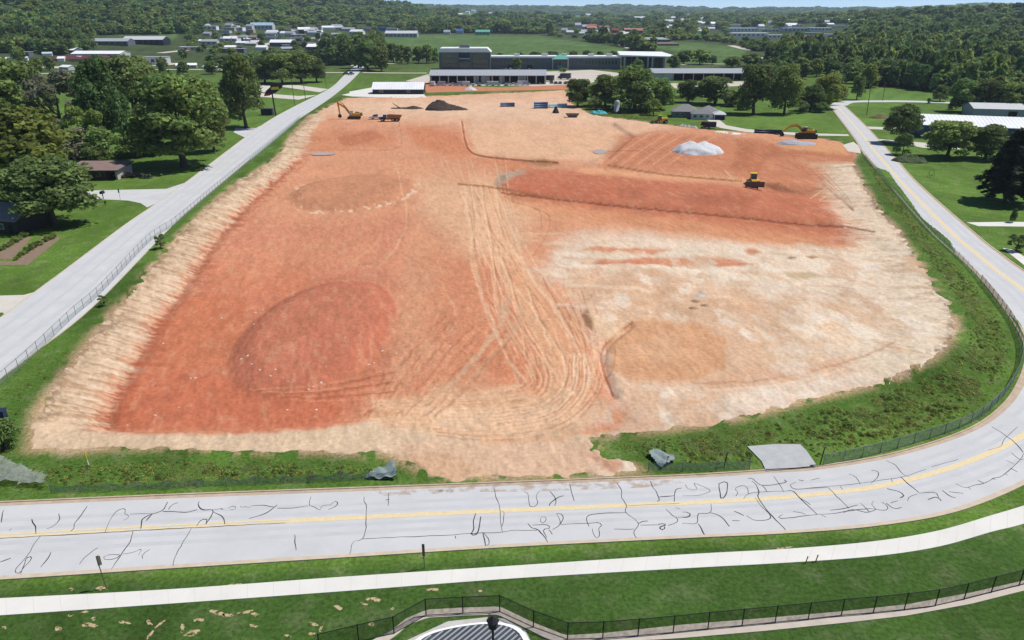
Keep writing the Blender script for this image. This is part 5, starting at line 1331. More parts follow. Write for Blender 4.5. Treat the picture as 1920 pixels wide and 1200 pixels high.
# ------------------------------------------------------------------ machines, vehicles and site stores
M_YELL = mat("machine_yellow", (0.66, 0.38, 0.03), 0.45, 0.15, 1.2); M_TRACK = mat("track_steel", (0.022, 0.020, 0.019), 0.7, 0.3, 4.0); M_STL = mat("worn_steel", (0.10, 0.085, 0.075), 0.55, 0.3, 2.0)
M_CABW = mat("cab_white", (0.6, 0.62, 0.64), 0.4); M_TYRE = mat("tyre_rubber", (0.018, 0.018, 0.019), 0.85); M_RIM = mat("wheel_rim", (0.35, 0.35, 0.36), 0.4, metal=0.5); M_AMBER = mat("ochre_skip", (0.33, 0.15, 0.045), 0.6, 0.25, 1.0)

def tracks(t, L=5.2, gap=2.6, w=0.7, h=1.15):
    for s in (-1, 1):
        y = s * gap / 2; pr = []
        for k in range(9): a = math.pi / 2 + math.pi * k / 8; pr.append((-L / 2 + h / 2 + h / 2 * math.cos(a), h / 2 + h / 2 * math.sin(a)))
        for k in range(9): a = -math.pi / 2 + math.pi * k / 8; pr.append((L / 2 - h / 2 + h / 2 * math.cos(a), h / 2 + h / 2 * math.sin(a)))
        tr = MB().prism(pr, 'y', y - w / 2, y + w / 2).build("track", M_TRACK, t)
        for k in range(5):
            xx = -L / 2 + h / 2 + k * (L - h) / 4
            MB().tube([(xx, y - s * -w / 2, h * .45), (xx, y - s * -(w / 2 + .06), h * .45)], h * .28, 10).build("roller", M_STL, tr)
def beam(t, name, pts, w, hs, m_):
    mb = MB()
    for k in range(len(pts) - 1):
        (x0, z0), (x1, z1) = pts[k], pts[k + 1]; L = math.hypot(x1 - x0, z1 - z0); nx, nz = -(z1 - z0) / L, (x1 - x0) / L; a, b = hs[k], hs[k + 1]
        mb.prism([(x0 - nx * a / 2, z0 - nz * a / 2), (x1 - nx * b / 2, z1 - nz * b / 2), (x1 + nx * b / 2, z1 + nz * b / 2), (x0 + nx * a / 2, z0 + nz * a / 2)], 'y', -w / 2, w / 2)
    return mb.build(name, m_, t)
def excavator(px, py, rz, boom, stick, bucket, label, sc=1.0, cabm=None):
    x, y = G(px, py); t = thing("excavator", label, "excavator", (x, y, hz(x, y) + 0.05), rz); t.scale = (sc, sc, sc)
    tracks(t)
    MB().box(-1.4, 1.2, -0.75, 0.75, 0.45, 1.2).build("undercarriage", M_STL, t)
    bd = MB().prism([(-3.0, 1.25), (1.7, 1.25), (1.7, 1.9), (0.4, 2.1), (0.2, 2.5), (-2.9, 2.5)], 'y', -1.35, 1.35).build("body", M_YELL, t)
    MB().prism([(-3.5, 1.35), (-3.0, 1.3), (-2.9, 2.6), (-3.4, 2.5)], 'y', -1.3, 1.3).build("counterweight", M_STL, t)
    MB().box(-2.3, -0.6, -1.0, 0.1, 2.503, 2.75).build("engine_hood", M_TRACK, bd)
    cb_ = MB().prism([(0.0, 2.1), (1.65, 1.91), (1.5, 3.2), (0.9, 3.5), (0.0, 3.5)], 'y', 0.35, 1.32).build("cab", cabm or M_GLASS, t)
    MB().box(-0.05, 1.0, 0.3, 1.36, 3.503, 3.6).build("cab_roof", M_CABW, cb_)
    MB().tube([(-1.2, -0.7, 2.5), (-1.2, -0.7, 3.3)], 0.08).build("exhaust", M_TRACK, bd)
    bo = beam(t, "boom", boom, 0.55, [0.9] + [0.95] * (len(boom) - 2) + [0.55], M_YELL)
    MB().tube([(1.4, 0.42, 1.7), (boom[1][0], 0.42, boom[1][1] - .4)], 0.13).build("hydraulic_ram", M_STL, bo)
    MB().tube([(boom[1][0], 0, boom[1][1] + .55), (stick[0][0], 0, stick[0][1])], 0.12).build("hydraulic_ram", M_STL, bo)
    beam(t, "stick", stick, 0.42, [0.5, 0.7, 0.45], M_YELL)
    (bx_, bz_) = stick[-1]; k = bucket
    MB().prism([(bx_ - .2, bz_), (bx_ + .45, bz_ - .1), (bx_ + .75 * k, bz_ - .8), (bx_ + .55 * k, bz_ - 1.35), (bx_ - .35 * k, bz_ - 1.45), (bx_ - .75 * k, bz_ - .9)], 'y', -0.7, 0.7).build("bucket", M_TRACK, t)
    return t
excavator(664, 221, math.pi, [(1.4, 2.0), (3.2, 4.6), (6.0, 6.3)], [(6.4, 8.0), (6.3, 6.4), (5.9, 2.0)], 1.0, "yellow excavator with its stick hanging straight down at the top of the site", 1.2, M_CABW)
excavator(1510, 256, math.pi - 0.1, [(1.2, 2.0), (3.2, 3.9), (6.2, 3.5)], [(6.0, 3.9), (6.6, 3.3), (8.6, 1.5)], 1.0, "yellow excavator with a low reaching arm beside the trench box", 1.15)
# bulldozer pushing toward the viewer's side of the site
x, y = G(1412, 345)
dz = thing("bulldozer", "yellow bulldozer with a wide dark blade on the red terrace", "bulldozer", (x, y, hz(x, y) + 0.05), R(-98))
tracks(dz, 3.6, 2.2, 0.6, 1.0)
MB().box(-1.7, 1.1, -0.75, 0.75, 0.5, 1.5).build("body", M_YELL, dz)
eh = MB().prism([(0.2, 1.5), (1.9, 1.35), (1.95, 0.55), (0.2, 0.55)], 'y', -0.62, 0.62).build("engine_hood", M_YELL, dz); MB().tube([(1.0, 0.35, 1.4), (1.0, 0.35, 2.2)], 0.07).build("exhaust", M_TRACK, eh)
cb_ = MB().prism([(-1.3, 1.52), (0.18, 1.52), (0.05, 2.75), (-1.2, 2.75)], 'y', -0.72, 0.72).build("cab", M_GLASS, dz); MB().box(-1.4, 0.25, -0.85, 0.85, 2.753, 2.92).build("cab_roof", M_YELL, cb_)
for s in (-1, 1):
    MB().box(-1.6, 0.6, s * 1.1 - .32, s * 1.1 + .32, 1.02, 1.22).build("fender", M_YELL, dz); MB().tube([(0.0, s * 1.5, 0.5), (2.35, s * 1.45, 0.55)], 0.12).build("push_arm", M_YELL, dz)
MB().prism([(2.35, 0.0), (2.6, 0.0), (2.5, 0.45), (2.5, 0.95), (2.65, 1.35), (2.5, 1.4), (2.3, 0.95), (2.28, 0.4)], 'y', -2.3, 2.3).build("blade", M_STL, dz)
dz.scale = (1.25, 1.25, 1.25)

def wheel(t, x, y, r, w, dual=False):
    a = MB().tube([(x, y - w / 2, r), (x, y + w / 2, r)], r, 14).build("wheel", M_TYRE, t)
    for s in (-1, 1): MB().tube([(x, y + s * w / 2, r), (x, y + s * (w / 2 + .03), r)], r * .52, 10).build("rim", M_RIM, a)
# wheel loader in the shrubs
x, y = G(1238, 231)
ld = thing("wheel_loader", "ochre wheel loader parked against the shrubs", "loader", (x, y, hz(x, y)), R(188)); ld.scale = (1.15, 1.15, 1.15)
MB().box(-3.0, -0.3, -1.0, 1.0, 0.9, 2.1).build("engine_hood", M_YELL, ld); MB().box(-0.25, 2.0, -0.6, 0.6, 0.8, 1.5).build("front_frame", M_YELL, ld)
cb_ = MB().prism([(-0.28, 1.5), (1.0, 1.503), (0.9, 3.1), (-0.2, 3.1)], 'y', -0.7, 0.7).build("cab", M_GLASS, ld); MB().box(-0.35, 1.05, -0.8, 0.8, 3.103, 3.25).build("cab_roof", M_YELL, cb_)
for xx in (-2.0, 1.4):
    for s in (-1, 1): wheel(ld, xx, s * 1.15, 0.75, 0.6)
for s in (-.5, .5): beam(ld, "lift_arm", [(1.2, 1.6), (2.4, 1.5), (3.3, 0.6)], 0.18, [.3, .4, .3], M_YELL).location.y = s
MB().prism([(3.2, 0.1), (4.3, 0.0), (4.4, 0.15), (3.5, 0.4), (3.5, 1.2), (3.2, 1.2)], 'y', -1.4, 1.4).build("bucket", M_STL, ld)
# articulated dump truck
x, y = G(733, 226)
dt = thing("dump_truck", "ochre articulated dump truck with an empty dark skip", "dump truck", (x, y, hz(x, y)), R(178)); dt.scale = (1.15, 1.15, 1.15)
MB().prism([(-4.0, 1.3), (1.2, 1.3), (1.35, 2.9), (1.1, 2.9), (0.9, 1.6), (-3.6, 1.6), (-4.6, 2.6), (-4.8, 2.55)], 'y', -1.3, 1.3).build("skip_floor", M_AMBER, dt)
for s in (-1, 1): MB().prism([(-3.8, 1.5), (1.1, 1.5), (1.3, 2.85), (-4.7, 2.6)], 'y', s * 1.32 - .08, s * 1.32 + .08).build("skip_side", M_AMBER, dt)
MB().box(-3.8, 2.2, -0.5, 0.5, 0.8, 1.25).build("chassis", M_TRACK, dt)
cb_ = MB().prism([(1.7, 1.3), (3.3, 1.3), (3.1, 2.9), (1.8, 2.9)], 'y', -1.0, 1.0).build("cab", M_GLASS, dt); MB().box(1.6, 3.2, -1.05, 1.05, 2.903, 3.05).build("cab_roof", M_CABW, cb_)
MB().prism([(3.32, 0.9), (5.0, 0.9), (4.9, 1.7), (3.32, 1.95)], 'y', -0.95, 0.95).build("bonnet", M_STL, dt)
for xx in (-2.9, -1.2, 3.4):
    for s in (-1, 1): wheel(dt, xx, s * 1.15, 0.8, 0.6)

CARP = {}
def car_mesh(col, name):
    m_ = mat("car_paint_" + name, col, 0.25, spec=0.6)
    return m_
def car(px, py, rz, col, cname, label, group=None, kind='saloon', name="car", sc=1.0, at=None, cat="car"):
    x, y, z = at if at else GT(px, py)
    m_ = car_mesh(col, cname)
    t = thing(name, label, cat, (x, y, z + 0.06), rz, group); t.scale = (sc, sc, sc)
    if kind == 'saloon':
        MB().prism([(-2.2, .35), (2.15, .35), (2.25, .7), (1.2, .92), (-1.6, .98), (-2.25, .9)], 'y', -.88, .88).build("body", m_, t); g_ = [(-1.75, .96), (1.15, .92), (.45, 1.42), (-1.1, 1.42)]
    elif kind == 'van':
        MB().prism([(-2.6, .4), (2.5, .4), (2.6, 1.0), (1.9, 1.25), (1.4, 2.25), (-2.6, 2.3)], 'y', -.98, .98).build("body", m_, t); g_ = [(1.45, 1.28), (1.92, 1.28), (1.5, 2.0), (1.3, 2.0)]
    else:
        MB().prism([(-2.7, .5), (2.6, .5), (2.7, .95), (1.4, 1.1), (-2.7, 1.1)], 'y', -.95, .95).build("body", m_, t); g_ = [(-.5, 1.1), (1.4, 1.08), (.8, 1.75), (-.35, 1.8)]
    w = .8 if kind != 'van' else .99
    gl = MB().prism(g_, 'y', -w, w).build("cabin", M_GLASS, t)
    if kind != 'van': MB().box(min(p[0] for p in g_) + .7, .45, -.76, .76, max(p[1] for p in g_) - .01, max(p[1] for p in g_) + .05).build("cabin_roof", m_, gl)
    for xx in (-1.4, 1.4):
        for s in (-1, 1): wheel(t, xx, s * .78, .34, .24)
    return t
car(243, 334, R(35), (0.13, 0.012, 0.03), "maroon", "maroon car parked on the grass beside the carport")
car(222, 332, R(35), (0.05, 0.06, 0.08), "dark_green", "dark car tucked between the carport wall and the maroon car")
car(649, 140, R(60), (0.03, 0.03, 0.04), "black", "dark car driving up the straight road beside another", kind='saloon', sc=1.3); car(658, 141, R(60), (0.10, 0.09, 0.10), "charcoal", "charcoal car driving down the straight road", kind='pickup', sc=1.3)
car(706, 224, R(175), (0.6, 0.62, 0.65), "white", "white pickup parked behind the dump truck", kind='pickup', sc=1.35, name="pickup", cat="pickup")
car(1026, 153, R(165), (0.03, 0.035, 0.05), "navy", "navy trailer truck slanting in the concrete yard", kind='van', sc=2.0, name="truck", cat="truck"); car(1058, 149, R(165), (0.03, 0.035, 0.05), "navy", "navy truck parked behind the slanting one in the yard", kind='van', sc=2.0, name="truck", cat="truck")
rv = np.random.default_rng(9)
for i, px in enumerate((812, 826, 840, 848, 862, 871, 882, 899, 918, 930, 950, 962, 975, 985)):
    k = ['van', 'van', 'pickup', 'saloon'][i % 4]
    car(px, 161.5 - (px - 812) * 0.004, R(rv.choice([0, 90, 180]) + rv.uniform(-8, 8)), [(0.62, 0.63, 0.65), (0.3, 0.36, 0.45)][i % 3 == 1], ["white", "grey_blue"][i % 3 == 1], ["white vehicle parked in the row before the canopy shed", "grey-blue vehicle parked in the row before the canopy shed"][i % 3 == 1], ["white vehicles before the canopy shed", "grey-blue vehicles before the canopy shed"][i % 3 == 1], k, "parked_vehicle", 1.35, cat="vehicle")
for i, (px, py) in enumerate(((1034, 157), (1042, 158), (1050, 157.5), (1060, 158), (1068, 158.5))):
    car(px, py, R(90 + rv.uniform(-6, 6)), (0.02, 0.025, 0.03), "black", "black car parked along the yard edge near the neat round tree", "black cars along the yard edge", 'saloon', sc=1.2)
for i in range(22):
    px, py = rv.uniform(500, 690), rv.uniform(68, 82)
    car(px, py, R(rv.uniform(0, 180)), [(0.6, 0.6, 0.62), (0.05, 0.05, 0.06), (0.3, 0.05, 0.04)][i % 3], ["white", "black", "red"][i % 3], ["white car parked in the town yards", "black car parked in the town yards", "red car parked in the town yards"][i % 3], ["white cars in the town yards", "black cars in the town yards", "red cars in the town yards"][i % 3], 'van' if i % 2 else 'saloon', sc=1.8)
for i in range(10):
    px, py = rv.uniform(930, 1015), rv.uniform(131.5, 134)
    car(px, py, R(rv.uniform(60, 120)), [(0.5, 0.5, 0.52), (0.05, 0.06, 0.09)][i % 2], ["silver", "navy"][i % 2], ["silver car parked along the long grey wing", "navy car parked along the long grey wing"][i % 2], ["silver cars along the wing", "navy cars along the wing"][i % 2], 'saloon', sc=1.3)
# odds and ends
def heap(name, label, px, py, rx, ry, h, m_, cat="heap", seed=0, peaks=((0, 0, 1.0),), rot=0.0, rough=0.35):
    x, y = G(px, py); z = hz(x, y); n = 40
    g = np.linspace(-1.15, 1.15, n); A, B = np.meshgrid(g, g)
    H = np.zeros_like(A)
    for a, b, k in peaks: H = np.maximum(H, k * np.clip(1.0 - np.hypot(A - a, B - b), 0, 1) ** 0.85)
    e = 1 - np.hypot(A, B) + 0.28 * (fbm(A * 3 + seed, B * 3, seed, 3) - .5)
    H = H * (1 + rough * (fbm(A * 6 + seed, B * 6, seed + 3, 4) - .5) * 2)
    H = np.where(e < 0, -0.25, np.minimum(H, e * 2.2))
    c, s = math.cos(rot), math.sin(rot)
    V = np.column_stack([(A * rx * c - B * ry * s).ravel(), (A * rx * s + B * ry * c).ravel(), (H * h).ravel()])
    o, _ = grid_mesh(name, V, n, n, material=m_, smooth=True)
    o.location = (x, y, z + 0.02); return tag(o, label, cat)
M_GRAVW = mat("white_gravel", (0.55, 0.56, 0.57), 0.95, 0.16, 2.5, 0.8); M_TOPS = mat("dark_topsoil", (0.055, 0.040, 0.034), 0.95, 0.35, 1.5, 0.8); M_GRAVG = mat("grey_gravel", alb(190, 192, 200), 0.95, 0.16, 2.5, 0.8)
heap("gravel_pile", "big white gravel pile on the tracked red bench", 1308, 290, 9.4, 7.5, 4.0, M_GRAVW, "gravel pile", 3, ((-.30, .1, 1.0), (.02, -.1, .92), (.22, -.02, 1.03), (-.12, -.3, .8)), 0, .12)
heap("gravel_pile", "small grey gravel pile before the trench box", 1494, 270, 8.0, 3.5, 1.9, M_GRAVG, "gravel pile", 5, ((-.3, 0, 1.0), (.3, 0, .6)))
heap("topsoil_pile", "dark topsoil mound by the far end of the site", 828, 205, 9.5, 7, 5.4, M_TOPS, "soil pile", 8, ((-.1, 0, 1.0), (.45, 0, .5)))
heap("topsoil_pile", "low dark spoil beside the topsoil mound", 858, 205.5, 6.0, 4, 1.8, M_TOPS, "soil pile", 9)
heap("brush_pile", "low dark heap of broken branches beside the topsoil mound", 775, 203, 6.0, 3, 1.5, M_TOPS, "brush pile", 12)
heap("gravel_pile", "little white heap before the canopy shed", 882, 169, 4.6, 3, 2.6, M_GRAVW, "gravel pile", 14)
x, y = G(757, 203)
lg = thing("log", "bare fallen trunk with a raised limb lying by the brush heap", "log", (x, y, hz(x, y)), R(4))
MB().tube([(-7, 0, .35), (0, 0, .4), (7, 0, .3)], [.25, .4, .3]).build("stem", M_BARK, lg); MB().tube([(-2, 0, .4), (-4.5, 0, 2.0), (-6, 0, 3.2)], [.3, .22, .1]).build("limb", M_BARK, lg)
M_WATER = mat("puddle_water", alb(206, 186, 172), 0.3, spec=0.3)
def puddle(px, label, dz_=0.0):
    P_ = np.array([G(*p) for p in px]); z = float(relief(P_[:, 0], P_[:, 1]).max())
    o = flat("puddle", resample(np.vstack([P_, P_[:1]]), 30)[:-1], z + 0.16 + dz_, M_WATER, kind="structure"); tag(o, label, "puddle")
puddle([(583,284),(592,281.5),(622,281.5),(630,283.5),(612,286),(588,286)], "long pale puddle under the bank of the straight road")
puddle([(1112,278),(1120,275.5),(1135,277),(1138,281),(1126,284),(1114,282)], "round pale puddle on the tan bench")
x, y = G(1156, 213); sl = thing("silo", "grey round-topped tank standing before the trees at the site edge", "tank", (x, y, 0)); s = mpp(1156, 213)
MB().tube([(0, 0, 1.2), (0, 0, 5.4), (0, 0, 6.3), (0, 0, 6.8), (0, 0, 7.0)], [1.5, 1.5, 1.3, .8, .2], 18).build("shell", M_STEEL, sl, True); MB().tube([(0, 0, 0.35), (0, 0, 1.2)], [.4, 1.5], 18).build("hopper", M_STEEL, sl, True)
for k in range(4): MB().tube([(1.6 * math.cos(k * 1.571 + .78), 1.6 * math.sin(k * 1.571 + .78), -.2), (1.3 * math.cos(k * 1.571 + .78), 1.3 * math.sin(k * 1.571 + .78), 1.8)], .12).build("leg", M_STL, sl)
M_BPIPE = mat("blue_grey_pipe", alb(96, 122, 156), 0.5); M_DPIPE = mat("dark_blue_pipe", alb(44, 54, 84), 0.5); M_TARP = mat("turquoise_tarp", alb(60, 176, 190), 0.6, 0.15, 1.0)
def pipe(px0, py0, px1, py1, r, m_, label, n_=1):
    a = G(px0, py0); b = G(px1, py1); z = hz(*a); t = thing("pipe_stack" if n_ > 1 else "pipe", label, "pipe", (*a, z)); dx, dy = b[0] - a[0], b[1] - a[1]; L = math.hypot(dx, dy); ux, uy = dx / L, dy / L
    k = 0
    for row in range(n_):
        for i in range(n_ - row):
            ox = (i - (n_ - row - 1) / 2) * 2 * r; zz = r + row * r * 1.73
            MB().tube([(-uy * ox, ux * ox, zz), (dx - uy * ox, dy + ux * ox, zz)], r, 14).build("pipe", m_, t, True); k += 1
    return t
pipe(1001, 203, 1027, 203, 0.62, M_BPIPE, "stack of blue-grey pipes at the far end of the site", 3); pipe(1029, 202, 1063, 201, 0.55, M_SKYB, "pale blue pipes lying beside the blue-grey stack", 2)
pipe(938, 200, 965, 200, 0.6, M_BPIPE, "short grey pipes lying alone on the far tan strip", 2); pipe(1414, 249, 1466, 251, 0.45, M_DPIPE, "dark blue pipes lying along the grey house drive", 2)
x, y = G(1042, 212); hp = thing("drain_hopper", "dark cone hopper beside the blue pipes", "hopper", (x, y, hz(x, y)))
MB().tube([(0, 0, 0), (0, 0, .5), (0, 0, 3.2)], [1.8, 1.8, .5], 10).build("cone", M_TRACK, hp); MB().box(-.6, .6, -.6, .6, 3.2, 3.5).build("lid", M_STL, hp)
x, y = G(1073, 220); tr_ = thing("skip", "dark flared skip on the tan strip before the neat round tree", "skip", (x, y, hz(x, y)))
MB().add([(-2, -1, .05), (2, -1, .05), (2, 1, .05), (-2, 1, .05), (-3.4, -1.3, 1.8), (3.4, -1.3, 1.8), (3.4, 1.3, 1.8), (-3.4, 1.3, 1.8)], [(3, 2, 1, 0), (0, 1, 5, 4), (1, 2, 6, 5), (2, 3, 7, 6), (3, 0, 4, 7), (0, 1, 2, 3)]).build("tub", M_STL, tr_)
for s in (-1, 1): MB().box(-3.45, 3.45, s * 1.35 - .06, s * 1.35 + .06, 1.8, 1.95).build("rim", M_PALE, tr_)
heap("tarp", "crumpled turquoise tarp in the weeds before the trees", 1122, 213, 4.8, 2.5, 1.8, M_TARP, "tarp", 21, ((-.5, 0, .8), (.1, 0, 1), (.55, 0, .7)), 0, 0.6)
x, y = G(1511, 260); tb = thing("trench_box", "black steel trench box under the reaching excavator arm", "trench box", (x, y, hz(x, y)), R(-4))
for s in (-1, 1): MB().box(-4.2, 4.2, s * 1.5 - .1, s * 1.5 + .1, .03, 2.1).build("side_plate", M_TRACK, tb)
for xx in (-3, 0, 3):
    for zz in (.5, 1.7): MB().tube([(xx, -1.4, zz), (xx, 1.4, zz)], .13).build("spreader", M_STL, tb)
x, y = G(1331, 241); sb = thing("trailer", "dark box trailer by the drive of the grey house", "trailer", (x, y, 0.0), R(-8))
MB().box(-3.2, 2.6, -1.2, 1.2, .8, 3.0).build("box", M_NAVY, sb); MB().box(2.62, 4.2, -.08, .08, .7, .85).build("drawbar", M_STL, sb)
for s in (-1, 1): wheel(sb, -.4, s * 1.28, .45, .25)
tree(1318, 241, 227, 12, 'shrub', leaf_material("plum_leaves", (0.07, 0.03, 0.045)), "plum-coloured bush beside the dark trailer", "bush", None, "bush")
for i, (px, py) in enumerate(((1278, 237), (1284, 238), (1291, 238.5), (1298, 239.5), (1303, 240))):
    heap("boulder", "tan boulder of the row between lawn and clay before the grey house", px, py, rv.uniform(1.0, 1.6), 1.0, 1.1, M_STONE, "boulder", 30 + i)["group"] = "boulders along the lawn edge"
# garden plot on the left
M_SOIL = mat("garden_soil", alb(150, 128, 108), 0.95, 0.2, 1.0, 0.4)
for k, (px_, lb) in enumerate((([(0,497),(52,497),(112,448),(108,441),(80,444),(30,490),(0,490)], "long curved bare soil bed of the vegetable garden"), ([(0,486),(22,486),(60,446),(30,440),(0,462)], "upper bare soil bed of the vegetable garden"))):
    o = flat("soil_bed", W(px_), 0.012, M_SOIL, kind="structure"); tag(o, lb, "soil bed")
for i in range(26):
    t_ = i / 25; row = i % 2
    px = (28 + 75 * t_) if row else (2 + 48 * t_); py = (488 - 45 * t_ + rv.uniform(-2, 2)) if row else (470 - 28 * t_)
    tree(px, py, py - rv.uniform(7, 14), rv.uniform(9, 15), 'shrub', random.choice([M_WEED, M_LEAFY, M_LEAF]), ["leafy vegetable plant in the lower garden row", "leafy vegetable plant in the upper garden row"][1 - row], "vegetable_plant", ["lower row of garden plants", "upper row of garden plants"][1 - row], "plant")
# street furniture and small objects
def pole(px, py, h, r, m_, label, name, cat, extra=None, lean=(0, 0), rz=0):
    x, y = G(px, py); t = thing(name, label, cat, (x, y, hz(x, y)), rz)
    MB().tube([(0, 0, -.3), (lean[0], lean[1], h)], r, 8).build("post", m_, t)
    if extra: extra(t)
    return t
M_WPOLE = mat("timber_pole", (0.11, 0.085, 0.065), 0.9, 0.3, 2.0); M_SIGNB = mat("sign_back", alb(150, 140, 122), 0.6, 0.1, 2.0); M_SBRN = mat("sign_brown", (0.11, 0.08, 0.06), 0.7); M_SGREEN = mat("sign_green", (0.04, 0.16, 0.15), 0.5)
def sign1(t): MB().prism([(-.17, 2.75), (.17, 2.75), (.17, 3.75), (0, 3.9), (-.17, 3.75)], 'y', .05, .08).build("plate", M_SIGNB, t)
pole(200, 1104, 3.9, .045, M_WPOLE, "thin sign on a slender post beside the footpath", "road_sign", "sign", sign1, (-.12, 0), R(35))
def sign2(t): MB().box(-.13, .13, -.06, -.02, 1.55, 3.0).build("plate", M_SBRN, t)
pole(796, 1066, 2.9, .04, M_WPOLE, "narrow brown marker sign between road and footpath", "road_sign", "sign", sign2, (0, 0))
def sign3(t): MB().box(-.55, .55, -.05, .0, 3.0, 4.1).build("plate", M_SGREEN, t)
pole(226, 375, 3.2, .06, M_PALE, "thin street sign with a teal plate at the driveway mouth", "street_sign", "sign", lambda t: MB().box(-.2, .2, -.08, -.07, 2.1, 3.3).build("plate", M_SGREEN, t), (0, 0))
x, y = G(194, 373); mbx = thing("mailbox", "dark round-topped mailbox at the driveway of the brown house", "mailbox", (x, y, 0)); MB().tube([(0, 0, -.2), (0, 0, 1.3)], .09).build("post", M_WPOLE, mbx); MB().prism([(-.3, 1.3), (.3, 1.3), (.3, 1.7), (.15, 1.95), (-.15, 1.95), (-.3, 1.7)], 'y', -.5, .5).build("box", M_TRACK, mbx); mbx.scale = (1.4, 1.4, 1.2)
for px, py in ((1510, 1056), (1529, 1053)):
    x, y = G(px, py); mk = thing("marker_post", "short red marker post at the edge of the footpath", "marker", (x, y, 0), 0, "pair of red marker posts"); MB().tube([(0, 0, -.1), (.12, 0, .75)], .05).build("post", mat("red_paint", (0.35, 0.03, 0.03), 0.5), mk); MB().tube([(.12, 0, .75), (.13, 0, .82)], .07).build("cap", mat("red_paint", (0.35, 0.03, 0.03), 0.5), mk)
x, y = G(167, 874); sk = thing("survey_stake", "yellow and white survey stake in the front weeds", "stake", (x, y, 0)); MB().tube([(0, 0, -.1), (-.05, 0, .85)], .06).build("lower", M_WHITE, sk); MB().tube([(-.05, 0, .85), (-.12, 0, 2.0)], .07).build("flag_tape", mat("bright_yellow", (0.65, 0.5, 0.03), 0.6), sk)
x, y = G(1246, 878); st = thing("survey_stake", "thin leaning stick in the front weeds by the grey fabric", "stake", (x, y, 0)); MB().tube([(0, 0, 0), (.3, 0, 1.6)], .03).build("rod", M_WPOLE, st); MB().box(.22, .4, -.03, .03, 1.5, 1.7).build("ribbon", M_ORANGE, st)
# advertising sign and timber poles along the straight road
x, y = G(517, 216); ad = thing("advertising_sign", "angular black sign with yellow panel and red tip on a dark post", "sign", (x, y, 0)); s = 1 / mpp(517, 216)
MB().tube([(0, 0, -.3), (-.6, 0, 13.2)], [.42, .34]).build("post", M_TRACK, ad)
MB().prism([(-4.8, 9.5), (-2.0, 9.8), (-.4, 10.6), (1.6, 11.3), (5.2, 14.0), (5.2, 15.2), (-.8, 15.8), (-1.0, 14.0), (-3.6, 12.0)], 'y', -.25, .25).build("panel", M_NAVY, ad)
MB().prism([(-.8, 12.6), (3.6, 12.9), (3.2, 14.2), (0, 14.1), (-.8, 13.6)], 'y', -.31, -.255).build("yellow_panel", mat("sign_yellow", (0.66, 0.52, 0.06), 0.5), ad)
MB().prism([(-4.8, 9.5), (-2.2, 9.8), (-1.9, 10.9), (-4.2, 10.9)], 'y', -.31, -.255).build("red_tip", mat("sign_red", (0.5, 0.03, 0.03), 0.5), ad)
def crossarm(t): 
    MB().box(-1.3, 1.3, -.08, .08, 9.6, 9.8).build("crossarm", M_WPOLE, t)
    for xx in (-1.1, 0, 1.1): MB().tube([(xx, 0, 9.8), (xx, 0, 10.05)], .07).build("insulator", M_PALE, t)
for px, py, h, lb in ((553, 198, 16, "leaning timber pole between the concrete drives"), (573, 187, 15, "timber pole beside the drive mouth"), (1655, 189, 11, "timber pole on the rough meadow"), (1625, 216, 13, "thin timber pole beside the bend of the far road"), (612, 166, 14, "timber pole on the lawn by the clump of trees")):
    pole(px, py, h, .17, M_WPOLE, lb, "utility_pole", "pole", lambda t, h=h: (MB().box(-1.2, 1.2, -.08, .08, h - 1.0, h - .8).build("crossarm", M_WPOLE, t)), (-.5, 0))
x, y = G(505, 216); bx2 = thing("dark_container", "black box container beside the advertising sign post", "container", (x, y, 0)); MB().box(-4.2, 1.6, 0, 3, -.1, 3.2).build("shell", M_NAVY, bx2); MB().box(-3.8, -1, -.08, -.004, .2, 2.8).build("door", M_TRACK, bx2)
x, y = G(1690, 305); hd = tag(heap("hedge", "clipped low hedge beside the curved road", 1706, 303, 6.0, 3.6, 2.6, mat("hedge_green", (0.06, 0.085, 0.035), 0.95, 0.4, 1.8, 1.0), "hedge", 44, ((-.3, 0, .8), (.3, 0, .8), (0, 0, .8)), R(-20), .5), None, None)
heap("compost_heap", "brown heap on the grass above the drives", 1648, 221, 5, 3.5, 2.0, mat("dry_brush", alb(120, 104, 76), 0.95, 0.3, 1.0, 0.8), "heap", 46)
x, y = G(1745, 332); sw = thing("garden_swing", "small weathered garden frame standing alone on the wide lawn", "garden frame", (x, y, 0), R(20))
for s in (-1, 1): MB().tube([(s * 1.0, -.5, -.1), (s * .9, 0, 2.3), (s * 1.0, .5, -.1)], .06).build("leg_frame", M_WPOLE, sw)
MB().tube([(-.9, 0, 2.3), (.9, 0, 2.3)], .06).build("top_bar", M_WPOLE, sw); MB().box(-.6, .6, -.25, .25, .5, .6).build("seat", M_WPOLE, sw)
x, y = G(275, 334); fb_ = thing("flat_trailer", "black flat trailer with scattered load on the lawn", "trailer", (x, y, 0), R(5)); MB().box(-2.0, 2.0, -.8, .8, .5, .7).build("deck", M_TRACK, fb_)
for s in (-1, 1): wheel(fb_, 0, s * .95, .35, .22)
for xx in (-1.6, -.5, .7): MB().box(xx, xx + .7, -.5, .4, .7, 1.0 + .3 * abs(xx)).build("load", M_STL, fb_)
x, y = G(165, 352); bn = thing("planter", "green-rimmed planter pot at the end of the driveway", "planter", (x, y, 0)); MB().tube([(0, 0, 0), (0, 0, 1.0)], [.5, .8], 12).build("pot", M_SGREEN, bn); MB().tube([(0, 0, 1.0), (0, 0, 1.1)], [.85, .85], 12).build("rim", M_TEAL, bn)
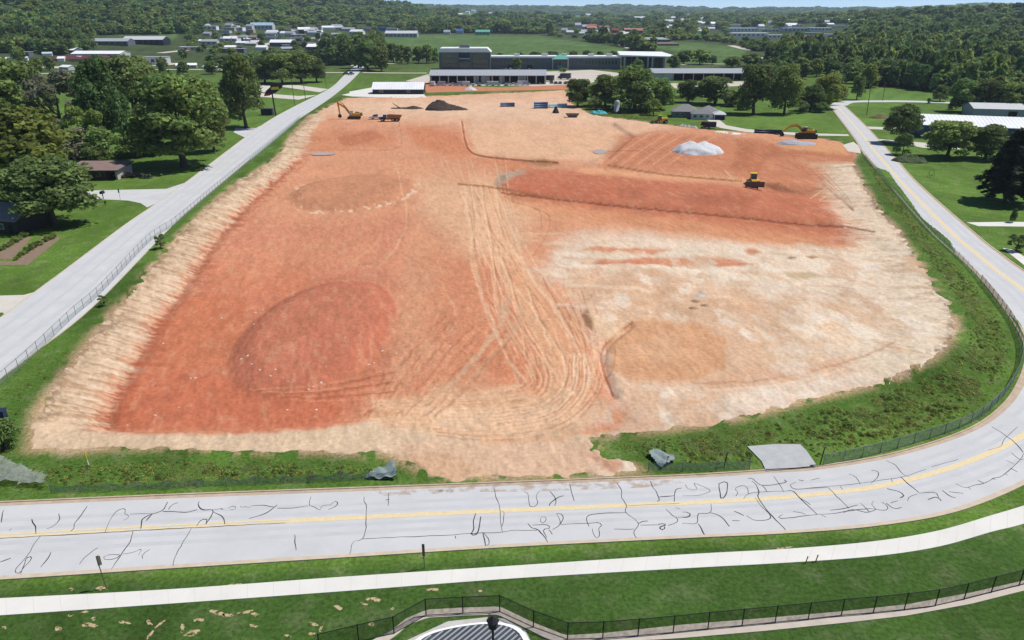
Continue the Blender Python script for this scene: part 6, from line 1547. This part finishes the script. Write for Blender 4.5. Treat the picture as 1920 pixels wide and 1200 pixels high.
x, y = G(-6, 792); vb = thing("utility_cabinet", "dark blue cabinet at the road end of the wire fence", "cabinet", (x, y, 0), R(10)); MB().box(-.9, 1.3, -.5, .5, .0, 1.7).build("body", mat("dark_blue_paint", (0.02, 0.03, 0.07), 0.35), vb); MB().box(-1.0, 1.4, -.6, .6, 1.703, 1.8).build("lid", mat("dark_blue_paint", (0.02, 0.03, 0.07), 0.35), vb)
# ------------------------------------------------------------------ fences and netting
def netting(name, c, op, rough=0.8):
    m = bpy.data.materials.new(name); m.use_nodes = True; N = m.node_tree.nodes; L = m.node_tree.links
    b = N["Principled BSDF"]; b.inputs["Base Color"].default_value = (*c, 1); b.inputs["Roughness"].default_value = rough
    tc = N.new("ShaderNodeNewGeometry"); nz = N.new("ShaderNodeTexNoise"); nz.inputs["Scale"].default_value = 2.2; L.new(tc.outputs["Position"], nz.inputs["Vector"])
    mr = N.new("ShaderNodeMapRange"); mr.inputs["From Min"].default_value = .3; mr.inputs["From Max"].default_value = .7; mr.inputs["To Min"].default_value = op * .7; mr.inputs["To Max"].default_value = min(1, op * 1.3)
    L.new(nz.outputs["Fac"], mr.inputs["Value"])
    t = N.new("ShaderNodeBsdfTransparent"); ms = N.new("ShaderNodeMixShader"); L.new(mr.outputs["Result"], ms.inputs[0]); L.new(t.outputs[0], ms.inputs[1]); L.new(b.outputs[0], ms.inputs[2]); L.new(ms.outputs[0], N["Material Output"].inputs["Surface"])
    return m
N_BLACK = netting("black_wire_mesh", (0.012, 0.02, 0.012), 0.42); N_GREY = netting("grey_wire_mesh", (0.34, 0.40, 0.38), 0.22); N_GREEN = netting("green_shade_netting", (0.13, 0.19, 0.16), 0.50); N_PALE = netting("pale_netting", (0.45, 0.52, 0.52), 0.42)
M_BPOST = mat("black_fence_steel", (0.012, 0.014, 0.013), 0.5); M_GPOST = mat("galvanised_post", (0.16, 0.17, 0.17), 0.5)
def fence(label, bases, h, postm, meshm, r=0.05, rails=True, name="wire_fence", sag=0.0):
    P_ = [np.array(b, float) for b in bases]
    t = thing(name, label, "fence", (*P_[0], 0)); o = P_[0]; zs = [hz(*p) for p in P_]
    for k, p in enumerate(P_):
        MB().tube([(*(p - o), zs[k] - .2), (*(p - o), zs[k] + h + .08)], r, 6).build("post", postm, t)
    for k in range(len(P_) - 1):
        a, b = P_[k] - o, P_[k + 1] - o; za, zb = zs[k], zs[k + 1]
        mesh_obj("mesh_panel", [(*a, za + .04), (*b, zb + .04), (*b, zb + h), (*(a + b) / 2, (za + zb) / 2 + h - sag), (*a, za + h)], [(0, 1, 2, 3, 4)], meshm, t)
        if rails:
            MB().tube([(*a, za + h), (*b, zb + h)], r * .7, 6).build("top_rail", postm, t); MB().tube([(*a, za + .1), (*b, zb + .1)], r * .4, 5).build("bottom_wire", postm, t)
    return t
nf = [(600,1222),(673,1204),(739,1189),(799,1155),(868,1151),(937,1148),(1000,1177),(1064,1200),(1130,1198),(1196,1193),(1262,1187),(1327,1180),(1391,1174),(1453,1168),(1515,1162),(1577,1155),(1637,1150),(1695,1144),(1753,1137),(1807,1125),(1858,1112),(1910,1099),(1965,1085),(2020,1068),(2080,1050),(2140,1030),(2200,1008)]
fence("black wire-mesh fence on a concrete edging strip below the footpath", W(nf), 1.95, M_BPOST, N_BLACK, 0.055)
# concrete edging under it and the paved loop
M_EDGE = mat("edging_concrete", alb(214, 202, 188), 0.9, 0.12, 0.8, 0.1, coords='world')
o = ribbon("edging_strip", W([(660,1222),(737,1180),(762,1160),(800,1144),(868,1140),(937,1138),(1000,1168),(1060,1192),(1130,1188),(1280,1172),(1430,1160),(1580,1147),(1700,1134),(1820,1112),(1920,1089),(2030,1060),(2215,998)]),
           W([(700,1222),(745,1190),(765,1172),(802,1159),(868,1155),(933,1153),(985,1178),(1045,1208),(1130,1206),(1280,1197),(1430,1184),(1597,1167),(1700,1155),(1820,1133),(1920,1108),(2030,1079),(2225,1014)]), 160, 0.06, M_EDGE, "structure", smooth=False, thick=0.2)
tag(o, "concrete edging strip under the black mesh fence", "edging")
lroadR = resample(W(LR), 400)
def along(px, step, d=0.0):
    C_ = resample(W(px), step=step); return [tuple(c) for c in C_]
fence("tall wire fence with thin posts between the straight road and the cut bank", along([(-110,815),(8,716),(29,698),(76,655),(143,590),(187,552),(282,452),(333,417),(405,356),(482,292),(542,242),(562,225)], 3.1), 1.75, M_GPOST, N_GREY, 0.045)
fence("white sheet silt fence beside the top of the straight road", along([(470,300),(505,271),(542,240),(566,219),(578,211)], 4.0), 0.9, M_PALE, netting("white_silt_cloth", (0.62, 0.68, 0.70), 0.85), 0.04, False, "silt_fence")
fence("green netting fence sweeping round the weedy bend of the road", along([(1543,873),(1600,862),(1700,836),(1813,797),(1873,753),(1903,710),(1914,672),(1908,632),(1884,588),(1838,530)], 2.8), 1.6, M_GPOST, N_GREEN, 0.045, True, "netting_fence", 0.12)
fence("pale netting fence beside the curved road's upper reach", along([(1838,530),(1796,484),(1735,428),(1660,342),(1622,296)], 3.2), 1.3, M_GPOST, N_PALE, 0.04, False, "netting_fence", 0.1)
fence("sagging netting fence along the front weeds before the haul entrance", along([(96,925),(250,920),(400,913),(560,906),(690,900),(745,897)], 3.2), 1.15, M_GPOST, N_GREEN, 0.035, False, "netting_fence", 0.35)
fence("short netting fence between the haul entrance and the concrete pad", along([(1215,884),(1300,884),(1405,880)], 3.2), 1.3, M_GPOST, N_GREEN, 0.04, False, "netting_fence", 0.2)
for px, py, h in ((1537, 872, 2.4), (1357, 876, 2.0)):
    x, y = G(px, py); st = thing("steel_stake", "dark leaning steel stake beside the concrete pad" if px > 1400 else "dark steel stake in the weeds before the concrete pad", "stake", (x, y, 0)); MB().tube([(0, 0, -.2), (.25, .1, h)], .07).build("rod", M_BPOST, st); MB().box(.1, .42, -.05, .2, h, h + .12).build("cap", M_STL, st)
# crumpled netting and fabric
def cloth(name, label, px, m_, h, seed, cat="fabric"):
    P_ = np.array(W(px)); c = P_.mean(0); n = 22
    x0, y0 = P_.min(0); x1, y1 = P_.max(0)
    A, B = np.meshgrid(np.linspace(x0, x1, n), np.linspace(y0, y1, n)); keepv = inside(A, B, P_)
    Zc = 0.12 + h * fbm(A * 0.9, B * 0.9, seed, 3) ** 2 + 0.25 * h * np.abs(np.sin(A * 2.1 + B * 1.3))
    o, _ = grid_mesh(name, np.column_stack([A.ravel(), B.ravel(), Zc.ravel()]), n, n, keepv[:-1, :-1] & keepv[1:, 1:], m_, True)
    return tag(o, label, cat)
M_FAB = mat("grey_fabric", alb(146, 162, 160), 0.8, 0.15, 1.5)
cloth("fabric_sheet", "pale grey fabric triangle draped at the end of the front netting", [(682,900),(700,884),(742,873),(748,902)], M_FAB, 0.9, 3); cloth("fabric_sheet", "crumpled grey fabric in the weeds beside the haul entrance", [(1214,856),(1228,846),(1262,856),(1268,866),(1240,882)], M_FAB, 1.1, 5)
cloth("netting_heap", "grey netting heap spilling from the bush by the road corner", [(-60,912),(-60,850),(10,858),(60,880),(94,895),(96,922),(40,915)], netting("old_netting", (0.26, 0.29, 0.25), 0.6), 1.4, 7, "netting")
o = flat("concrete_pad", W([(1401,838),(1450,834),(1500,834),(1512,846),(1530,872),(1528,877),(1436,884),(1428,866)]), 0.1, mat("grey_pad_concrete", alb(196, 198, 198), 0.9, 0.12, 0.8, 0.1, coords='world'), kind="structure"); tag(o, "square grey concrete pad in the weeds by the road", "pad")
# oval canopy with a white rim and ribbed dark roof, lamp beside it
oc = [(772,1206),(786,1194),(815,1182),(860,1172),(915,1166),(955,1170),(980,1182),(992,1200)]
zc = 2.7
P0 = np.array([G(a, b, zc) for a, b in oc]); P0 = resample(P0, 26); near_y = P0[:, 1].min() - 5.0
out = [tuple(p) for p in P0] + [(P0[-1][0], near_y), (P0[0][0], near_y)]
ctr = np.array(out).mean(0)
x, y = ctr; pv2 = thing("oval_canopy", "oval canopy with white rim and ribbed dark roof inside the mesh fence loop", "canopy", (x, y, 0))
loc = [(a - x, b - y) for a, b in out]
MB().prism([(a, b) for a, b in loc][::-1], 'z', zc - .35, zc).build("rim", M_WHITE, pv2)
inn = [(a * .90, b * .90 - .15) for a, b in loc]
rfp = MB().prism(inn[::-1], 'z', zc - .1, zc + .06).build("roof", mat("dark_ribbed_roof", (0.05, 0.055, 0.065), 0.5, 0.2, 1.0), pv2)
ip_ = np.array(inn); M_RIB = mat("roof_rib", (0.32, 0.34, 0.36), 0.5)
xs = np.linspace(ip_[:, 0].min() - 4, ip_[:, 0].max(), 24)
for xx in xs:
    t_ = np.linspace(0, 1, 60); lx = xx + 6.0 * t_; ly = ip_[:, 1].max() - 0.1 - (1 - t_) * (ip_[:, 1].max() - ip_[:, 1].min())
    m_in = inside(lx, ly, ip_ * .97)
    if m_in.sum() < 4: continue
    k = np.where(m_in)[0]
    MB().tube([(lx[k[0]], ly[k[0]], zc + .07), (lx[k[-1]], ly[k[-1]], zc + .07)], .07, 5).build("rib", M_RIB, rfp)
for a, b in (loc[2], loc[12], loc[24], loc[-1], loc[-2]): MB().tube([(a * .8, b * .8, -.2), (a * .8, b * .8, zc - .34)], .09).build("post", M_PALE, pv2)
lx_, ly_ = G(924, 1168, 5.6); lp = thing("street_lamp", "dark lantern lamp on a post before the oval canopy", "lamp post", (lx_, ly_, 0))
MB().tube([(0, 0, -.2), (0, 0, .6), (0, 0, 5.0)], [.16, .1, .09]).build("post", M_BPOST, lp); hd_ = MB().tube([(0, 0, 5.0), (0, 0, 5.15), (0, 0, 5.75), (0, 0, 5.85)], [.12, .36, .44, .46], 8).build("lantern", M_BPOST, lp); MB().tube([(0, 0, 5.85), (0, 0, 6.15), (0, 0, 6.3)], [.52, .2, .05], 8).build("cap", M_BPOST, hd_)
cp = flat("paved_court", W([(700,1230),(775,1195),(840,1165),(915,1157),(945,1160),(985,1182),(1010,1230)]), 0.01, mat("court_paving", alb(206, 204, 198), 0.9, 0.2, 0.7, coords='world'), kind="structure"); tag(cp, "pale gravel court under the oval canopy", "court")

# ------------------------------------------------------------------ weeds on the rough verge, bare soil scars, clods
def tuft_mesh(name, seed, n, h, spread, leaf, broad):
    rng = np.random.default_rng(seed); a = rng.uniform(0, 6.28, n); r = spread * np.sqrt(rng.random(n)); z = h * (0.15 + 0.8 * rng.random(n)) * (1 - 0.5 * (r / spread) ** 2)
    c = np.column_stack([r * np.cos(a), r * np.sin(a), z]); nn = np.column_stack([np.cos(a) * .5, np.sin(a) * .5, np.full(n, .8)]) + rng.normal(0, .4, (n, 3)); nn /= np.linalg.norm(nn, axis=1)[:, None]
    return quads_mesh(name, c, nn, rng.uniform(.6, 1.4, n) * leaf, leaf_cols(n, rng, .28), rng, 1.0 if broad else .4)
TUFT = [tuft_mesh("weed_leaves", 61, 90, .50, .65, .075, True), tuft_mesh("weed_leaves", 62, 90, .40, .75, .085, False), tuft_mesh("weed_leaves", 63, 110, 1.0, .6, .09, True), tuft_mesh("weed_leaves", 64, 60, .8, .8, .06, False)]
wl_ = []
for i, (px, py, me) in enumerate(((1640, 780, TUFT[0]), (1700, 760, TUFT[1]), (1590, 800, TUFT[2]), (1500, 830, TUFT[3]))):
    x, y = G(px, py); t = thing("weed_clump", ["broad-leaved weed clump on the bend verge", "low grassy weed clump on the bend verge", "tall bushy weed clump on the bend verge", "pale seedy grass clump on the bend verge"][i], "weed", (x, y, hz(x, y) - .05))
    c = bpy.data.objects.new("foliage", crown_with(me, M_WEED if i < 3 else leaf_material("seedy_grass", (0.30, 0.32, 0.13), 0.4, 0.03))); COL.objects.link(c); c.parent = t; wl_.append(c)
VERGES = [([(1110,824),(1190,817),(1340,800),(1440,778),(1600,738),(1750,693),(1795,640),(1800,620),(1760,555),(1700,462),(1640,370),(1612,300),(1640,300),(1742,432),(1800,490),(1880,585),(1908,640),(1912,690),(1880,750),(1813,796),(1700,838),(1540,872),(1420,880),(1215,884),(1190,862),(1135,850)], 1.0),
          ([(0,930),(0,880),(100,858),(220,848),(400,853),(600,855),(720,860),(770,880),(805,900),(640,913),(320,926)], 1.0), ([(-60,845),(40,770),(60,790),(45,850),(0,885),(-60,885)], .9),
          ([(0,735),(60,690),(200,575),(330,440),(470,318),(560,235),(600,205),(575,222),(540,262),(510,296),(440,345),(330,448),(210,582),(110,712),(50,790),(0,800)], .28),
          ([(1105,212),(1110,200),(1240,212),(1240,229),(1160,222)], .5)]
vr = np.random.default_rng(17); TP = []
for poly, dens in VERGES:
    Q = np.array(W(poly)); x0, y0 = Q.min(0); x1, y1 = Q.max(0); n = int((x1 - x0) * (y1 - y0) * 4.6 * dens)
    a = vr.uniform(x0, x1, n); b = vr.uniform(y0, y1, n); k = inside(a, b, Q); a = a[k]; b = b[k]
    k = (sdist(a, b, SITE) > .2) & (fbm(a / 4, b / 4, 33, 3) > .30) & (sdist(a, b, W([(1401,838),(1450,834),(1500,834),(1512,846),(1530,872),(1528,877),(1436,884),(1428,866)])) > .5) & (seg_dist(a, b, IN_W)[0] > .9); a = a[k]; b = b[k]
    TP.append(np.column_stack([a, b, np.clip(-sdist(a, b, Q) / 3.0, 0.25, 1)]))
TP = np.vstack(TP); print("weed tufts", len(TP))
vm = bpy.data.meshes.new("weeds"); vm.vertices.add(len(TP)); vm.vertices.foreach_set("co", np.column_stack([TP[:, :2], relief(TP[:, 0], TP[:, 1]) - .07]).astype(np.float32).ravel())
pn = fbm(TP[:, 0] / 6, TP[:, 1] / 6, 35, 3)
sc_ = (vr.uniform(.35, .85, len(TP)) * (.35 + 1.1 * pn) * TP[:, 2])[:, None] * np.ones((1, 3)); sc_[:, 2] *= vr.uniform(.5, 1.0, len(TP))
at_ = vm.attributes.new("scl", 'FLOAT_VECTOR', 'POINT'); at_.data.foreach_set("vector", sc_.astype(np.float32).ravel())
at_ = vm.attributes.new("spin", 'FLOAT', 'POINT'); at_.data.foreach_set("value", vr.uniform(0, 6.28, len(TP)).astype(np.float32))
at_ = vm.attributes.new("pick", 'INT', 'POINT'); at_.data.foreach_set("value", np.where(pn > .55, vr.choice([0, 2, 0, 3], len(TP)), vr.choice([0, 1, 1, 3], len(TP))).astype(np.int32))
weeds = bpy.data.objects.new("weeds", vm); COL.objects.link(weeds); tag(weeds, "rough green weeds covering the verge round the site", "weeds", kind="stuff")
def scatter_nodes(name, objs):
    ng = bpy.data.node_groups.new(name, 'GeometryNodeTree')
    ng.interface.new_socket("Geometry", in_out='INPUT', socket_type='NodeSocketGeometry'); ng.interface.new_socket("Geometry", in_out='OUTPUT', socket_type='NodeSocketGeometry')
    N = ng.nodes; L = ng.links
    gi = N.new("NodeGroupInput"); go = N.new("NodeGroupOutput"); ip = N.new("GeometryNodeInstanceOnPoints"); jn = N.new("GeometryNodeJoinGeometry")
    for o in objs:
        oi = N.new("GeometryNodeObjectInfo"); oi.inputs["Object"].default_value = o; oi.inputs["As Instance"].default_value = True
        L.new(oi.outputs["Geometry"], jn.inputs[0])
    L.new(gi.outputs[0], ip.inputs["Points"]); L.new(jn.outputs[0], ip.inputs["Instance"]); ip.inputs["Pick Instance"].default_value = True
    def at2(n, t):
        q = N.new("GeometryNodeInputNamedAttribute"); q.data_type = t; q.inputs["Name"].default_value = n; return q.outputs[0]
    L.new(at2("pick", 'INT'), ip.inputs["Instance Index"]); L.new(at2("scl", 'FLOAT_VECTOR'), ip.inputs["Scale"])
    cx = N.new("ShaderNodeCombineXYZ"); L.new(at2("spin", 'FLOAT'), cx.inputs[2]); L.new(cx.outputs[0], ip.inputs["Rotation"])
    L.new(ip.outputs[0], go.inputs[0])
    return ng
md = weeds.modifiers.new("scatter", 'NODES'); md.node_group = scatter_nodes("weed_scatter", wl_)
# bare tan scars in the front lawn
M_BARE = netting("bare_tan_soil", alb(206, 182, 142), 0.62, 0.95); M_BARE.node_tree.nodes["Noise Texture"].inputs["Detail"].default_value = 6; M_BARE.node_tree.nodes["Map Range"].inputs["To Min"].default_value = 0.0; M_BARE.node_tree.nodes["Map Range"].inputs["To Max"].default_value = 1.0; M_BARE.node_tree.nodes["Map Range"].inputs["From Min"].default_value = 0.38; M_BARE.node_tree.nodes["Map Range"].inputs["From Max"].default_value = 0.52
def scar(px, py, w, h, seed, rot=0.0):
    rng = np.random.default_rng(seed); n = 18; pts_ = []
    for i in range(n):
        a = 2 * math.pi * i / n; r = 1 + .45 * math.sin(a * 2 + seed) * rng.uniform(.3, 1) + rng.normal(0, .16)
        u = w / 2 * r * math.cos(a); v = h / 2 * r * math.sin(a); pts_.append((px + u * math.cos(rot) - v * math.sin(rot), py + u * math.sin(rot) + v * math.cos(rot)))
    o = flat("bare_patch", W(pts_), -0.014, M_BARE, parent=ground); return o
for i, (px, py, w, h, rot) in enumerate(((408,1149,26,10,.1),(426,1153,16,7,0),(455,1149,34,6,-.2),(478,1151,14,7,.3),(360,1186,30,9,-.1),(342,1178,10,14,.2),(372,1162,18,7,-.3),(170,1171,24,9,.1),(160,1172,10,6,0),(110,1178,10,10,.5),(132,1153,12,5,0),(228,1166,14,5,.1),(280,1167,14,8,.5),(240,1168,10,4,0),
    (475,1173,13,6,.2),(590,1170,14,7,.4),(602,1178,6,14,.1),(585,1188,16,4,.1),(540,1192,14,4,0),(635,1139,16,8,.2),(683,1132,10,5,.2),(705,1124,14,9,.4),(690,1123,8,5,0),(300,1170,5,20,.9),(282,1189,6,16,.7),(8,1176,8,5,0),(157,1147,14,5,-.2),(175,1160,6,10,.5),(696,1170,10,8,.5),(736,1141,8,4,0),
    (520,1101,60,4,-.05),(190,1103,22,7,-.1),(135,1105,10,6,0),(810,1105,20,6,0),(1470,1027,30,3,-.1),(430,1097,40,3,-.1),(900,1108,10,3,0))):
    scar(px, py, w, h, i, rot)
# clay dragged onto the carriageway at the haul entrance
M_DRAG = netting("dragged_clay", alb(216, 184, 154), 0.5, 0.95); mrn = M_DRAG.node_tree.nodes["Map Range"]; mrn.inputs["From Min"].default_value = 0.45; mrn.inputs["From Max"].default_value = 0.75; mrn.inputs["To Min"].default_value = 0.0; mrn.inputs["To Max"].default_value = 0.75; M_DRAG.node_tree.nodes["Noise Texture"].inputs["Scale"].default_value = 0.9; M_DRAG.node_tree.nodes["Noise Texture"].inputs["Detail"].default_value = 8
for px_ in ([(840,911),(960,905),(1215,897),(1290,904),(1200,915),(980,922),(820,922)], [(700,920),(850,916),(860,924),(720,930)]):
    flat("dragged_clay", W(px_), 0.012, M_DRAG, parent=road)
# stones strewn over the clay
M_STN = mat("pale_stone", alb(232, 216, 196), 0.9, 0.15, 3.0)
sv = np.random.default_rng(23)
stones = [tuple(p) for p in ((450,655),(462,652),(470,668),(485,680),(515,682),(530,695),(538,700),(505,691),(393,576),(412,575),(362,684),(353,685),(404,686),(490,560),(476,565),(716,644),(700,665),(725,640),(690,668),(742,650),(843,642),(1078,640),(1040,640),(600,700),(585,706),(1258,552),(1210,557),(330,737),(285,752),(274,803),(232,770),(220,778))]
for i in range(12): stones.append((sv.uniform(270, 760), sv.uniform(480, 790)))
sm = MB(); sm.add([(-.5, -.4, 0), (.5, -.45, 0), (.55, .4, 0), (-.45, .5, 0), (-.3, -.2, .32), (.3, -.25, .38), (.25, .22, .3), (-.25, .25, .36)], [(0, 1, 5, 4), (1, 2, 6, 5), (2, 3, 7, 6), (3, 0, 4, 7), (4, 5, 6, 7), (3, 2, 1, 0)])
first = None
for i, (px, py) in enumerate(stones):
    x, y = G(px, py); z = hz(x, y)
    if first is None: o = sm.build("stone", M_STN); first = o
    else: o = first.copy(); COL.objects.link(o)
    s = sv.uniform(.22, .5); o.location = (x, y, z - .06); o.rotation_euler = (0, 0, sv.uniform(0, 6)); o.scale = (s * 1.3, s, s)
    tag(o, "pale loose stone lying on the red clay floor", "stone", "loose stones on the red clay")
for i, (px, py, s) in enumerate(((1310,555,2.0),(1318,548,1.6),(1305,565,1.8),(1322,573,1.5),(1300,578,1.6))):
    heap("dirt_clod", "dark clod of the small heap on the cream ground", px, py, s * .55, s * .45, .28, M_STONE if i < 2 else mat("brown_clod", alb(178, 146, 112), .95, .2, 2.0), "clod", 60 + i)["group"] = "clods on the cream ground"
# small dead shrub on the bank top
for px, py, h_, lb in ((302, 466, 3.4, "scraggy sapling leaning over the top of the cut bank"), (196, 574, 2.2, "thin scrub on the edge of the cut bank")):
    x, y = G(px, py); tree_at(x, y, 0, h_, h_ * .8, 'open', M_LEAF, lb, "sapling", None, "sapling")
# ---- far woodland: one mass, instanced leaf crowns on the terrain
CLEAR = [[(715,66),(860,62),(1010,64),(1185,90),(1180,112),(1000,116),(800,110),(735,124),(705,100)], [(1175,80),(1290,76),(1385,84),(1410,96),(1390,130),(1270,130),(1262,96)],
         [(160,66),(352,64),(360,90),(330,106),(165,106)], [(360,60),(480,48),(700,46),(800,62),(705,76),(660,100),(480,104),(360,100)], [(1035,50),(1130,52),(1200,62),(1180,74),(1040,66)], [(1365,46),(1470,40),(1570,44),(1565,74),(1440,72),(1370,70)],
         [(1645,86),(1800,84),(1840,98),(1650,98)], [(1145,32),(1215,36),(1210,44),(1150,42)], [(860,24),(930,22),(930,34),(860,36)], [(0,8),(30,8),(30,28),(0,28)], [(380,45),(440,40),(500,56),(490,84),(380,80)],
         [(1400,95),(1480,100),(1480,118),(1400,116)], [(330,66),(360,66),(350,80),(330,80)], [(1025,32),(1060,30),(1120,26),(1120,38),(1030,42)], [(1440,38),(1492,40),(1484,52),(1438,52)], [(790,20),(850,18),(850,24),(800,28)]]
WOOD = [[(1440,128),(1470,92),(1700,88),(2050,88),(2050,182),(1900,190),(1790,176),(1640,160),(1600,140),(1560,132),(1500,146)], [(-60,100),(-60,60),(170,60),(170,92),(120,104),(60,100)], [(600,100),(720,96),(720,118),(620,124)]]
fr_ = np.random.default_rng(77)
pts = []
D = 470.0
while D < 9600:
    s = 6.4 * max(1.0, (D / 800) ** 0.95)
    n = int(math.radians(90) * D / s)
    az = np.radians(np.linspace(-45, 45, n) + fr_.uniform(-0.5, 0.5, n) * 90 / n)
    dd = D + fr_.uniform(-0.5, 0.5, n) * s
    pts.append(np.column_stack([dd * np.sin(az), dd * np.cos(az), np.full(n, s)]))
    D += s * (1.0 if D < 1500 else 1.25)
pts = np.vstack(pts)
pz = relief(pts[:, 0], pts[:, 1])
U, V = PJ(pts[:, 0], pts[:, 1], pz)
dd = np.hypot(pts[:, 0], pts[:, 1])
ok = dd > 1050
town = inside(U, V, [(340,56),(480,46),(700,44),(800,60),(705,76),(660,100),(480,104),(340,102)]) | inside(U, V, [(1035,50),(1130,52),(1205,62),(1180,76),(1040,68)]) | inside(U, V, [(1365,46),(1470,40),(1570,44),(1565,74),(1440,72),(1370,70)])
lone = town & (fr_.random(len(U)) < 0.13)
for c in CLEAR:
    ok &= ~inside(U, V, c)
ok |= lone & (dd > 1000)
for (bu, bv, bw, bh) in CLEARBOX:
    ok &= ~((np.abs(U - bu) < bw / 2 + 2) & (V > bv - 2.5) & (V < bv + (12 if bu > 1000 else 7)))
w_ = np.zeros(len(U), bool)
for c in WOOD:
    w_ |= inside(U, V, c)
# a few hedgerow gaps so the wood is not one carpet
gap = fbm(pts[:, 0] / 160, pts[:, 1] / 160, 66, 3) > 0.62
ok = (ok & ~(gap & (dd > 1100) & (dd < 5200) & (fr_.random(len(U)) < 0.85))) | w_
ok &= (U > -150) & (U < 2070)
pts = pts[ok]; pz = pz[ok]; dd = dd[ok]
print("woodland instances", len(pts))
wm = bpy.data.meshes.new("woodland"); wm.vertices.add(len(pts))
wm.vertices.foreach_set("co", np.column_stack([pts[:, :2], pz - 0.4]).astype(np.float32).ravel())
patch = fbm(pts[:, 0] / 90, pts[:, 1] / 90, 68, 3)
hgt = (9 + 5 * fr_.random(len(pts)) + 9 * (fr_.random(len(pts)) < 0.12) + 10 * (patch - 0.4)) * np.maximum(1, (dd / 1400)) ** 0.33; wdt = pts[:, 2] * fr_.uniform(1.25, 1.9, len(pts))
low = inside(PJ(pts[:, 0], pts[:, 1], pz)[0], PJ(pts[:, 0], pts[:, 1], pz)[1], [(1330,56),(1600,48),(1610,96),(1420,100),(1330,84)]) | inside(PJ(pts[:, 0], pts[:, 1], pz)[0], PJ(pts[:, 0], pts[:, 1], pz)[1], [(1030,48),(1210,54),(1240,84),(1030,72)])
low |= inside(PJ(pts[:, 0], pts[:, 1], pz)[0], PJ(pts[:, 0], pts[:, 1], pz)[1], [(340,56),(480,46),(700,44),(800,60),(705,76),(660,100),(480,104),(340,102)])
hgt = np.where(low, hgt * 0.5, hgt)
a = wm.attributes.new("scl", 'FLOAT_VECTOR', 'POINT'); a.data.foreach_set("vector", np.column_stack([wdt / 7.6 * np.where(low, .7, 1), wdt / 7.6 * np.where(low, .7, 1), hgt / 9.6]).astype(np.float32).ravel())
a = wm.attributes.new("spin", 'FLOAT', 'POINT'); a.data.foreach_set("value", fr_.uniform(0, 6.28, len(pts)).astype(np.float32))
a = wm.attributes.new("pick", 'INT', 'POINT'); a.data.foreach_set("value", np.clip(np.where(fr_.random(len(pts)) < 0.3, fr_.integers(0, 5, len(pts)), np.floor((patch - 0.28) / 0.44 * 5)), 0, 4).astype(np.int32))
wood = bpy.data.objects.new("woodland", wm); COL.objects.link(wood)
tag(wood, "far wooded hills and hedgerows reading as one dark green mass", "woodland", kind="stuff")
# three real trees beside the wood lend their crowns
lend = []
for i, (px, py, m_) in enumerate(((1480, 132, M_LEAFD), (1640, 150, M_LEAFD), (1700, 152, M_LEAF), (1860, 150, M_LEAF), (1560, 128, M_LEAFY))):
    x, y = G(px, py)
    t = tree_at(x, y, 0, 13, 12, 'far', m_, "green broadleaf tree in the wood behind the rough meadow", group="trees of the wood behind the rough meadow")
    lend.append(t.children[0])
md = wood.modifiers.new("scatter", 'NODES'); md.node_group = scatter_nodes("woodland_scatter", lend)
# ------------------------------------------------------------------ hazy air
hb = MB().box(-10500, 10500, -10500, 10500, -45, 260).build("haze", None); hb["kind"] = "stuff"; tag(hb, "thin blue summer haze over the distant hills", "haze")
hm = bpy.data.materials.new("thin_haze"); hm.use_nodes = True; N = hm.node_tree.nodes; L = hm.node_tree.links
N.remove(N["Principled BSDF"]); pvn = N.new("ShaderNodeVolumePrincipled"); pvn.inputs["Color"].default_value = (0.62, 0.78, 1.0, 1); pvn.inputs["Density"].default_value = 0.000055; pvn.inputs["Anisotropy"].default_value = 0.2
L.new(pvn.outputs[0], N["Material Output"].inputs["Volume"]); hb.data.materials.append(hm)
